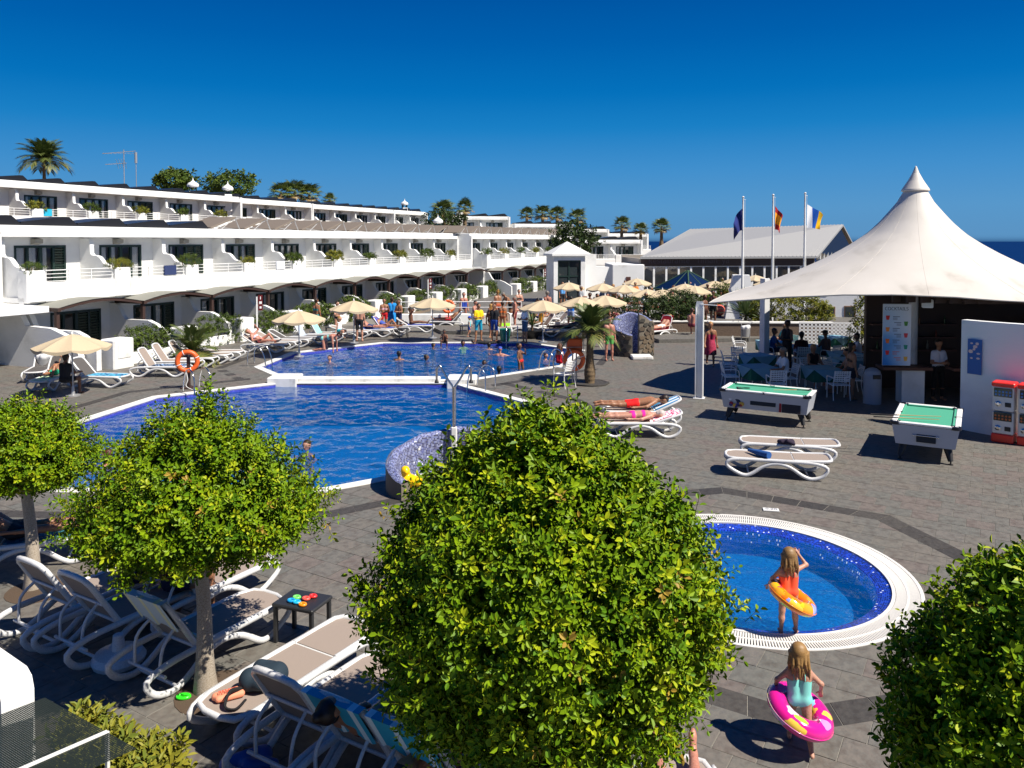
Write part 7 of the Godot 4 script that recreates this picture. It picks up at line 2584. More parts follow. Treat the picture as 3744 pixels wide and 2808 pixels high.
func place_parasols():
	parasol('cream parasol at far left over the green shorted child', V(-13.02, 0.0, -23.200536895093183), 0.5)
	parasol('cream parasol nearest the white meter pillar, left of the back pool', V(-8.44, 0.0, -31.063729102534236), 0.5)
	parasol('cream parasol above the man with the bare back', V(-6.85, 0.17, -33.984711646972684), 0.8)
	parasol('cream parasol over the lifebuoy behind the back pool', V(-3.62, 0.17, -35.75496528208123), 0.8)
	parasol('cream parasol just right of the woman in the dark bikini', V(1.35, 0.17, -34.275199261246634), 0.1)
	parasol('cream parasol above the man in the bright blue shirt', V(3.19, 0.17, -36.344485422650074), 0.5)
	parasol('cream parasol overlapping the one above the blue shirt', V(4.42, 0.17, -37.30963185329223), 0.9)
	parasol('cream parasol in front of the lift tower', V(3.55, 0.17, -49.0544525528809), 0.3)
	parasol('cream parasol right of the lift tower', V(5.53, 0.17, -47.932582224074736), 0.4)
	parasol('cream parasol between the lift tower and the white wing', V(6.64, 0.17, -46.3748061553096), 0.3)
	parasol('cream parasol nearest the left end of the restaurant', V(8.6, 0.17, -54.120338736176976), 0.2)
	parasol('cream parasol left of the one above the stone screen', V(7.26, 0.17, -42.19343346589487), 0.6)
	parasol('cream parasol above the stone screen', V(8.0, 0.17, -41.786143446846545), 0.7)
	parasol('cream parasol in front of the blue pyramid shelter, left of two', V(10.44, 0.17, -47.418839724853974), 0.0)
	parasol('cream parasol in front of the blue pyramid shelter, right of two', V(10.55, 0.17, -45.34712233241726), 0.7)
	parasol('cream parasol left of the first flagpole', V(13.11, 0.17, -50.82047925212503), 0.8)
	parasol('cream parasol at the foot of the first flagpole', V(15.19, 0.17, -54.08679498650254), 0.1)
	parasol('cream parasol between the first and second flagpoles', V(18.41, 0.17, -59.4532212245844), 0.4)
	parasol('cream parasol at the second flagpole', V(17.21, 0.17, -52.74318738383044), 0.0)
	parasol('cream parasol furthest right, by the restaurant glass', V(19.69, 0.17, -57.06919315140231), 0.4)

func place_people():
	person('person in white t-shirt and denim shorts standing at the pool edge', "hold", V(0.58, 0.0, -35.27), -1.047, 1.74, "tan", Color("3a2415"), [["tee", Color("e8ecf2")], ["long_shorts", Color("3c5a7a")]], "short")
	person('person in yellow t-shirt and turquoise shorts by the back pool', "hold", V(-1.53, 0.0, -35.92), 0.524, 1.74, "tan", Color("3a2415"), [["tee", Color("f2c80a")], ["long_shorts", Color("0a8fae")]], "short")
	person('person in brown bikini walking behind the yellow t-shirt', "walk", V(-1.0, 0.0, -36.95), 2.618, 1.66, "tan", Color("b58a4a"), [["bra", Color("5a2a1c")], ["briefs", Color("5a2a1c")]], "tail")
	person('person in black top and blue shorts beside the green bucket', "stand", V(-0.81, 0.0, -35.92), -0.349, 1.74, "tan", Color("3a2415"), [["tee", Color("15161c")], ["long_shorts", Color("123a8a")]], "short")
	person('small child with blue cap running behind the pool', "kid", V(-2.04, 0.0, -37.48), 1.571, 1.0, "fair", Color("1440b0"), [["vest", Color("3fc0c8")], ["shorts", Color("123a8a")]], "cap")
	person('person in dark bikini standing on the terrace', "hold", V(0.39, 0.17, -44.2), 0.349, 1.7, "fair", Color("3a2415"), [["bra", Color("15161c")], ["briefs", Color("15161c")]], "short")
	person('bare chested person bending over on the terrace edge', "bend", V(-0.08, 0.17, -43.68), -1.047, 1.75, "tan", Color("8a8580"), [["shorts", Color("15161c")]], "short")
	person('person in orange bikini seen from behind near the lime towel', "stand", V(-0.46, 0.0, -38.6), 2.967, 1.62, "tan", Color("3a2415"), [["bra", Color("d86a2a")], ["briefs", Color("7a3a20")]], "short")
	person('person in bright blue shirt standing among the loungers', "hold", V(3.03, 0.0, -40.41), 2.793, 1.75, "tan", Color("17110e"), [["tee", Color("1270d0")], ["shorts", Color("8a9ac0")]], "short")
	person('person with bare back and black shorts at the left row', "stand", V(-6.98, 0.0, -35.92), 3.054, 1.78, "fair", Color("17110e"), [["long_shorts", Color("14161c")]], "short")
	person('person in dark bikini standing by the hedge with folded arms', "hold", V(-8.51, 0.0, -38.22), 1.047, 1.66, "fair", Color("3a2415"), [["bra", Color("2a2228")], ["briefs", Color("2a2228")]], "short")
	person('child in white vest and turquoise shorts sitting on a lounger foot', "kid_sit", V(-8.0, 0.4, -36.3), 1.222, 1.25, "fair", Color("b58a4a"), [["vest", Color("e8ecf2")], ["shorts", Color("12a0b0")]], "short")
	person('person in mint swimwear kneeling forward on a lounger', "kneel", V(-7.11, 0.82, -29.65), 1.396, 1.62, "pink", Color("3a2415"), [["bra", Color("8fd8c8")], ["briefs", Color("8fd8c8")]], "short")
	person('person in red skirt holding a phone up by the hedge', "phone", V(-6.48, 0.0, -39.79), 0.175, 1.68, "tan", Color("3a2415"), [["bra", Color("c8a0a8")], ["shorts", Color("c01020")]], "tail")
	person('person wrapped in a blue towel beside the red skirt', "stand", V(-6.14, 0.0, -40.2), -2.967, 1.72, "tan", Color("3a2415"), [["dress", Color("1080c8")], ["long_shorts", Color("1a3a90")], ["tee", Color("1080c8")]], "short")
	person('person in pink flowered dress and sunglasses beside the white post', "walk", V(7.3, 0.0, -28.84), -0.209, 1.66, "tan", Color("b58a4a"), [["dress", mats["dress_print"]]], "tail", false, true)
	person('person in green patterned shorts and yellow shoes behind the small palm', "stand", V(3.73, 0.0, -30.07), 0.175, 1.7, "pink", Color("3a2415"), [["shorts", Color("5aa850")], ["bra", Color("a04060")]], "short")
	person('child in red trunks standing in the shallow end covering the face', "kid_hands", V(0.31, -0.42, -28.79), 1.047, 1.28, "brown", Color("17110e"), [["briefs", Color("e02018")]], "short")
	person('child in red swimsuit with long hair sitting at the pool corner', "kid_sit", V(1.78, 0.02, -29.35), 2.618, 1.3, "fair", Color("6a4020"), [["swimsuit", Color("d00a22")]], "long")
	person('child crouching on the back pool edge with hands at the mouth', "crouch", V(-2.96, 0.12, -34.35), 0.0, 1.2, "brown", Color("17110e"), [["shorts", Color("2a1c18")]], "short")
	person('person in black wetsuit top leaning over the pool edge', "prone", V(-1.21, 0.02, -34.64), 1.745, 1.3, "brown", Color("17110e"), [["tee", Color("121214")], ["trousers", Color("121214")]], "short")
	person('swimmer facing left in the back pool, leftmost head', "swim", V(-7.11, -1.34, -30.55), -0.349, 1.5, "fair", Color("3a2415"), [], "short")
	person('swimmer with short dark hair seen from behind in the back pool', "swim", V(-4.49, -1.47, -31.15), 2.967, 1.72, "tan", Color("17110e"), [], "short")
	person('swimmer with wet hair left of the pool centre, looking right', "swim", V(-3.37, -1.44, -30.79), 1.745, 1.6, "brown", Color("17110e"), [], "short")
	person('small swimmer near the far edge of the back pool', "swim", V(-3.44, -1.24, -34.24), 2.094, 1.4, "tan", Color("17110e"), [], "short")
	person('child in neon yellow vest at the far pool edge', "kid_swim", V(-2.19, -1.14, -35.0), 0.349, 1.3, "brown", Color("17110e"), [["tee", Color("c8f020")]], "short")
	person('swimmer with blue and white cap seen from behind', "swim", V(-0.49, -1.23, -32.16), 3.054, 1.5, "pink", Color("3a50b0"), [], "cap")
	person('swimmer beside the black wetsuit at the far edge', "swim", V(-1.0, -1.37, -33.95), -2.618, 1.6, "tan", Color("17110e"), [], "short")
	person('swimmer with arms spread in the back pool', "swim", V(-1.05, -1.49, -29.64), 0.0, 1.6, "dark", Color("17110e"), [], "short")
	person('swimmer with dark hair near the dividing wall', "swim", V(-0.45, -1.45, -27.38), 2.967, 1.7, "dark", Color("17110e"), [], "short")
	person('swimmer with goggles near the right pool ladder', "swim", V(1.34, -1.34, -31.15), 1.047, 1.5, "fair", Color("3a2415"), [], "short")
	person('child swimming towards the camera in the front pool', "kid_swim", V(-4.62, -1.17, -17.57), -0.262, 1.3, "fair", Color("3a2415"), [], "short", false, true)
	person('child in profile holding a pink paddle in the front pool', "kid_swim", V(-8.53, -1.12, -16.43), -1.396, 1.35, "pink", Color("5a3018"), [], "short", false, true)
	person('person in pink bikini lying face down on the near lounger', "prone_b", V(2.86, 0.38, -18.48), -1.591, 1.62, "fair", Color("d8d0d0"), [["bra", Color("ff1f9a")], ["briefs", Color("ff1f9a")]], "short", true)
	person('person in red shorts lying face down with head on folded arms', "prone", V(3.13, 0.4, -19.71), -1.591, 1.78, "tan", Color("2a1a10"), [["shorts", Color("e8080c")]], "short", true)
	person('child in green shorts reclining under the far left parasol', "recline_knee", V(-14.42, 0.385, -24.68), 0.119, 1.35, "tan", Color("17110e"), [["shorts", Color("18a078")]], "short")
	person('person in dark top sitting with the back to the camera at far left', "sit", V(-13.27, 0.4, -23.22), 2.88, 1.66, "brown", Color("17110e"), [["tee", Color("14161e")], ["shorts", Color("101014")]], "bun")
	person('person in pink bikini lying on the first lounger of the left row', "recline_knee", V(-10.42, 0.385, -32.49), 1.451, 1.64, "pink", Color("b58a4a"), [["bra", Color("d8c0d0")], ["briefs", Color("e87878")]], "short")
	person('bald person reclining on a blue towel', "recline", V(-6.89, 0.385, -37.69), 1.451, 1.75, "pink", Color("17110e"), [["shorts", Color("15295a")]], "bald")
	person('person in patterned blue swimsuit shading the eyes', "recline_knee", V(-6.18, 0.385, -38.25), 1.451, 1.64, "tan", Color("c8a060"), [["swimsuit", Color("3a50a0")]], "short")
	person('person sitting up on a blue towel with both arms raised', "sit_up", V(-5.08, 0.385, -39.58), 1.571, 1.66, "brown", Color("a08050"), [["briefs", Color("2a1a14")]], "short")
	person('person in bright red shorts reclining below the lifebuoy', "recline", V(-3.26, 0.385, -41.48), -1.621, 1.78, "tan", Color("8a8580"), [["shorts", Color("ff2a48")]], "short")
	person('person wrapped in an orange yellow towel sitting on a lounger', "sit_up", V(1.44, 0.385, -39.41), -1.249, 1.7, "tan", Color("3a2415"), [["tee", Color("e0a020")]], "short")
	person('person reclining with bent arms above the small palm', "recline", V(5.45, 0.385, -41.7), -0.291, 1.66, "pink", Color("b58a4a"), [["bra", Color("8a2848")]], "short")
	person('person in a straw hat reclining on a crimson towel', "recline", V(7.21, 0.385, -37.62), -0.857, 1.75, "fair", Color("b89a68"), [["shorts", Color("e8e0d8")]], "hat")
	person('person in dark swimwear reclining on a royal blue towel', "recline_knee", V(8.79, 0.385, -41.73), 1.471, 1.66, "brown", Color("17110e"), [["bra", Color("e8ecf2")]], "short")
	person('person lying in dark clothes behind the small palm', "lie", V(2.58, 0.385, -37.91), -1.313, 1.7, "dark", Color("17110e"), [["tee", Color("241a28")], ["trousers", Color("221a26")]], "short")
	person('sunbather on the first lounger of the far terrace', "lie", V(0.91, 0.555, -43.68), 1.571, 1.7, "pink", Color("3a2415"), [["briefs", Color("3a3a8a")]], "short")
	person('sunbather on the second lounger of the far terrace', "recline", V(2.41, 0.555, -43.18), -1.571, 1.7, "tan", Color("3a2415"), [["shorts", Color("e8e8e8")]], "short")
	person('sunbather on the fourth lounger of the far terrace', "recline_knee", V(4.58, 0.555, -44.2), 1.571, 1.7, "pink", Color("3a2415"), [["bra", Color("a02848")], ["briefs", Color("a02848")]], "short")
	person('sunbather on the sixth lounger of the far terrace', "lie", V(7.69, 0.555, -49.45), -1.571, 1.7, "pink", Color("3a2415"), [["briefs", Color("c06070")]], "short")
	person('sunbather on the eighth lounger of the far terrace', "recline", V(10.22, 0.555, -50.79), -1.571, 1.7, "brown", Color("3a2415"), [["tee", Color("6a3a9a")]], "short")
	person('sunbather on the tenth lounger of the far terrace', "recline_knee", V(12.93, 0.555, -50.79), 1.571, 1.7, "tan", Color("3a2415"), [["shorts", Color("2060b0")]], "short")
	person('sunbather on the eleventh lounger of the far terrace', "lie", V(15.14, 0.555, -52.95), -1.571, 1.7, "pink", Color("3a2415"), [["shorts", Color("b02018")]], "short")
	person('sunbather on the thirteenth lounger of the far terrace', "recline", V(1.34, 0.555, -41.23), 1.768, 1.7, "tan", Color("3a2415"), [["shorts", Color("3a4a8a")]], "short")
	person('sunbather on the fifteenth lounger of the far terrace', "lie", V(6.79, 0.555, -44.2), 1.571, 1.7, "pink", Color("3a2415"), [["bra", Color("28282c")], ["briefs", Color("28282c")]], "short")
	person('sunbather on the sixteenth lounger of the far terrace', "recline_knee", V(8.57, 0.555, -45.82), -1.571, 1.7, "tan", Color("3a2415"), [["shorts", Color("a03a28")]], "short")
	person('sunbather on the eighteenth lounger of the far terrace', "recline", V(4.04, 0.555, -48.49), 1.571, 1.7, "pink", Color("3a2415"), [["swimsuit", Color("30206a")]], "short")
	person('person with bare back sitting on the terrace edge left of the white post', "sit", V(8.45, 0.55, -36.92), 2.618, 1.72, "pink", Color("3a2415"), [["shorts", Color("6a2030")]], "short")
	person('person standing half hidden right of the white post top', "stand", V(9.91, 0.17, -40.38), 0.698, 1.66, "brown", Color("3a2415"), [["bra", Color("7a4020")], ["shorts", Color("402018")]], "short")
	person('person with white cap sitting on the terrace holding a blue ball', "sit", V(10.09, 0.5, -45.77), 0.349, 1.7, "tan", Color("e8e4dc"), [["tee", Color("c8683a")]], "hat")
	person('person in bikini sitting up at the white terrace rail', "sit", V(-2.0, 0.55, -41.89), 1.047, 1.66, "pink", Color("17110e"), [["bra", Color("6a4a8a")]], "short")
	person('person with knees raised on the terrace beside the rail', "crouch", V(-1.12, 0.55, -41.39), 0.524, 1.7, "tan", Color("3a2415"), [["shorts", Color("7a5040")]], "short")
	person('brown standing person between the terrace parasols', "stand", V(4.14, 0.17, -41.74), -1.047, 1.68, "brown", Color("17110e"), [["shorts", Color("503028")]], "short")
	person('person in a black swimsuit standing under the parasol right of the blue shirt', "stand", V(4.48, 0.17, -41.27), 0.524, 1.66, "tan", Color("17110e"), [["swimsuit", Color("16161c")]], "tail")
	person('person in green shorts standing behind the orange yellow towel', "stand", V(1.87, 0.17, -41.74), 2.967, 1.78, "pink", Color("8a8580"), [["shorts", Color("2a6a3a")]], "short")
	person('person in a red top bending over a lounger on the terrace', "bend", V(6.09, 0.17, -43.18), -0.698, 1.73, "tan", Color("8a8580"), [["tee", Color("a82028")], ["shorts", Color("28303a")]], "tail")
	person('person in a purple bikini standing left of the stone screen', "hold", V(4.96, 0.17, -40.82), -0.349, 1.72, "pink", Color("17110e"), [["bra", Color("6a2a80")], ["briefs", Color("6a2a80")]], "bun")
	person('person in white shorts walking on the far terrace', "walk", V(8.28, 0.17, -46.97), 1.396, 1.72, "tan", Color("8a8580"), [["shorts", Color("e4e4e0")]], "bun")
	person('person in a pink top standing near the blue pyramid shelter', "stand", V(9.92, 0.17, -48.18), -1.047, 1.74, "tan", Color("17110e"), [["tee", Color("d86a90")], ["shorts", Color("3a3a50")]], "short")
	person('person in dark trunks standing right of the pyramid shelter', "hold", V(12.31, 0.17, -49.45), 0.349, 1.73, "brown", Color("8a8580"), [["shorts", Color("1a2030")]], "short")
	person('person in a yellow top walking near the first flagpole', "walk", V(13.84, 0.17, -50.79), -1.396, 1.74, "tan", Color("3a2415"), [["tee", Color("d8b030")], ["shorts", Color("304060")]], "short")
	person('person in a blue swimsuit near the lifebuoy wall', "stand", V(-2.66, 0.0, -43.34), 0.175, 1.76, "pink", Color("3a2415"), [["swimsuit", Color("2040a0")]], "tail")
	person('person in striped shorts standing at the left terrace rail', "stand", V(-0.78, 0.17, -42.69), -2.618, 1.76, "tan", Color("b58a4a"), [["shorts", Color("b05030")]], "bun")
	person('person in a grey shirt among the far parasols', "hold", V(4.13, 0.17, -46.97), 1.047, 1.73, "tan", Color("8a8580"), [["tee", Color("80868e")], ["shorts", Color("303030")]], "bun")
	person('person in an orange top among the far parasols', "stand", V(8.19, 0.17, -52.21), 0.0, 1.69, "tan", Color("8a8580"), [["tee", Color("d8782a")], ["shorts", Color("402838")]], "short")
	person('person in a teal bikini standing at the left hedge row', "stand", V(-9.62, 0.0, -38.6), 2.618, 1.78, "tan", Color("3a2415"), [["bra", Color("1a8a8a")], ["briefs", Color("1a8a8a")]], "short")
	person('person in a mint top bending under the left terrace parasol', "bend", V(1.06, 0.17, -40.82), 0.698, 1.64, "tan", Color("17110e"), [["tee", Color("6ac0a8")], ["shorts", Color("303848")]], "tail")
	person('person in maroon shorts standing left of the planter bowl', "stand", V(0.14, 0.0, -39.79), -1.396, 1.79, "pink", Color("8a8580"), [["shorts", Color("701c28")]], "tail")
	person('person in a violet swimsuit standing by the dark backed lounger', "stand", V(4.29, 0.0, -40.62), 2.094, 1.7, "tan", Color("8a8580"), [["swimsuit", Color("50308a")]], "tail")
	person('person in a white top standing at the long planter wall', "hold", V(7.04, 0.17, -41.27), -0.175, 1.72, "tan", Color("8a8580"), [["tee", Color("e0e0dc")], ["shorts", Color("38465a")]], "short")
	person('person in a scarlet bikini beside the blue towelled lounger', "stand", V(8.38, 0.17, -41.27), 1.047, 1.78, "pink", Color("3a2415"), [["bra", Color("c01c20")], ["briefs", Color("c01c20")]], "tail")
	person('person in black trunks at the right end of the planter hedge', "stand", V(10.69, 0.17, -41.74), -0.698, 1.8, "brown", Color("17110e"), [["shorts", Color("181a20")]], "tail")
	person('person in a sky blue top by the far left parasols of the terrace', "stand", V(3.26, 0.17, -50.79), 0.349, 1.79, "tan", Color("3a2415"), [["tee", Color("5a9ad8")], ["shorts", Color("2a2a30")]], "short")
	person('person in a brown wrap walking among the far parasols', "walk", V(6.39, 0.17, -49.45), -1.047, 1.73, "tan", Color("b58a4a"), [["vest", Color("8a5a38")], ["long_shorts", Color("6a4028")]], "tail")
	person('person in a cream top near the white wing', "stand", V(7.95, 0.17, -55.29), 0.175, 1.64, "tan", Color("8a8580"), [["tee", Color("d8d0b8")], ["shorts", Color("505868")]], "bun")
	person('person in a coral top by the pyramid shelter parasols', "hold", V(12.16, 0.17, -53.7), 0.524, 1.64, "pink", Color("3a2415"), [["tee", Color("e07058")], ["shorts", Color("405060")]], "bun")
	person('person in olive shorts behind the first flagpole', "stand", V(15.1, 0.17, -50.79), -0.349, 1.78, "tan", Color("3a2415"), [["shorts", Color("5a6030")]], "tail")
	person('person in a teal shirt at the restaurant glass', "stand", V(15.48, 0.17, -57.85), 0.0, 1.7, "tan", Color("8a8580"), [["tee", Color("1f7a80")], ["shorts", Color("303030")]], "short")
	person('person in navy trunks standing near the eighth lounger of the left row', "hold", V(-5.73, 0.0, -39.79), -0.524, 1.63, "tan", Color("3a2415"), [["shorts", Color("16204a")]], "bun")
	person('waiter standing with a tray arm among the bar tables', "hold", V(9.76, 0.0, -27.8), -1.047, 1.8, "brown", Color("17110e"), [["vest", Color("14141a")], ["trousers", Color("101014")]], "short")
	person('person in blue checked shirt sitting at the back bar table', "sit", V(9.75, 0.45, -29.3), 1.047, 1.72, "tan", Color("17110e"), [["tee", Color("1f4f86")], ["shorts", Color("202030")]], "short")
	person('person in dark red shirt seated with the back to the camera', "sit", V(10.35, 0.45, -28.0), 2.967, 1.74, "tan", Color("17110e"), [["tee", Color("3a0a14")], ["shorts", Color("202030")]], "short")
	person('person in a dark cap seated beside the dark red shirt', "sit", V(11.4, 0.45, -28.4), -2.618, 1.74, "brown", Color("14141a"), [["tee", Color("5a4038")], ["shorts", Color("202030")]], "cap")
	person('person in turquoise shirt seated behind the waiter', "sit", V(10.9, 0.45, -31.2), -1.047, 1.7, "tan", Color("8a8580"), [["tee", Color("2fb8a8")], ["shorts", Color("202030")]], "short")
	person('grey haired person in white shirt reading at the front bar table', "sit", V(8.32, 0.45, -23.9), -1.396, 1.74, "tan", Color("9a9690"), [["tee", Color("d8d8dc")], ["trousers", Color("4a4640")]], "short")
	person('blonde person in dark top at the front bar table', "sit", V(9.55, 0.45, -24.9), 0.175, 1.68, "tan", Color("b58a4a"), [["vest", Color("2a1c1c")], ["shorts", Color("202030")]], "tail")
	person('bare chested person at the right front bar table', "sit", V(10.15, 0.45, -23.6), -1.745, 1.75, "tan", Color("17110e"), [["shorts", Color("301418")]], "short")
	person('person in white t-shirt leaning at the rear right bar table', "sit", V(12.2, 0.45, -27.6), -1.745, 1.74, "tan", Color("17110e"), [["tee", Color("c8c8d0")], ["shorts", Color("202030")]], "short")
	person('person in dark vest behind the white t-shirt at the rear bar table', "sit", V(13.0, 0.45, -28.4), -1.396, 1.74, "brown", Color("17110e"), [["vest", Color("30282a")], ["shorts", Color("202030")]], "short")
	person('person with dark hair beside the cocktail banner', "stand", V(9.85, 0.0, -22.7), 1.571, 1.66, "tan", Color("1a1210"), [["bra", Color("40302a")], ["shorts", Color("202028")]], "tail")
	person('bartender in white shirt behind the bar', "hold", V(12.3, 0.0, -22.6), 0.175, 1.76, "tan", Color("17110e"), [["tee", Color("d0d0d8")], ["trousers", Color("101014")]], "short")
	person('person with a hair bun and coral swimsuit sitting under the centre tree', "recline", V(-1.18, 0.385, -6.54), 2.605, 1.66, "tan", Color("2a1a12"), [["swimsuit", Color("d84a3a")]], "bun")
	person('person in orange swimwear lying under the centre tree', "lie", V(-0.47, 0.385, -6.42), 2.605, 1.66, "tan", Color("17110e"), [["swimsuit", Color("d8481a")]], "short")
	person('bare chested person sitting in the shade of the middle tree', "sit", V(-4.72, 0.42, -9.5), 2.094, 1.78, "tan", Color("17110e"), [["shorts", Color("101c4a")]], "short")
	person('second person sitting in the shade beside the flowered towel', "sit", V(-4.1, 0.42, -9.35), 1.745, 1.7, "tan", Color("17110e"), [["shorts", Color("101c3a")], ["vest", Color("501018")]], "short")
	person('person with bare legs lying behind the left trunk', "recline", V(-7.11, 0.385, -11.07), 1.94, 1.75, "tan", Color("17110e"), [["shorts", Color("202428")]], "short")
	person('person at the bottom picture edge with bare feet on the lounger end', "recline", V(1.21, 0.385, -5.36), 3.022, 1.7, "pink", Color("3a2415"), [["shorts", Color("304a80")]], "short", true)
	mat("coral_suit", lin(0.90, 0.10, 0.035), 0.6); mat("mint_suit", lin(0.20, 0.62, 0.56), 0.6)
	person('small girl in coral swimsuit with an orange swim ring at the wading pool edge', "girl_shade", V(3.27, -0.05, -9.17), 3.107, 1.03, "fair", Color("9a7a4e"), [["swimsuit", mats["coral_suit"]]], "long", true)
	person('small girl in mint swimsuit walking with a pink swim ring', "girl_walk", V(2.6, 0, -6.98), 2.88, 0.98, "fair", Color("a5824f"), [["swimsuit", mats["mint_suit"]]], "long", true)

func place_skyline():
	palm("date_palm", "full feather palm rising over the roof at far left", V(-35.54, 7.5, -60), 3.0, 2.1, 40, 21)
	round_tree('dark bushy tree behind the aerials, left of the first turret', V(-32.02, 7.74, -75), V(1.5, 0.9, 1.8), 2.4, 300, 1)
	round_tree('dark bushy tree behind the second turret', V(-27.86, 7.64, -78), V(2.6, 1.2, 1.8), 2.4, 300, 1)
	palm("fan_palm", 'fan palm, left of the cluster above the upper row', V(-24.88, 6.58, -85), 3.0, 1.7, 24, 607, true, true, 0.25)
	palm("fan_palm", 'fan palm, middle of the cluster above the upper row', V(-23.66, 6.74, -86), 3.0, 1.7, 24, 637, true, true, 0.25)
	palm("fan_palm", 'fan palm, right of the cluster above the upper row', V(-22.36, 6.5, -87), 3.0, 1.7, 24, 668, true, true, 0.25)
	palm("fan_palm", 'small fan palm tip right of the cluster above the upper row', V(-20.81, 6.14, -90), 3.0, 1.0, 24, 712, true, true, 0.25)
	palm("fan_palm", 'fan palm left of the background turret, larger', V(-8.34, 5.09, -96), 3.0, 1.9, 24, 958, true, true, 0.25)
	palm("fan_palm", 'fan palm right of the background turret', V(-5.87, 5.51, -98), 3.0, 1.5, 24, 1004, true, true, 0.25)
	palm("fan_palm", 'fan palm first from left of the four over the centre terraces', V(2.03, 5.02, -108), 3.0, 1.4, 24, 1138, true, true, 0.25)
	palm("fan_palm", 'fan palm second from left of the four over the centre terraces', V(4.19, 5.15, -108), 3.0, 1.7, 24, 1172, true, true, 0.25)
	palm("fan_palm", 'fan palm third from left of the four over the centre terraces', V(6.21, 4.93, -109), 3.0, 1.6, 24, 1203, true, true, 0.25)
	palm("fan_palm", 'fan palm fourth from left of the four over the centre terraces', V(8.94, 4.64, -108), 3.0, 1.7, 24, 1247, true, true, 0.25)
	palm("fan_palm", 'fan palm first from left of the three by the restaurant', V(14.48, 3.55, -104), 3.0, 1.5, 24, 1343, true, true, 0.25)
	palm("fan_palm", 'fan palm second from left of the three by the restaurant', V(16.99, 2.88, -104), 3.0, 1.3, 24, 1384, true, true, 0.25)
	palm("fan_palm", 'fan palm third from left of the three by the restaurant', V(19.55, 3.23, -103), 3.0, 1.6, 24, 1429, true, true, 0.25)
	round_tree("dark round tree in front of the centre terraces", V(6.62, 0, -84), V(2.6, 1.9, 2.2), 4.6, 420, 2)
	round_tree("dark tree at the foot of the background turret", V(-7.98, 4.89, -93), V(2.2, 1.2, 2.0), 2.0, 260, 2)
	roof_turret('onion topped white turret, left of the two on the upper left roof', V(-25.46, 7.63, -63))
	roof_turret('onion topped white turret, right of the two on the upper left roof', V(-23.77, 7.57, -66))
	roof_turret('onion topped white turret on the centre upper roof', V(-13.21, 7.75, -97))
	roof_turret('onion topped white turret rising between the solar collectors of the front roof', V(-6.67, 4.95, -71))
	roof_turret('onion topped white turret beside the small palm in the background', V(-6.7, 6.7, -101))

func stepped_blocks() -> Array:
	return [
		[-7.52, -100, 5.03, 2, 'white stepped block with dark roof left of the fan palms in the centre background', Vector3(0.956, 0, -0.294)],
		[0.96, -102, 4.08, 2, 'white stepped block below the four fan palms', Vector3(0.956, 0, -0.294)],
		[6.11, -105, 3.46, 2, 'white stepped block behind the dark round tree', Vector3(0.956, 0, -0.294)],
		[12.06, -108, 2.87, 2, 'white stepped block below the restaurant palms', Vector3(0.956, 0, -0.294)],
		[8.25, -90, 1.97, 2, 'white balcony block with a blue towel beside the restaurant roof', Vector3(0.956, 0, -0.294)],
	]

func place_railing_towels():
	railing_towel('turquoise towel over the railing of the third far left upper balcony', hotel_at(13.9, -17.12, 6.06), Color("1fa8c8"))
	railing_towel('turquoise towel over the last upper railing before the turret', hotel_at(66.2, -18.62, 6.01), Color("28a8d0"))
	railing_towel('pale blue towel over a railing of the forward far section', hotel_at(60.2, 1.09, 3.0), Color("58b8e0"))
	railing_towel('white towel over the railing of the fourth front balcony', hotel_at(14.6, -0.11, 3.0), Color("e0e4ec"))
	railing_towel('navy towel over the railing of the second front balcony', hotel_at(6.9, -0.11, 3.0), Color("2a3560"))

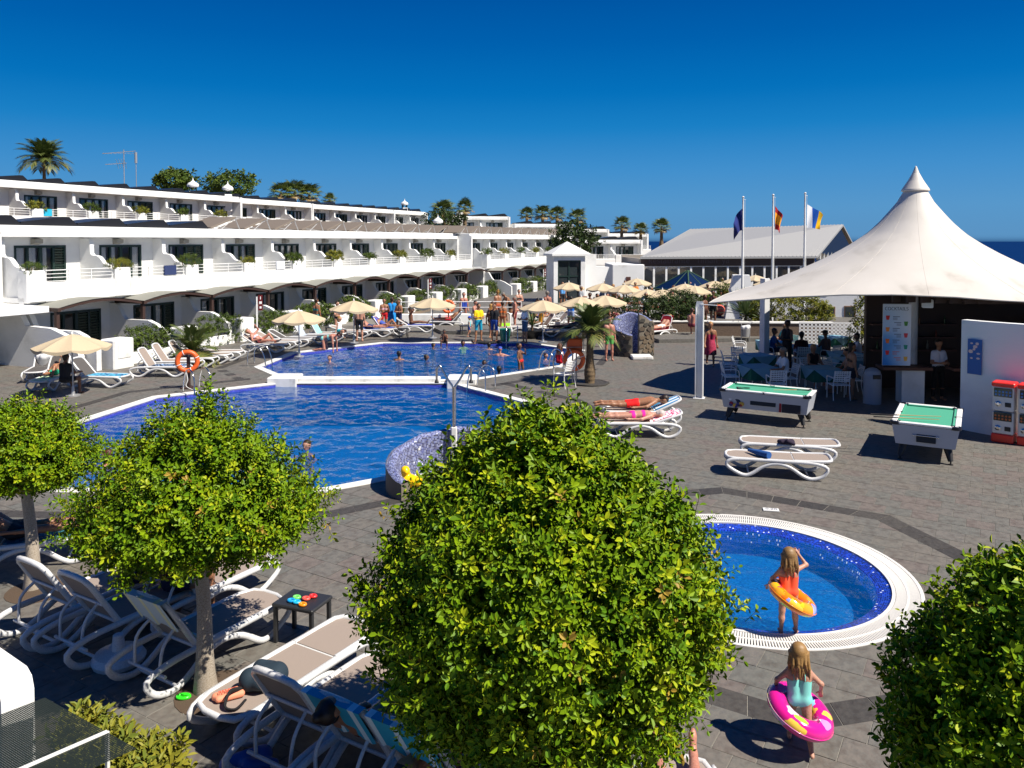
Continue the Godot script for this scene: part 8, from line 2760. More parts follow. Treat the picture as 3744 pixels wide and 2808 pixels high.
func swim_ring(label: String, at: Vector3, b: Basis, R: float, r: float, key: String, cols: Array, seed_: int):
	var o := thing("swim_ring", label, "swim ring", at, 0.0, "inflatable swim rings")
	o.basis = b
	# flat printed blobs on clear coloured vinyl
	var rn := RandomNumberGenerator.new()
	rn.seed = seed_
	var im := Image.create(512, 256, false, Image.FORMAT_RGB8)
	im.fill(cols[0])
	for i in 46:
		var c := Vector2(rn.randf() * 512, rn.randf() * 256)
		var s := Vector2(rn.randf_range(10, 30), rn.randf_range(12, 40))
		var k: Color = cols[1 + rn.randi() % (cols.size() - 1)]
		for y in range(maxi(0, int(c.y - s.y)), mini(256, int(c.y + s.y))):
			for x in range(maxi(0, int(c.x - s.x)), mini(512, int(c.x + s.x))):
				var d := (Vector2(x, y) - c) / s
				if d.length() < 1.0 - 0.15 * sin(atan2(d.y, d.x) * (3 + i % 4)): im.set_pixel(x, y, k)
	var m := mat(key, Color.WHITE, 0.12, {"albedo_texture": ImageTexture.create_from_image(im), "clearcoat_enabled": true, "clearcoat": 0.6, "clearcoat_roughness": 0.1, "backlight": Color(0.35, 0.35, 0.35)})
	var mb := MB.new()
	var n := 48
	var t := 16
	for i in n:
		for j in t:
			var q := []
			var w := []
			var uv := []
			for k in [[i, j], [i + 1, j], [i + 1, j + 1], [i, j + 1]]:
				var a: float = TAU * k[0] / n
				var c: float = TAU * k[1] / t
				var pucker := 1.0 + 0.05 * absf(sin(a * 12.0)) * maxf(-cos(c), 0.0)
				q.append(V(cos(a) * (R + cos(c) * r * pucker), sin(c) * r * 0.9, sin(a) * (R + cos(c) * r * pucker)))
				w.append(V(cos(a) * cos(c), sin(c), sin(a) * cos(c)))
				uv.append(Vector2(float(k[0]) / n, float(k[1]) / t))
			mb.tri_n(q[0], q[2], q[1], w[0], w[2], w[1], uv[0], uv[2], uv[1])
			mb.tri_n(q[0], q[3], q[2], w[0], w[3], w[2], uv[0], uv[3], uv[2])
	part(o, "tube", mb, m)
	mb = MB.new()
	var pts := []
	for i in 48: pts.append(V(cos(TAU * i / 48) * (R + r), 0, sin(TAU * i / 48) * (R + r)))
	mb.tube(pts, 0.005, 4, true)
	part(o, "seam", mb, m)
	mb = MB.new()
	mb.rod(V(0, r * 0.85, R * 0.9), V(0, r * 0.85 + 0.03, R * 0.9), 0.009, 8)
	part(o, "valve", mb, mats["plastic_white"])

func build_girls_gear():
	swim_ring("orange transparent swim ring with fruit print round the girl in coral", V(3.30, 0.40, -9.13), Basis(Vector3.UP, 0.5) * Basis(Vector3.RIGHT, 0.30) * Basis(Vector3.FORWARD, 0.38), 0.215, 0.085, "ring_orange", [Color(0.98, 0.50, 0.05), Color(0.99, 0.72, 0.10), Color(0.72, 0.85, 0.15), Color(0.92, 0.30, 0.35), Color(0.95, 0.62, 0.12), Color(0.55, 0.62, 0.95), Color(0.98, 0.80, 0.25)], 4)
	swim_ring("pink swim ring with pastel print round the girl in mint", V(2.6, 0.36, -6.96), Basis(Vector3.UP, 0.4) * Basis(Vector3.RIGHT, 0.34) * Basis(Vector3.FORWARD, 0.22), 0.215, 0.09, "ring_pink", [Color(0.86, 0.12, 0.55), Color(0.70, 0.12, 0.50), Color(0.95, 0.80, 0.88), Color(0.62, 0.80, 0.25), Color(0.75, 0.55, 0.85), Color(0.98, 0.80, 0.30), Color(0.55, 0.80, 0.95)], 9)

func build_props():
	var mb: MB
	# wading pool depth markers
	for k in [["white depth plate lettered 0.20 at the far rim of the wading pool", V(4.42, 0.006, -13.28), -0.2], ["white depth plate at the right rim of the wading pool", V(5.62, 0.006, -9.95), 1.4]]:
		var o := thing("depth_plate", k[0], "sign", k[1], k[2], "depth plates")
		mb = MB.new()
		mb.box(V(0, 0.006, 0), V(0.26, 0.016, 0.14), 0.002)
		part(o, "plate", mb, mats["white_paint"])
		lettering(o, "0.20", V(-0.09, 0.015, 0.045), 0.1, cmat(Color(0.1, 0.12, 0.3)), Basis(Vector3.RIGHT, -PI / 2), 0.002)
	# black side table with toy goggles
	var t := thing("side_table", "low black plastic table with coloured toys on top", "table", V(-2.42, 0, -8.95), -0.35)
	mb = MB.new()
	mb.box(V(0, 0.44, 0), V(0.55, 0.045, 0.42), 0.012)
	part(t, "table_top", mb, mats["dark_table"])
	for s in [[-1, -1], [1, -1], [1, 1], [-1, 1]]:
		mb = MB.new()
		mb.box(V(0.24 * s[0], 0.21, 0.175 * s[1]), V(0.045, 0.42, 0.045), 0.006)
		part(t, "leg", mb, mats["dark_table"])
	for k in [["blue toy ring, leftmost on the black table", V(-0.08, 0.4635, 0.10), Color(0.1, 0.6, 0.85)], ["second blue toy ring on the black table", V(0.0, 0.4635, 0.11), Color(0.15, 0.68, 0.88)], ["green toy ring on the black table", V(-0.07, 0.4635, 0.01), Color(0.45, 0.85, 0.4)], ["orange goggle strap on the black table", V(0.10, 0.4635, 0.14), Color(0.95, 0.55, 0.08)], ["coral toy ring on the black table", V(0.05, 0.4635, 0.0), Color(0.95, 0.35, 0.3)], ["red toy ball ring at the back of the black table", V(0.09, 0.4635, -0.08), Color(0.85, 0.2, 0.2)]]:
		mb = MB.new()
		var pts := []
		for i in 14: pts.append(V(cos(TAU * i / 14) * 0.036, 0.017, sin(TAU * i / 14) * 0.028))
		mb.tube(pts, 0.0165, 6, true)
		solo("toy_ring", mb, cmat(k[2], 0.3), k[0], "toy", "toys on the black table", Transform3D(Basis(Vector3.UP, -0.35), t.position + Basis(Vector3.UP, -0.35) * k[1]))
	# backpack and bag on the flat lounger
	var bp := thing("backpack", "dark blue grey backpack lying on the flat lounger", "backpack", V(-2.36, 0.37, -7.33), 0.5)
	var bones := [[V(-0.12, 0.10, 0), V(0.12, 0.10, 0.02), 0.105, 0.11, "b"], [V(-0.05, 0.10, 0.1), V(0.08, 0.12, 0.1), 0.07, 0.08, "b"], [V(0, 0.12, -0.12), V(0.1, 0.1, -0.1), 0.08, 0.07, "b"]]
	part(bp, "sack", net_mesh(nets(bones, 0.014, 0.05)), cmat(Color(0.10, 0.17, 0.22), 0.8))
	mb = MB.new()
	mb.tube(smooth_path([V(-0.2, 0.06, 0.05), V(-0.32, 0.1, 0.12), V(-0.38, 0.03, 0.22), V(-0.3, 0.015, 0.28), V(-0.2, 0.03, 0.2)], false, 5), 0.012, 6, false, 1.8)
	part(bp, "strap", mb, cmat(Color(0.06, 0.06, 0.07)))
	var bag := thing("printed_bag", "small orange and pink printed bag on the flat lounger", "bag", V(-2.63, 0.368, -7.17), 0.5)
	part(bag, "bag", net_mesh(nets([[V(-0.12, 0.03, 0), V(0.1, 0.035, 0), 0.035, 0.04, "b"], [V(-0.1, 0.03, 0.06), V(0.1, 0.03, 0.06), 0.03, 0.032, "b"]], 0.011, 0.04)), cmat(Color(0.88, 0.55, 0.42), 0.7))
	lettering(bag, "REMVE", V(-0.1, 0.078, 0.075), 0.05, cmat(Color(0.75, 0.2, 0.15)), Basis(Vector3.RIGHT, -1.3), 0.002)
	# green toy at the trunk, blue bag beneath the lounger, parasol base
	mb = MB.new()
	var gp := []
	for i in 14: gp.append(V(cos(TAU * i / 14) * 0.06, 0.02, sin(TAU * i / 14) * 0.035))
	mb.tube(gp, 0.018, 6, true)
	solo("toy_goggles", mb, cmat(Color(0.2, 0.9, 0.15), 0.3), "bright green toy goggles on the soil at the trunk", "toy", "", Transform3D(Basis(), V(-3.3, 0.005, -7.75)))
	mb = MB.new()
	var bl := net_mesh(nets([[V(-0.15, 0.06, 0), V(0.15, 0.07, 0.02), 0.07, 0.08, "b"], [V(0.0, 0.08, 0.12), V(0.22, 0.04, 0.14), 0.06, 0.04, "b"]], 0.015, 0.05))
	solo("beach_bag", bl, cmat(Color(0.05, 0.30, 0.62), 0.5), "blue beach bag lying on the paving under the flat lounger", "bag", "", Transform3D(Basis(Vector3.UP, 0.5), V(-2.33, 0.012, -6.72)))
	var pb := thing("water_tank", "white water-filled parasol base in the tree shade", "tank", V(-4.3, 0, -8.45))
	mb = MB.new()
	mb.lathe([Vector2(0.26, 0.0), Vector2(0.28, 0.05), Vector2(0.24, 0.11), Vector2(0.07, 0.14), Vector2(0.055, 0.3), Vector2(0.04, 0.31)], 22)
	part(pb, "shell", mb, mats["plastic_white"])
	# white table and mint cloth at the bottom edge
	var wt := thing("white_table", "low white plastic table at the bottom edge", "table", V(0.63, 0, -6.2), 0.45)
	mb = MB.new()
	mb.box(V(0, 0.43, 0), V(0.5, 0.04, 0.5), 0.012)
	part(wt, "table_top", mb, mats["plastic_white"])
	for s in [[-1, -1], [1, -1], [1, 1], [-1, 1]]:
		mb = MB.new()
		mb.box(V(0.21 * s[0], 0.205, 0.21 * s[1]), V(0.05, 0.41, 0.05), 0.006)
		part(wt, "leg", mb, mats["plastic_white"])
	var ml := net_mesh(nets([[V(-0.12, 0.03, 0), V(0.12, 0.03, 0.03), 0.03, 0.035, "b"], [V(-0.06, 0.025, 0.12), V(0.1, 0.03, 0.1), 0.03, 0.035, "b"], [V(0.02, 0.05, 0.02), V(0.06, 0.05, 0.1), 0.03, 0.025, "b"], [V(-0.1, 0.03, -0.06), V(0.02, 0.03, -0.08), 0.025, 0.02, "b"]], 0.011, 0.03))
	solo("mint_cloth", ml, cmat(Color(0.42, 0.84, 0.74), 0.9), "crumpled mint cloth on the white table", "cloth", "", Transform3D(Basis(), V(0.6, 0.452, -6.05)))
	# leaves of clothes on the flat loungers
	solo("folded_clothes", net_mesh(nets([[V(-0.1, 0.05, 0), V(0.1, 0.06, 0.02), 0.05, 0.06, "b"], [V(0.0, 0.08, 0.08), V(0.1, 0.04, 0.12), 0.05, 0.04, "b"], [V(-0.12, 0.04, -0.08), V(0.05, 0.05, -0.12), 0.05, 0.04, "b"]], 0.014, 0.03)), cmat(Color(0.14, 0.09, 0.18)), "dark purple clothes heaped on the rear flat lounger", "clothes", "", Transform3D(Basis(), V(5.7, 0.375, -16.2)))
	mb = MB.new()
	mb.tube([V(-0.1, 0.07, 0.25), V(0, 0.06, 0), V(0.12, 0.05, -0.25)], [0.07, 0.06, 0.03], 10)
	solo("rolled_mat", mb, cmat(Color(0.10, 0.30, 0.55)), "rolled blue and orange beach mat on the front flat lounger", "mat", "", Transform3D(Basis(Vector3.UP, 0.9), V(4.85, 0.372, -15.35)))
	# neighbouring balcony at the lower left: white wall end and green shade mesh over shrubs
	var bw := thing("balcony_wall", "white rounded balcony wall end at the lower left corner", "wall", V(-3.24, 0, -5.06), -0.61)
	mb = MB.new()
	mb.prism(pv([Vector2(-1.4, 0), Vector2(0.0, 0), Vector2(0.0, 1.62), Vector2(-0.03, 1.70), Vector2(-0.1, 1.74), Vector2(-1.4, 1.76)]), Transform3D(), 0.2)
	part(bw, "wall", mb, mats["white_wall"])
	var wi := Image.create(32, 32, false, Image.FORMAT_RGBA8)
	for y in 32:
		for x in 32:
			var on := (x % 8) < 5 or (y % 8) < 5
			wi.set_pixel(x, y, Color(0.05, 0.10, 0.075, 1) if on else Color(0.05, 0.10, 0.075, 0))
	var sm := mat("shade_mesh", Color(1, 1, 1), 0.8, {"albedo_texture": ImageTexture.create_from_image(wi), "transparency": BaseMaterial3D.TRANSPARENCY_ALPHA_SCISSOR, "uv1_scale": Vector3(38, 38, 1)})
	var sc := thing("shade_mesh", "dark green shade netting panel on a pale rail, lower left corner", "netting", V(-3.07, 1.6, -5.07), 0.0)
	mb = MB.new()
	var c0 := V(0, 0, 0)
	var c1 := V(0.85, 0, 0.52)
	var c2 := V(-0.35, 0, 1.82)
	var c3 := V(-1.2, 0, 1.3)
	mb.tri_n(c0, c3, c2, Vector3.UP, Vector3.UP, Vector3.UP, Vector2(0, 0), Vector2(0, 1), Vector2(1, 1))
	mb.tri_n(c0, c2, c1, Vector3.UP, Vector3.UP, Vector3.UP, Vector2(0, 0), Vector2(1, 1), Vector2(1, 0))
	part(sc, "net", mb, sm)
	mb = MB.new()
	mb.rod(c0.lerp(c1, 0.70), c3.lerp(c2, 0.70), 0.014, 8); mb.rod(c0.lerp(c1, 0.70), c0.lerp(c1, 0.70) + V(0, -1.59, 0), 0.015, 8)
	part(sc, "rail", mb, mats["coping"])
	hedge("variegated_shrub", "yellow green shrub row under the green shade netting", V(-2.62, 0, -5.05), V(1.35, 1.32, 0.45), -0.549, 1700, "shrub", 3, "", "shrub")
	# tree pits
	for k in [V(-3.11, 0, -7.91), V(-6.33, 0, -10.28), V(0.2, 0, -5.55)]:
		mb = MB.new()
		mb.lathe([Vector2(0.42, 0.0), Vector2(0.42, 0.006), Vector2(0.3, 0.012), Vector2(0.0, 0.02)], 20)
		var q := part(self, numbered("soil_pit"), mb, mats["earth"], Transform3D(Basis(), k + V(0.12, 0, 0.05)))
		q.set_meta("kind", "structure")

func build_poolside():
	var mb: MB
	ladder("steel ladder with two loops on the left edge of the front pool", V(-9.6, 0, -23.75), -2.3)
	ladder("steel ladder at the left corner of the back pool", V(-9.25, 0, -28.9), 1.4)
	ladder("steel handrail ladder at the dividing wall's right end", V(-1.0, 0, -24.3), -2.2)
	ladder("steel ladder on the right edge of the back pool", V(1.35, 0, -27.9), -2.4)
	ladder("steel ladder at the far edge behind the green bucket", V(0.0, 0, -35.55), 0.0)
	# Y-shaped shower at the mosaic screen
	curved_screen("curved blue mosaic shower screen at the front pool edge behind the big tree", V(-1.24, 0, -14.62), 0.1, 1.02, 4.7, [0.3, 0.45, 0.6, 0.74, 0.84, 0.84, 0.7, 0.5], false)
	var sh := thing("pool_shower", "steel shower post forking into two bent heads", "shower", V(-1.15, 0, -15.48))
	mb = MB.new()
	mb.box(V(0, 0.46, 0.0), V(0.12, 0.92, 0.1), 0.02)
	part(sh, "pedestal", mb, mats["coping"])
	mb = MB.new()
	mb.rod(V(0, 0.9, 0), V(0, 1.72, 0), 0.04, 10)
	part(sh, "post", mb, mats["chrome"])
	for s in [-1.0, 1.0]:
		mb = MB.new()
		mb.tube(smooth_path([V(0, 1.69, 0), V(0.12 * s, 1.86, 0), V(0.24 * s, 2.08, 0.0), V(0.30 * s, 2.12, 0), V(0.335 * s, 2.05, 0), V(0.34 * s, 1.86, 0)], false, 5), 0.022, 8)
		var arm := part(sh, "arm", mb, mats["chrome"])
		mb = MB.new()
		mb.lathe([Vector2(0.045, 0), Vector2(0.04, 0.03), Vector2(0.02, 0.07)], 12, V(0.34 * s, 1.79, 0))
		part(arm, "shower_head", mb, mats["black_plastic"])
	# inflatable toy peeping over the screen
	var du := thing("inflatable_toy", "yellow inflatable toy at the foot of the mosaic screen", "toy", V(-1.95, 0, -14.5))
	part(du, "body", net_mesh(nets([[V(0, 0.14, 0), V(0.2, 0.13, 0.05), 0.14, 0.1, "b"], [V(-0.03, 0.3, 0), V(-0.03, 0.34, 0.03), 0.085, 0.085, "b"], [V(0.0, 0.33, 0.09), V(0.0, 0.32, 0.12), 0.03, 0.02, "b"]], 0.018, 0.04)), cmat(Color(0.95, 0.75, 0.05), 0.2))
	# stone and mosaic screen on the far right
	curved_screen("rubble stone shower screen with lilac mosaic inside, right of the small palm", V(4.88, 0, -31.7), 0.0, 0.72, 5.95, [0.85, 1.0, 1.25, 1.5, 1.62, 1.5, 1.34, 1.42, 1.7], true)
	var st := thing("shower_basin", "white shower basin step beside the stone screen", "step", V(5.05, 0, -30.55))
	mb = MB.new()
	mb.box(V(0, 0.07, 0), V(0.8, 0.14, 0.7), 0.03)
	part(st, "step", mb, mats["coping"])
	# lifebuoys
	var lb := thing("lifebuoy_stand", "dark wooden post carrying the orange lifebuoy at the left pool edge", "post", V(-10.1, 0, -24.45), 0.0)
	mb = MB.new()
	mb.box(V(0, 0.5, 0), V(0.09, 1.0, 0.09), 0.01)
	mb.box(V(0, 0.02, 0), V(0.4, 0.04, 0.4), 0.01)
	part(lb, "post", mb, mats["beam"])
	lifebuoy("orange lifebuoy with white bands on its post at the left pool edge", V(-10.08, 0.86, -24.32), Basis(Vector3.UP, 0.25))
	mb = MB.new()
	mb.tube(smooth_path([V(-10.08, 0.6, -24.2), V(-10.02, 0.3, -24.18), V(-10.06, 0.12, -24.15), V(-9.85, 0.02, -24.1), V(-9.7, 0.015, -24.2)], false, 5), 0.013, 5)
	solo("rope", mb, mats["coping"], "white rope hanging from the left lifebuoy to the paving", "rope")
	lifebuoy("orange lifebuoy on the low white wall behind the back pool", V(-3.35, 1.15, -41.2), Basis(Vector3.UP, 0.1))
	var ls := thing("lifebuoy_stand", "thin post carrying the far lifebuoy", "post", V(-3.35, 0, -41.35))
	mb = MB.new()
	mb.box(V(0, 0.7, 0), V(0.06, 1.4, 0.06))
	part(ls, "post", mb, mats["beam"])
	# chair, orange case on its stand, and small palm
	chair("white patio chair beside the orange case stand", V(1.65, 0, -24.6), -2.4)
	var os := thing("case_stand", "steel stand holding the orange rescue case", "stand", V(2.0, 0, -25.2), 0.1)
	mb = MB.new()
	mb.rod(V(-0.05, 0, 0), V(-0.05, 1.05, 0), 0.025, 8); mb.rod(V(0.08, 0, -0.05), V(0.08, 1.05, -0.05), 0.025, 8)
	mb.box(V(0, 1.05, 0), V(0.56, 0.03, 0.3)); mb.rod(V(-0.28, 1.05, 0.14), V(-0.28, 1.45, 0.14), 0.01, 5); mb.rod(V(0.28, 1.05, 0.14), V(0.28, 1.45, 0.14), 0.01, 5); mb.rod(V(-0.28, 1.2, 0.15), V(0.28, 1.2, 0.15), 0.01, 5)
	part(os, "frame", mb, mats["galvanised"])
	var oc := thing("rescue_case", "bright orange plastic case on the steel stand", "case", V(2.0, 1.067, -25.2), 0.1)
	mb = MB.new()
	mb.box(V(0, 0.2, 0), V(0.5, 0.4, 0.22), 0.03)
	part(oc, "shell", mb, mats["orange_plastic"])
	mb = MB.new()
	mb.tube(smooth_path([V(-0.1, 0.38, 0), V(-0.08, 0.45, 0), V(0.08, 0.45, 0), V(0.1, 0.38, 0)], false), 0.014, 6)
	part(oc, "handle", mb, mats["orange_plastic"])
	lifebuoy("dark orange lifebuoy hanging below the rescue case", V(1.98, 0.80, -25.02), Basis(Vector3.UP, 0.1))
	var pl := thing("palm_plinth", "round dark kerb around the small palm", "kerb", V(2.52, 0, -25.2))
	mb = MB.new()
	mb.lathe([Vector2(0.62, 0), Vector2(0.62, 0.05), Vector2(0.55, 0.06), Vector2(0.5, 0.04), Vector2(0.0, 0.04)], 8)
	part(pl, "ring", mb, mats["dark_slab_1"])
	palm("small_palm", "small feather palm with swollen ringed trunk beside the orange case", V(2.5, 0.03, -25.15), 1.55, 1.12, 26, 3)
	palm("young_palm", "young feather palm behind the left lifebuoy", V(-11.9, 0, -29.2), 0.35, 1.35, 20, 8)
	# green bucket
	var bk := thing("laundry_bucket", "tall green basket at the far pool edge", "basket", V(-0.32, 0, -35.95))
	mb = MB.new()
	mb.lathe([Vector2(0.2, 0), Vector2(0.26, 0.55), Vector2(0.28, 0.55), Vector2(0.27, 0.57), Vector2(0.24, 0.55), Vector2(0.19, 0.05)], 18, Vector3.ZERO, false)
	part(bk, "tub", mb, cmat(Color(0.02, 0.42, 0.36), 0.4))
	# planter bowl with spiky plant
	var pw := thing("planter_bowl", "dark wide planter bowl on the terrace edge behind the pool", "planter", V(0.95, 0, -37.0))
	mb = MB.new()
	mb.lathe([Vector2(0.25, 0), Vector2(0.5, 0.35), Vector2(0.52, 0.42), Vector2(0.46, 0.42), Vector2(0.4, 0.36)], 18)
	part(pw, "bowl", mb, mats["dark_table"])
	spiky("spiky_plant", "spiky green plant in the dark planter bowl", V(0.95, 0.36, -37.0), 0.85, 34, 6)
	# low white wall behind the back pool and its rail
	var lw := thing("low_wall", "low white wall with grey front behind the back pool", "wall", V(-2.9, 0, -41.8), 0.06)
	mb = MB.new()
	mb.box(V(0.2, 0.36, 0), V(6.6, 0.72, 0.25), 0.04)
	part(lw, "wall", mb, mats["white_wall"])
	mb = MB.new()
	for i in 5: mb.rod(V(-3.0 + i * 1.6, 0.7, 0), V(-3.0 + i * 1.6, 1.35, 0), 0.025, 6)
	mb.rod(V(-3.0, 1.35, 0), V(3.4, 1.35, 0), 0.025, 6); mb.rod(V(-3.0, 1.05, 0), V(3.4, 1.05, 0), 0.018, 6)
	part(lw, "railing", mb, mats["white_paint"])
	# waste bins
	for k in [["white bagged waste bin against the left hotel wall", V(-15.9, 0, -26.6)], ["white bagged waste bin beside the brown planter wall", V(10.6, 0, -35.6)]]:
		var o := thing("waste_bin", k[0], "bin", k[1], 0.3, "bagged waste bins")
		mb = MB.new()
		mb.rod(V(-0.22, 0, 0), V(-0.22, 0.85, 0), 0.02, 6); mb.rod(V(0.22, 0, 0), V(0.22, 0.85, 0), 0.02, 6)
		part(o, "stand", mb, mats["galvanised"])
		mb = MB.new()
		mb.lathe([Vector2(0.16, 0.25), Vector2(0.2, 0.6)], 12)
		part(o, "drum", mb, mats["galvanised"])
		part(o, "liner", net_mesh(nets([[V(-0.14, 0.66, 0), V(0.14, 0.68, 0), 0.1, 0.11, "b"], [V(0, 0.66, 0.1), V(0, 0.6, -0.1), 0.1, 0.1, "b"]], 0.03, 0.05)), mats["plastic_white"])
	# red post signs
	for k in [["tall thin red emergency sign on a white post by the first hedge", hotel_at(9.1, 2.9, 0), 2.0], ["tall thin red emergency sign on a white post by the middle hedges", hotel_at(26.6, 2.5, 0), 2.0], ["small far red emergency sign beside the lift tower hedge", hotel_at(47.0, 3.4, 0), 2.0]]:
		var o := thing("emergency_sign", k[0], "sign", k[1], 0.4, "red emergency signs")
		mb = MB.new()
		mb.box(V(0, 1.0, 0), V(0.06, 2.0, 0.06))
		part(o, "post", mb, mats["white_paint"])
		mb = MB.new()
		mb.box(V(0.16, 1.72, 0.02), V(0.2, 0.72, 0.03), 0.004)
		part(o, "board", mb, cmat(Color(0.36, 0.05, 0.06), 0.4))
		for i in 3:
			mb = MB.new()
			mb.box(V(0.16, 1.5 + i * 0.22, 0.037), V([0.09, 0.12, 0.035][i], [0.1, 0.12, 0.14][i], 0.006), 0.002)
			part(o, "pictogram", mb, mats["white_paint"])
	# dark low side tables
	for k in [["small dark table beside the lounger at the hedge row", hotel_at(11.6, 5.2, 0)], ["small dark table beside the blue covered lounger", V(-5.2, 0, -37.4)], ["small dark table behind the child with the blue cap", V(-2.3, 0, -38.6)]]:
		var o := thing("low_table", k[0], "table", k[1], 0.3, "small dark tables")
		mb = MB.new()
		mb.box(V(0, 0.42, 0), V(0.5, 0.04, 0.5), 0.01)
		for s in [[-1, -1], [1, -1], [1, 1], [-1, 1]]: mb.box(V(0.2 * s[0], 0.2, 0.2 * s[1]), V(0.04, 0.41, 0.04))
		part(o, "table", mb, mats["dark_table"])

func build_terrace():
	var mb: MB
	# brown planter wall with hedge, yucca, flagpoles
	var a := V(10.0, 0, -36.3)
	var w := thing("planter_wall", "brown slate planter wall with white cap behind the bar chairs", "wall", V(10.4, 0, -36.6), -0.06)
	mb = MB.new()
	mb.box(V(1.6, 0.38, 0), V(5.6, 0.76, 0.3))
	part(w, "wall", mb, mats["brown_wall"])
	mb = MB.new()
	mb.box(V(1.6, 0.80, 0), V(5.7, 0.08, 0.4), 0.015)
	part(w, "cap", mb, mats["coping"])
	var w2 := thing("planter_wall", "long brown slate planter wall with hedge behind the stone screen", "wall", V(7.0, 0, -38.2), 0.05)
	mb = MB.new()
	mb.box(V(-0.3, 0.33, 0), V(6.2, 0.66, 0.35))
	part(w2, "wall", mb, mats["brown_wall"])
	mb = MB.new()
	mb.box(V(-0.3, 0.68, 0), V(6.3, 0.06, 0.42), 0.012)
	part(w2, "cap", mb, mats["coping"])
	hedge("terrace_hedge", "dark leafy hedge on the long brown planter wall", V(6.4, 0.5, -38.9), V(5.2, 1.1, 1.2), 0.05, 900, "bush", 2, "terrace shrubs")
	hedge("terrace_hedge", "dark bush left of the white post top on the terrace", V(8.6, 0.3, -41.0), V(2.2, 1.5, 1.6), 0.2, 450, "bush", 2, "terrace shrubs")
	hedge("terrace_hedge", "olive green hedge between the second flagpole and the waiter", V(13.2, 0.6, -38.0), V(3.6, 1.25, 1.4), -0.06, 800, "bush", 3, "terrace shrubs")
	hedge("terrace_hedge", "small bush behind the pink beach ball", V(13.6, 0.2, -50.0), V(1.8, 1.6, 1.6), 0.0, 260, "bush", 1, "terrace shrubs")
	hedge("terrace_hedge", "small green bush left of the pink beach ball", V(11.4, 0.2, -48.0), V(2.4, 1.2, 1.4), 0.0, 260, "bush", 1, "terrace shrubs")
	spiky("yucca", "large spiky yucca beside the first flagpole", V(11.2, 0.6, -37.6), 1.6, 56, 11, Color(0.10, 0.14, 0.05))
	spiky("spiky_plant", "pale spiky plant between the parasols on the terrace", V(9.4, 0.17, -54), 1.3, 26, 12)
	flagpole("first flagpole from the left, flying a dark blue flag", V(12.6, 0.17, -43.0), 6.75, ["h", Color(0.02, 0.12, 0.42), Color(0.02, 0.10, 0.38)], [1.2, -0.55, -0.55, -0.3], 1, "dark blue flag blown back over its pole")
	flagpole("second flagpole from the left, flying a red and yellow flag", V(14.4, 0.17, -43.5), 6.9, ["h", Color(0.62, 0.02, 0.04), Color(0.95, 0.62, 0.02), Color(0.95, 0.62, 0.02), Color(0.7, 0.02, 0.03)], [1.3, 0.42, -0.2, -0.35], 2, "red and yellow flag hanging folded at its pole")
	flagpole("third flagpole from the left, flying a white blue and yellow flag", V(16.2, 0.17, -43.6), 7.0, ["v", Color(0.93, 0.94, 0.96), Color(0.03, 0.35, 0.75), Color(0.95, 0.75, 0.03)], [1.3, 0.95, -0.1, -0.5], 3, "white, blue and yellow flag streaming to the right")
	# blue pyramid shelter
	var sh := thing("pyramid_shelter", "dark blue pyramid roofed shelter among the parasols", "shelter", V(12.3, 0.17, -55.0), 0.6)
	mb = MB.new()
	var c := [V(-1.7, 1.05, 1.7), V(1.7, 1.05, 1.7), V(1.7, 1.05, -1.7), V(-1.7, 1.05, -1.7)]
	for i in 4: mb.quad(c[i], c[(i + 1) % 4], c[(i + 1) % 4].lerp(V(0, 2.35, 0), 0.92), c[i].lerp(V(0, 2.35, 0), 0.92))
	part(sh, "roof", mb, cmat(Color(0.05, 0.12, 0.24), 0.25))
	mb = MB.new()
	for i in 4:
		mb.rod(c[i], V(0, 2.35, 0), 0.05, 6); mb.rod(c[i], c[(i + 1) % 4], 0.05, 6); mb.rod(c[i].lerp(c[(i + 1) % 4], 0.5), V(0, 2.35, 0), 0.03, 5); mb.rod(c[i], V(c[i].x, 0, c[i].z), 0.05, 6)
	part(sh, "frame", mb, cmat(Color(0.18, 0.30, 0.22)))
	# white tapered chimney house with arched opening
	var ch := thing("white_kiln", "white tapering tower with arched opening behind the flagpoles", "tower", V(13.1, 0.1, -45.0), -0.2)
	mb = MB.new()
	for k in [[0.0, 1.5, 1.2], [2.9, 0.85, 0.7]]: pass
	var lo := [V(-0.9, 0, 0.7), V(0.9, 0, 0.7), V(0.9, 0, -0.7), V(-0.9, 0, -0.7)]
	var hi := [V(-0.45, 2.55, 0.4), V(0.45, 2.55, 0.4), V(0.45, 2.55, -0.4), V(-0.45, 2.55, -0.4)]
	for i in 4: mb.quad(lo[i], lo[(i + 1) % 4], hi[(i + 1) % 4], hi[i])
	mb.quad(hi[0], hi[1], hi[2], hi[3])
	part(ch, "wall", mb, mats["white_wall"])
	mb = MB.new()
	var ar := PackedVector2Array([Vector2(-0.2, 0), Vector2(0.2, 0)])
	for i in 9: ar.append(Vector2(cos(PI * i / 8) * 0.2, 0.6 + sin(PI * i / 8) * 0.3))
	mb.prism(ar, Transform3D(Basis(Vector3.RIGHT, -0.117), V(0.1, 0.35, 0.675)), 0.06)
	part(ch, "arch_shade_panel", mb, mats["beam"])  # flat panel: the opening's inner shade is put into its dark colour, no recess
	# white sloping annex with windows, down the slope to the right
	var an := thing("white_annex", "white stepped annex with small windows seen under the canopy", "building", V(15.6, -0.8, -46.5), -0.25)
	mb = MB.new()
	mb.prism(pv([Vector2(-1.4, 0), Vector2(13, 0), Vector2(13, 3.4), Vector2(5.0, 3.4), Vector2(2.0, 2.9), Vector2(-0.2, 2.7), Vector2(-1.4, 2.2)]), Transform3D(Basis(), V(0, 0, -2.5)), 5.0)
	part(an, "wall", mb, mats["white_wall"])
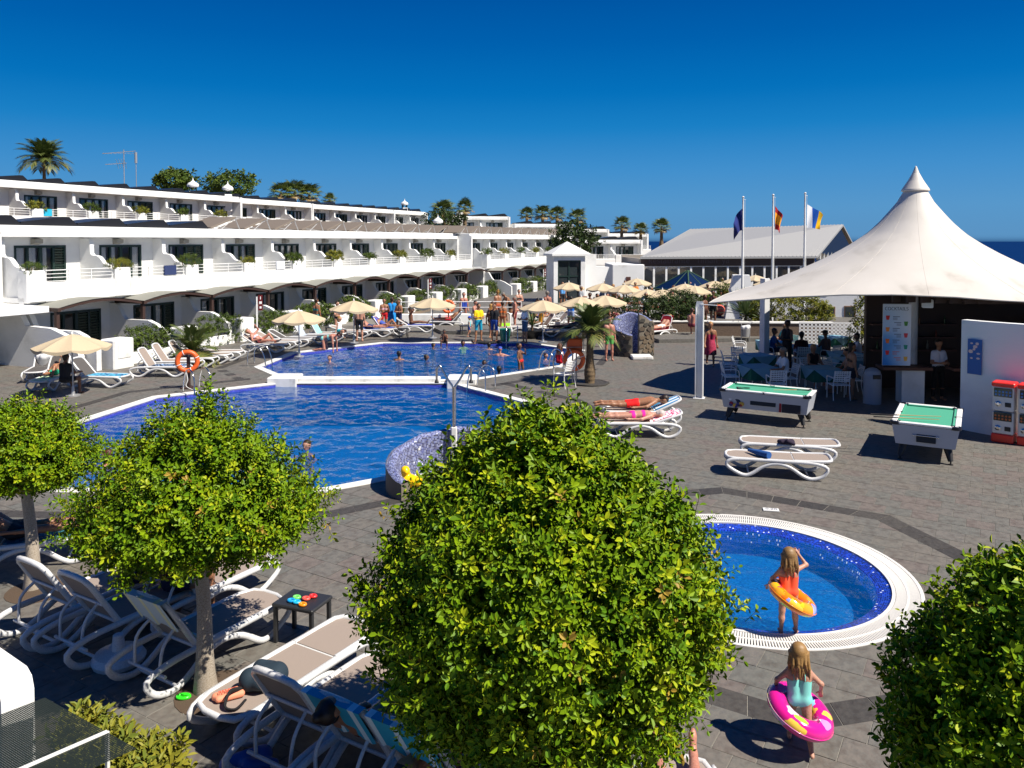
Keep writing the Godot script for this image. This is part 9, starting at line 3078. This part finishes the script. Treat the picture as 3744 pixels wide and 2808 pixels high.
	for k in [V(1.9, 1.05, 0), V(3.0, 1.15, 0), V(4.1, 1.2, 0), V(6.2, 1.15, 0), V(7.3, 1.3, 0), V(9.0, 1.3, 0), V(2.6, 2.45, 0), V(4.6, 2.7, 0)]:
		mb = MB.new()
		mb.box(k + V(0, 0, 0.003), V(0.62, 0.85 if k.y < 2 else 0.45, 0.06), 0.01)
		var f := part(an, "window", mb, mats["brown_frame"])
		mb = MB.new()
		mb.box(k + V(0, 0, 0.035), V(0.5, 0.72 if k.y < 2 else 0.34, 0.012))
		part(f, "pane", mb, mats["pane"])
	# white pierced screen fence
	var ls := thing("lattice_screen", "white pierced lattice screen behind the bar tables", "fence", V(12.7, 0, -34.6), -0.1)
	mb = MB.new()
	for i in 26: mb.box(V(i * 0.17, 0.5, 0), V(0.07, 0.95, 0.05))
	for j in 7: mb.box(V(2.12, 0.05 + j * 0.155, 0.002), V(4.3, 0.065, 0.046))
	part(ls, "lattice", mb, mats["white_paint"])
	# beach ball
	mb = MB.new()
	mb.ball(V(0, 0.34, 0), Vector3.ONE * 0.34, Basis(), 16)
	solo("beach_ball", mb, cmat(Color(0.85, 0.42, 0.34), 0.4), "salmon pink beach ball on the terrace", "ball", "", Transform3D(Basis(), V(12.2, 0.17, -46.2)))
	# bar furniture
	var ts := [["front left bar table beside the white post side of the canopy", 7.55, -24.1, 0.2], ["front right bar table behind the first pool table", 9.4, -23.8, 0.1], ["middle bar table behind the grey haired person", 8.3, -26.5, 0.3], ["back bar table at the planter wall", 9.95, -30.1, 0.1], ["bar table beside the dark red shirt", 10.9, -28.8, 0.2], ["empty sunlit bar table in front of the lattice screen", 13.0, -31.6, 0.4], ["rear right bar table of the white t-shirt", 11.5, -27.0, 0.2], ["right middle bar table below the lattice", 11.0, -25.6, 0.0]]
	for t in ts: dining_table(t[0], V(t[1], 0, t[2]), t[3])
	var cs := [["white chair left of the front left bar table", 6.75, -24.2, 1.5], ["sunlit white chair between the two front bar tables", 7.75, -22.9, 3.0], ["sunlit white chair nearest the first pool table's right end", 9.5, -22.75, 3.1], ["white chair under the grey haired person", 8.4, -23.9, -1.5], ["white chair under the bare chested person", 10.25, -23.6, -1.7], ["white chair beside the middle bar table", 7.4, -26.6, 1.4], ["white chair pushed in behind the middle bar table", 8.0, -27.4, 0.2], ["white chair in the sun at the planter wall", 8.9, -30.6, 1.2], ["white chair under the dark red shirt", 10.35, -27.9, 3.0], ["white chair under the dark cap", 11.5, -28.3, -2.6], ["white chair of the blue checked shirt", 9.65, -29.35, 1.0], ["white chair of the turquoise shirt", 11.0, -31.1, -1.1], ["white chair right of the lattice table", 11.6, -26.1, 2.6], ["white chair under the white t-shirt", 12.35, -27.6, -1.7], ["white chair at the right middle bar table", 10.3, -25.0, 0.6], ["white chair of the blonde person", 9.55, -25.05, 0.1]]
	for t in cs: chair(t[0], V(t[1], 0, t[2]), t[3])
	hedge("terrace_hedge", "leafy shrub behind the cocktail banner", V(14.0, 0, -31.0), V(0.9, 2.4, 0.9), 0.0, 240, "bush", 3, "terrace shrubs")
	cue("long pool cue on the first pool table", V(6.6, 0.835, -19.75), V(7.55, 0.835, -19.75))
	cue("pool cue lying across the near end of the second pool table, front one", V(9.0, 0.835, -16.45), V(7.75, 0.835, -16.75))
	cue("pool cue lying across the near end of the second pool table, rear one", V(9.2, 0.835, -16.75), V(7.8, 0.835, -17.0))

func build_gardens():
	# hedges and flower boxes along the hotel
	var hs := [["round leafy shrub with a yellow towel beside the meter pillar at far left", 2.2, 2.9, 1.9, 1.1, 3], ["clipped leafy hedge behind the young palm", 6.6, 2.3, 2.6, 1.15, 1], ["clipped leafy hedge right of the tall red sign", 10.4, 2.2, 2.0, 1.0, 1], ["clipped leafy hedge fourth along the hotel front", 14.2, 1.9, 2.4, 1.1, 1], ["clipped leafy hedge fifth along the hotel front", 18.0, 1.8, 2.2, 1.1, 1], ["clipped leafy hedge sixth along the hotel front", 22.0, 1.8, 2.2, 1.1, 1], ["clipped leafy hedge seventh along the hotel front", 25.9, 1.8, 2.2, 1.1, 1], ["clipped leafy hedge eighth along the hotel front", 29.8, 1.8, 2.2, 1.2, 1], ["clipped leafy hedge ninth along the hotel front", 33.6, 1.8, 2.0, 1.1, 1], ["clipped leafy hedge tenth along the hotel front", 37.4, 1.9, 2.0, 1.2, 1], ["small far hedge beside the red fire cabinet", 42.0, 3.0, 2.0, 1.2, 1], ["small far hedge left of the lift tower", 46.0, 3.0, 2.0, 1.2, 1], ["small far hedge touching the lift tower", 50.0, 3.0, 2.0, 1.2, 1]]
	for h in hs:
		hedge("clipped_hedge", h[0], hotel_at(h[1] + 0.6, h[2], 0), V(h[3], h[4], 1.0), 1.1852, 420 if h[1] < 20 else 220, "hedge" if h[1] < 12 else "bush", h[5] if h[5] != 3 else 1, "hedges along the hotel")
	var ords := ["first", "second", "third", "fourth", "fifth", "sixth", "seventh", "eighth", "ninth", "tenth"]
	for k in 10:
		hedge("balcony_plant", "trailing plants in the %s balcony planter from the left, front hotel block" % ords[k], hotel_at(k * BAY + 0.4, -0.28, 3.40), V(0.7 + 0.2 * (k % 3), 0.3 + 0.09 * ((k * 7) % 3), 0.45), 1.1852, 90 + 30 * (k % 3), "shrub" if k < 4 else "hedge", 3 if k % 2 else 1, "balcony plants", "plant")
	for k in 7:
		hedge("balcony_plant", "trailing plants in the %s balcony planter of the forward far section" % ords[k], hotel_at(39.4 + k * BAY + 0.4, 0.92, 3.45), V(0.9, 0.4, 0.5), 1.1852, 70, "hedge", 3 if k % 2 else 1, "balcony plants", "plant")
	for k in 6:
		hedge("balcony_plant", "flowering plants in the %s planter of the far left upper row" % ords[k], hotel_at(9.0 + k * BAY + 0.4, -17.28, 6.5), V(0.8, 0.4, 0.5), 1.1852, 80, "hedge", 3 if k % 2 else 1, "balcony plants", "plant")
	place_skyline()
	# aerials
	var ae := thing("roof_aerial", "television aerials on a mast above the upper left roof", "aerial", hotel_at(23.6, -21.5, 7.2))
	var mb := MB.new()
	mb.rod(V(0, 0, 0), V(0, 4.2, 0), 0.035, 5); mb.rod(V(-1.6, 3.9, 0), V(0.9, 4.1, 0), 0.025, 4); mb.rod(V(-1.4, 3.1, 0), V(0.2, 3.2, 0), 0.025, 4)
	for i in 7: mb.rod(V(-1.4 + i * 0.36, 3.92, -0.3), V(-1.4 + i * 0.36, 3.92, 0.3), 0.015, 3)
	for i in 4: mb.rod(V(-0.5 + i * 0.2, 2.8, -0.2), V(-0.5 + i * 0.2, 3.5, 0.2), 0.015, 3)
	mb.rod(V(0.9, 0, 0), V(0.9, 3.2, 0), 0.03, 5); mb.rod(V(0.9, 3.2, 0), V(0.9, 4.0, 0), 0.1, 8)
	part(ae, "mast", mb, mats["galvanised"])
	# clipped shade trees of the near terrace
	shade_tree(V(-3.11, 0, -7.91), "middle clipped tree with pale thin trunk over the shaded loungers", V(-0.10, 1.86, -0.05), V(1.15, 1.02, 1.08), 0.58, 9800, 5, V(-0.10, 0, 0.02), 0.6, 0.34)
	shade_tree(V(-6.33, 0, -10.28), "clipped tree at the left picture edge", V(-0.1, 1.72, 0), V(0.82, 0.70, 0.8), 0.55, 5600, 6, V(-0.10, 0, 0), 0.3, 0.28)
	shade_tree(V(0.2, 0, -5.55), "big dense clipped tree in the middle foreground", V(0.03, 2.12, 0.0), V(1.20, 1.22, 1.15), 0.06, 24000, 7, V(0, 0, 0), 0.48, 0.16)
	shade_tree(V(3.0, 0, -4.3), "dark clipped tree cut by the lower right corner", V(0.05, 1.80, 0.0), V(0.82, 1.02, 0.82), 0.05, 11000, 8, V(0, 0, 0), 0.35)

func railing_towel(label: String, at: Vector3, c: Color):
	var mb := MB.new()
	mb.col = c.srgb_to_linear()
	for s in [-1.0, 1.0]:
		for i in 6:
			var x0 := -0.35 + i * 0.7 / 6
			var z0: float = s * (0.035 + 0.012 * (i % 2))
			var z1: float = s * (0.035 + 0.012 * ((i + 1) % 2))
			mb.quad(V(x0, 0.06, z0), V(x0 + 0.1167, 0.06, z1), V(x0 + 0.1167, 0.475, s * 0.026), V(x0, 0.475, s * 0.026))
	mb.box(V(0, 0.483, 0), V(0.7, 0.014, 0.055))
	var o := solo("railing_towel", mb, mats["sheet_print"], label, "towel", "towels on railings")
	o.transform = Transform3D(Basis(HU, Vector3.UP, HN), at)

func _ready():
	noise.seed = 12
	noise.frequency = 0.02
	noise.fractal_octaves = 2
	rng.seed = 1
	set_view()
	make_materials()
	skin_tex = ntex(0.03, 71, [[0.0, Color(0.86, 0.80, 0.78)], [0.5, Color(0.97, 0.95, 0.94)], [1.0, Color(1, 1, 1)]], 256, 0.0, 4)
	hair_tex = ntex(0.05, 72, [[0.0, Color(0.5, 0.46, 0.42)], [0.45, Color(0.85, 0.82, 0.78)], [1.0, Color(1, 1, 1)]], 256, 0.0, 4)
	hair_nrm = ntex(0.06, 73, [], 256, 4.0, 4)
	tri_mat("palm_trunk", lin(0.26, 0.19, 0.11), 0.85, ntex(0.05, 33, [[0.0, Color(0.6, 0.55, 0.5)], [1.0, Color(1, 1, 1)]], 256, 0.0, 4), 2.0)
	mat("brown_frame", lin(0.20, 0.11, 0.06), 0.6)
	tri_mat("dress_print", lin(0.55, 0.12, 0.25), 0.85, ntex(0.05, 61, [[0.0, Color(0.25, 0.1, 0.2)], [0.42, Color(0.9, 0.35, 0.5)], [0.5, Color(1, 0.8, 0.85)], [0.6, Color(0.6, 0.2, 0.35)], [1.0, Color(0.95, 0.5, 0.6)]], 256, 0.0, 2), 1.6)
	build_land()
	build_deck()
	build_pools()
	build_hotel()
	build_tower()
	build_restaurant()
	build_canopy()
	build_bar()
	build_terrace()
	build_gardens()
	place_railing_towels()
	build_poolside()
	pool_table("first pool table with printed side, green felt and ball triangle", V(6.555, 0, -20.0), -0.521, true, 2.2, 1.16)
	pool_table("second pool table with plain white end and coin slot", V(9.085, 0, -17.06), 1.035, false, 2.25, 1.28)
	place_loungers()
	place_parasols()
	build_props()
	place_people()
	build_girls_gear()
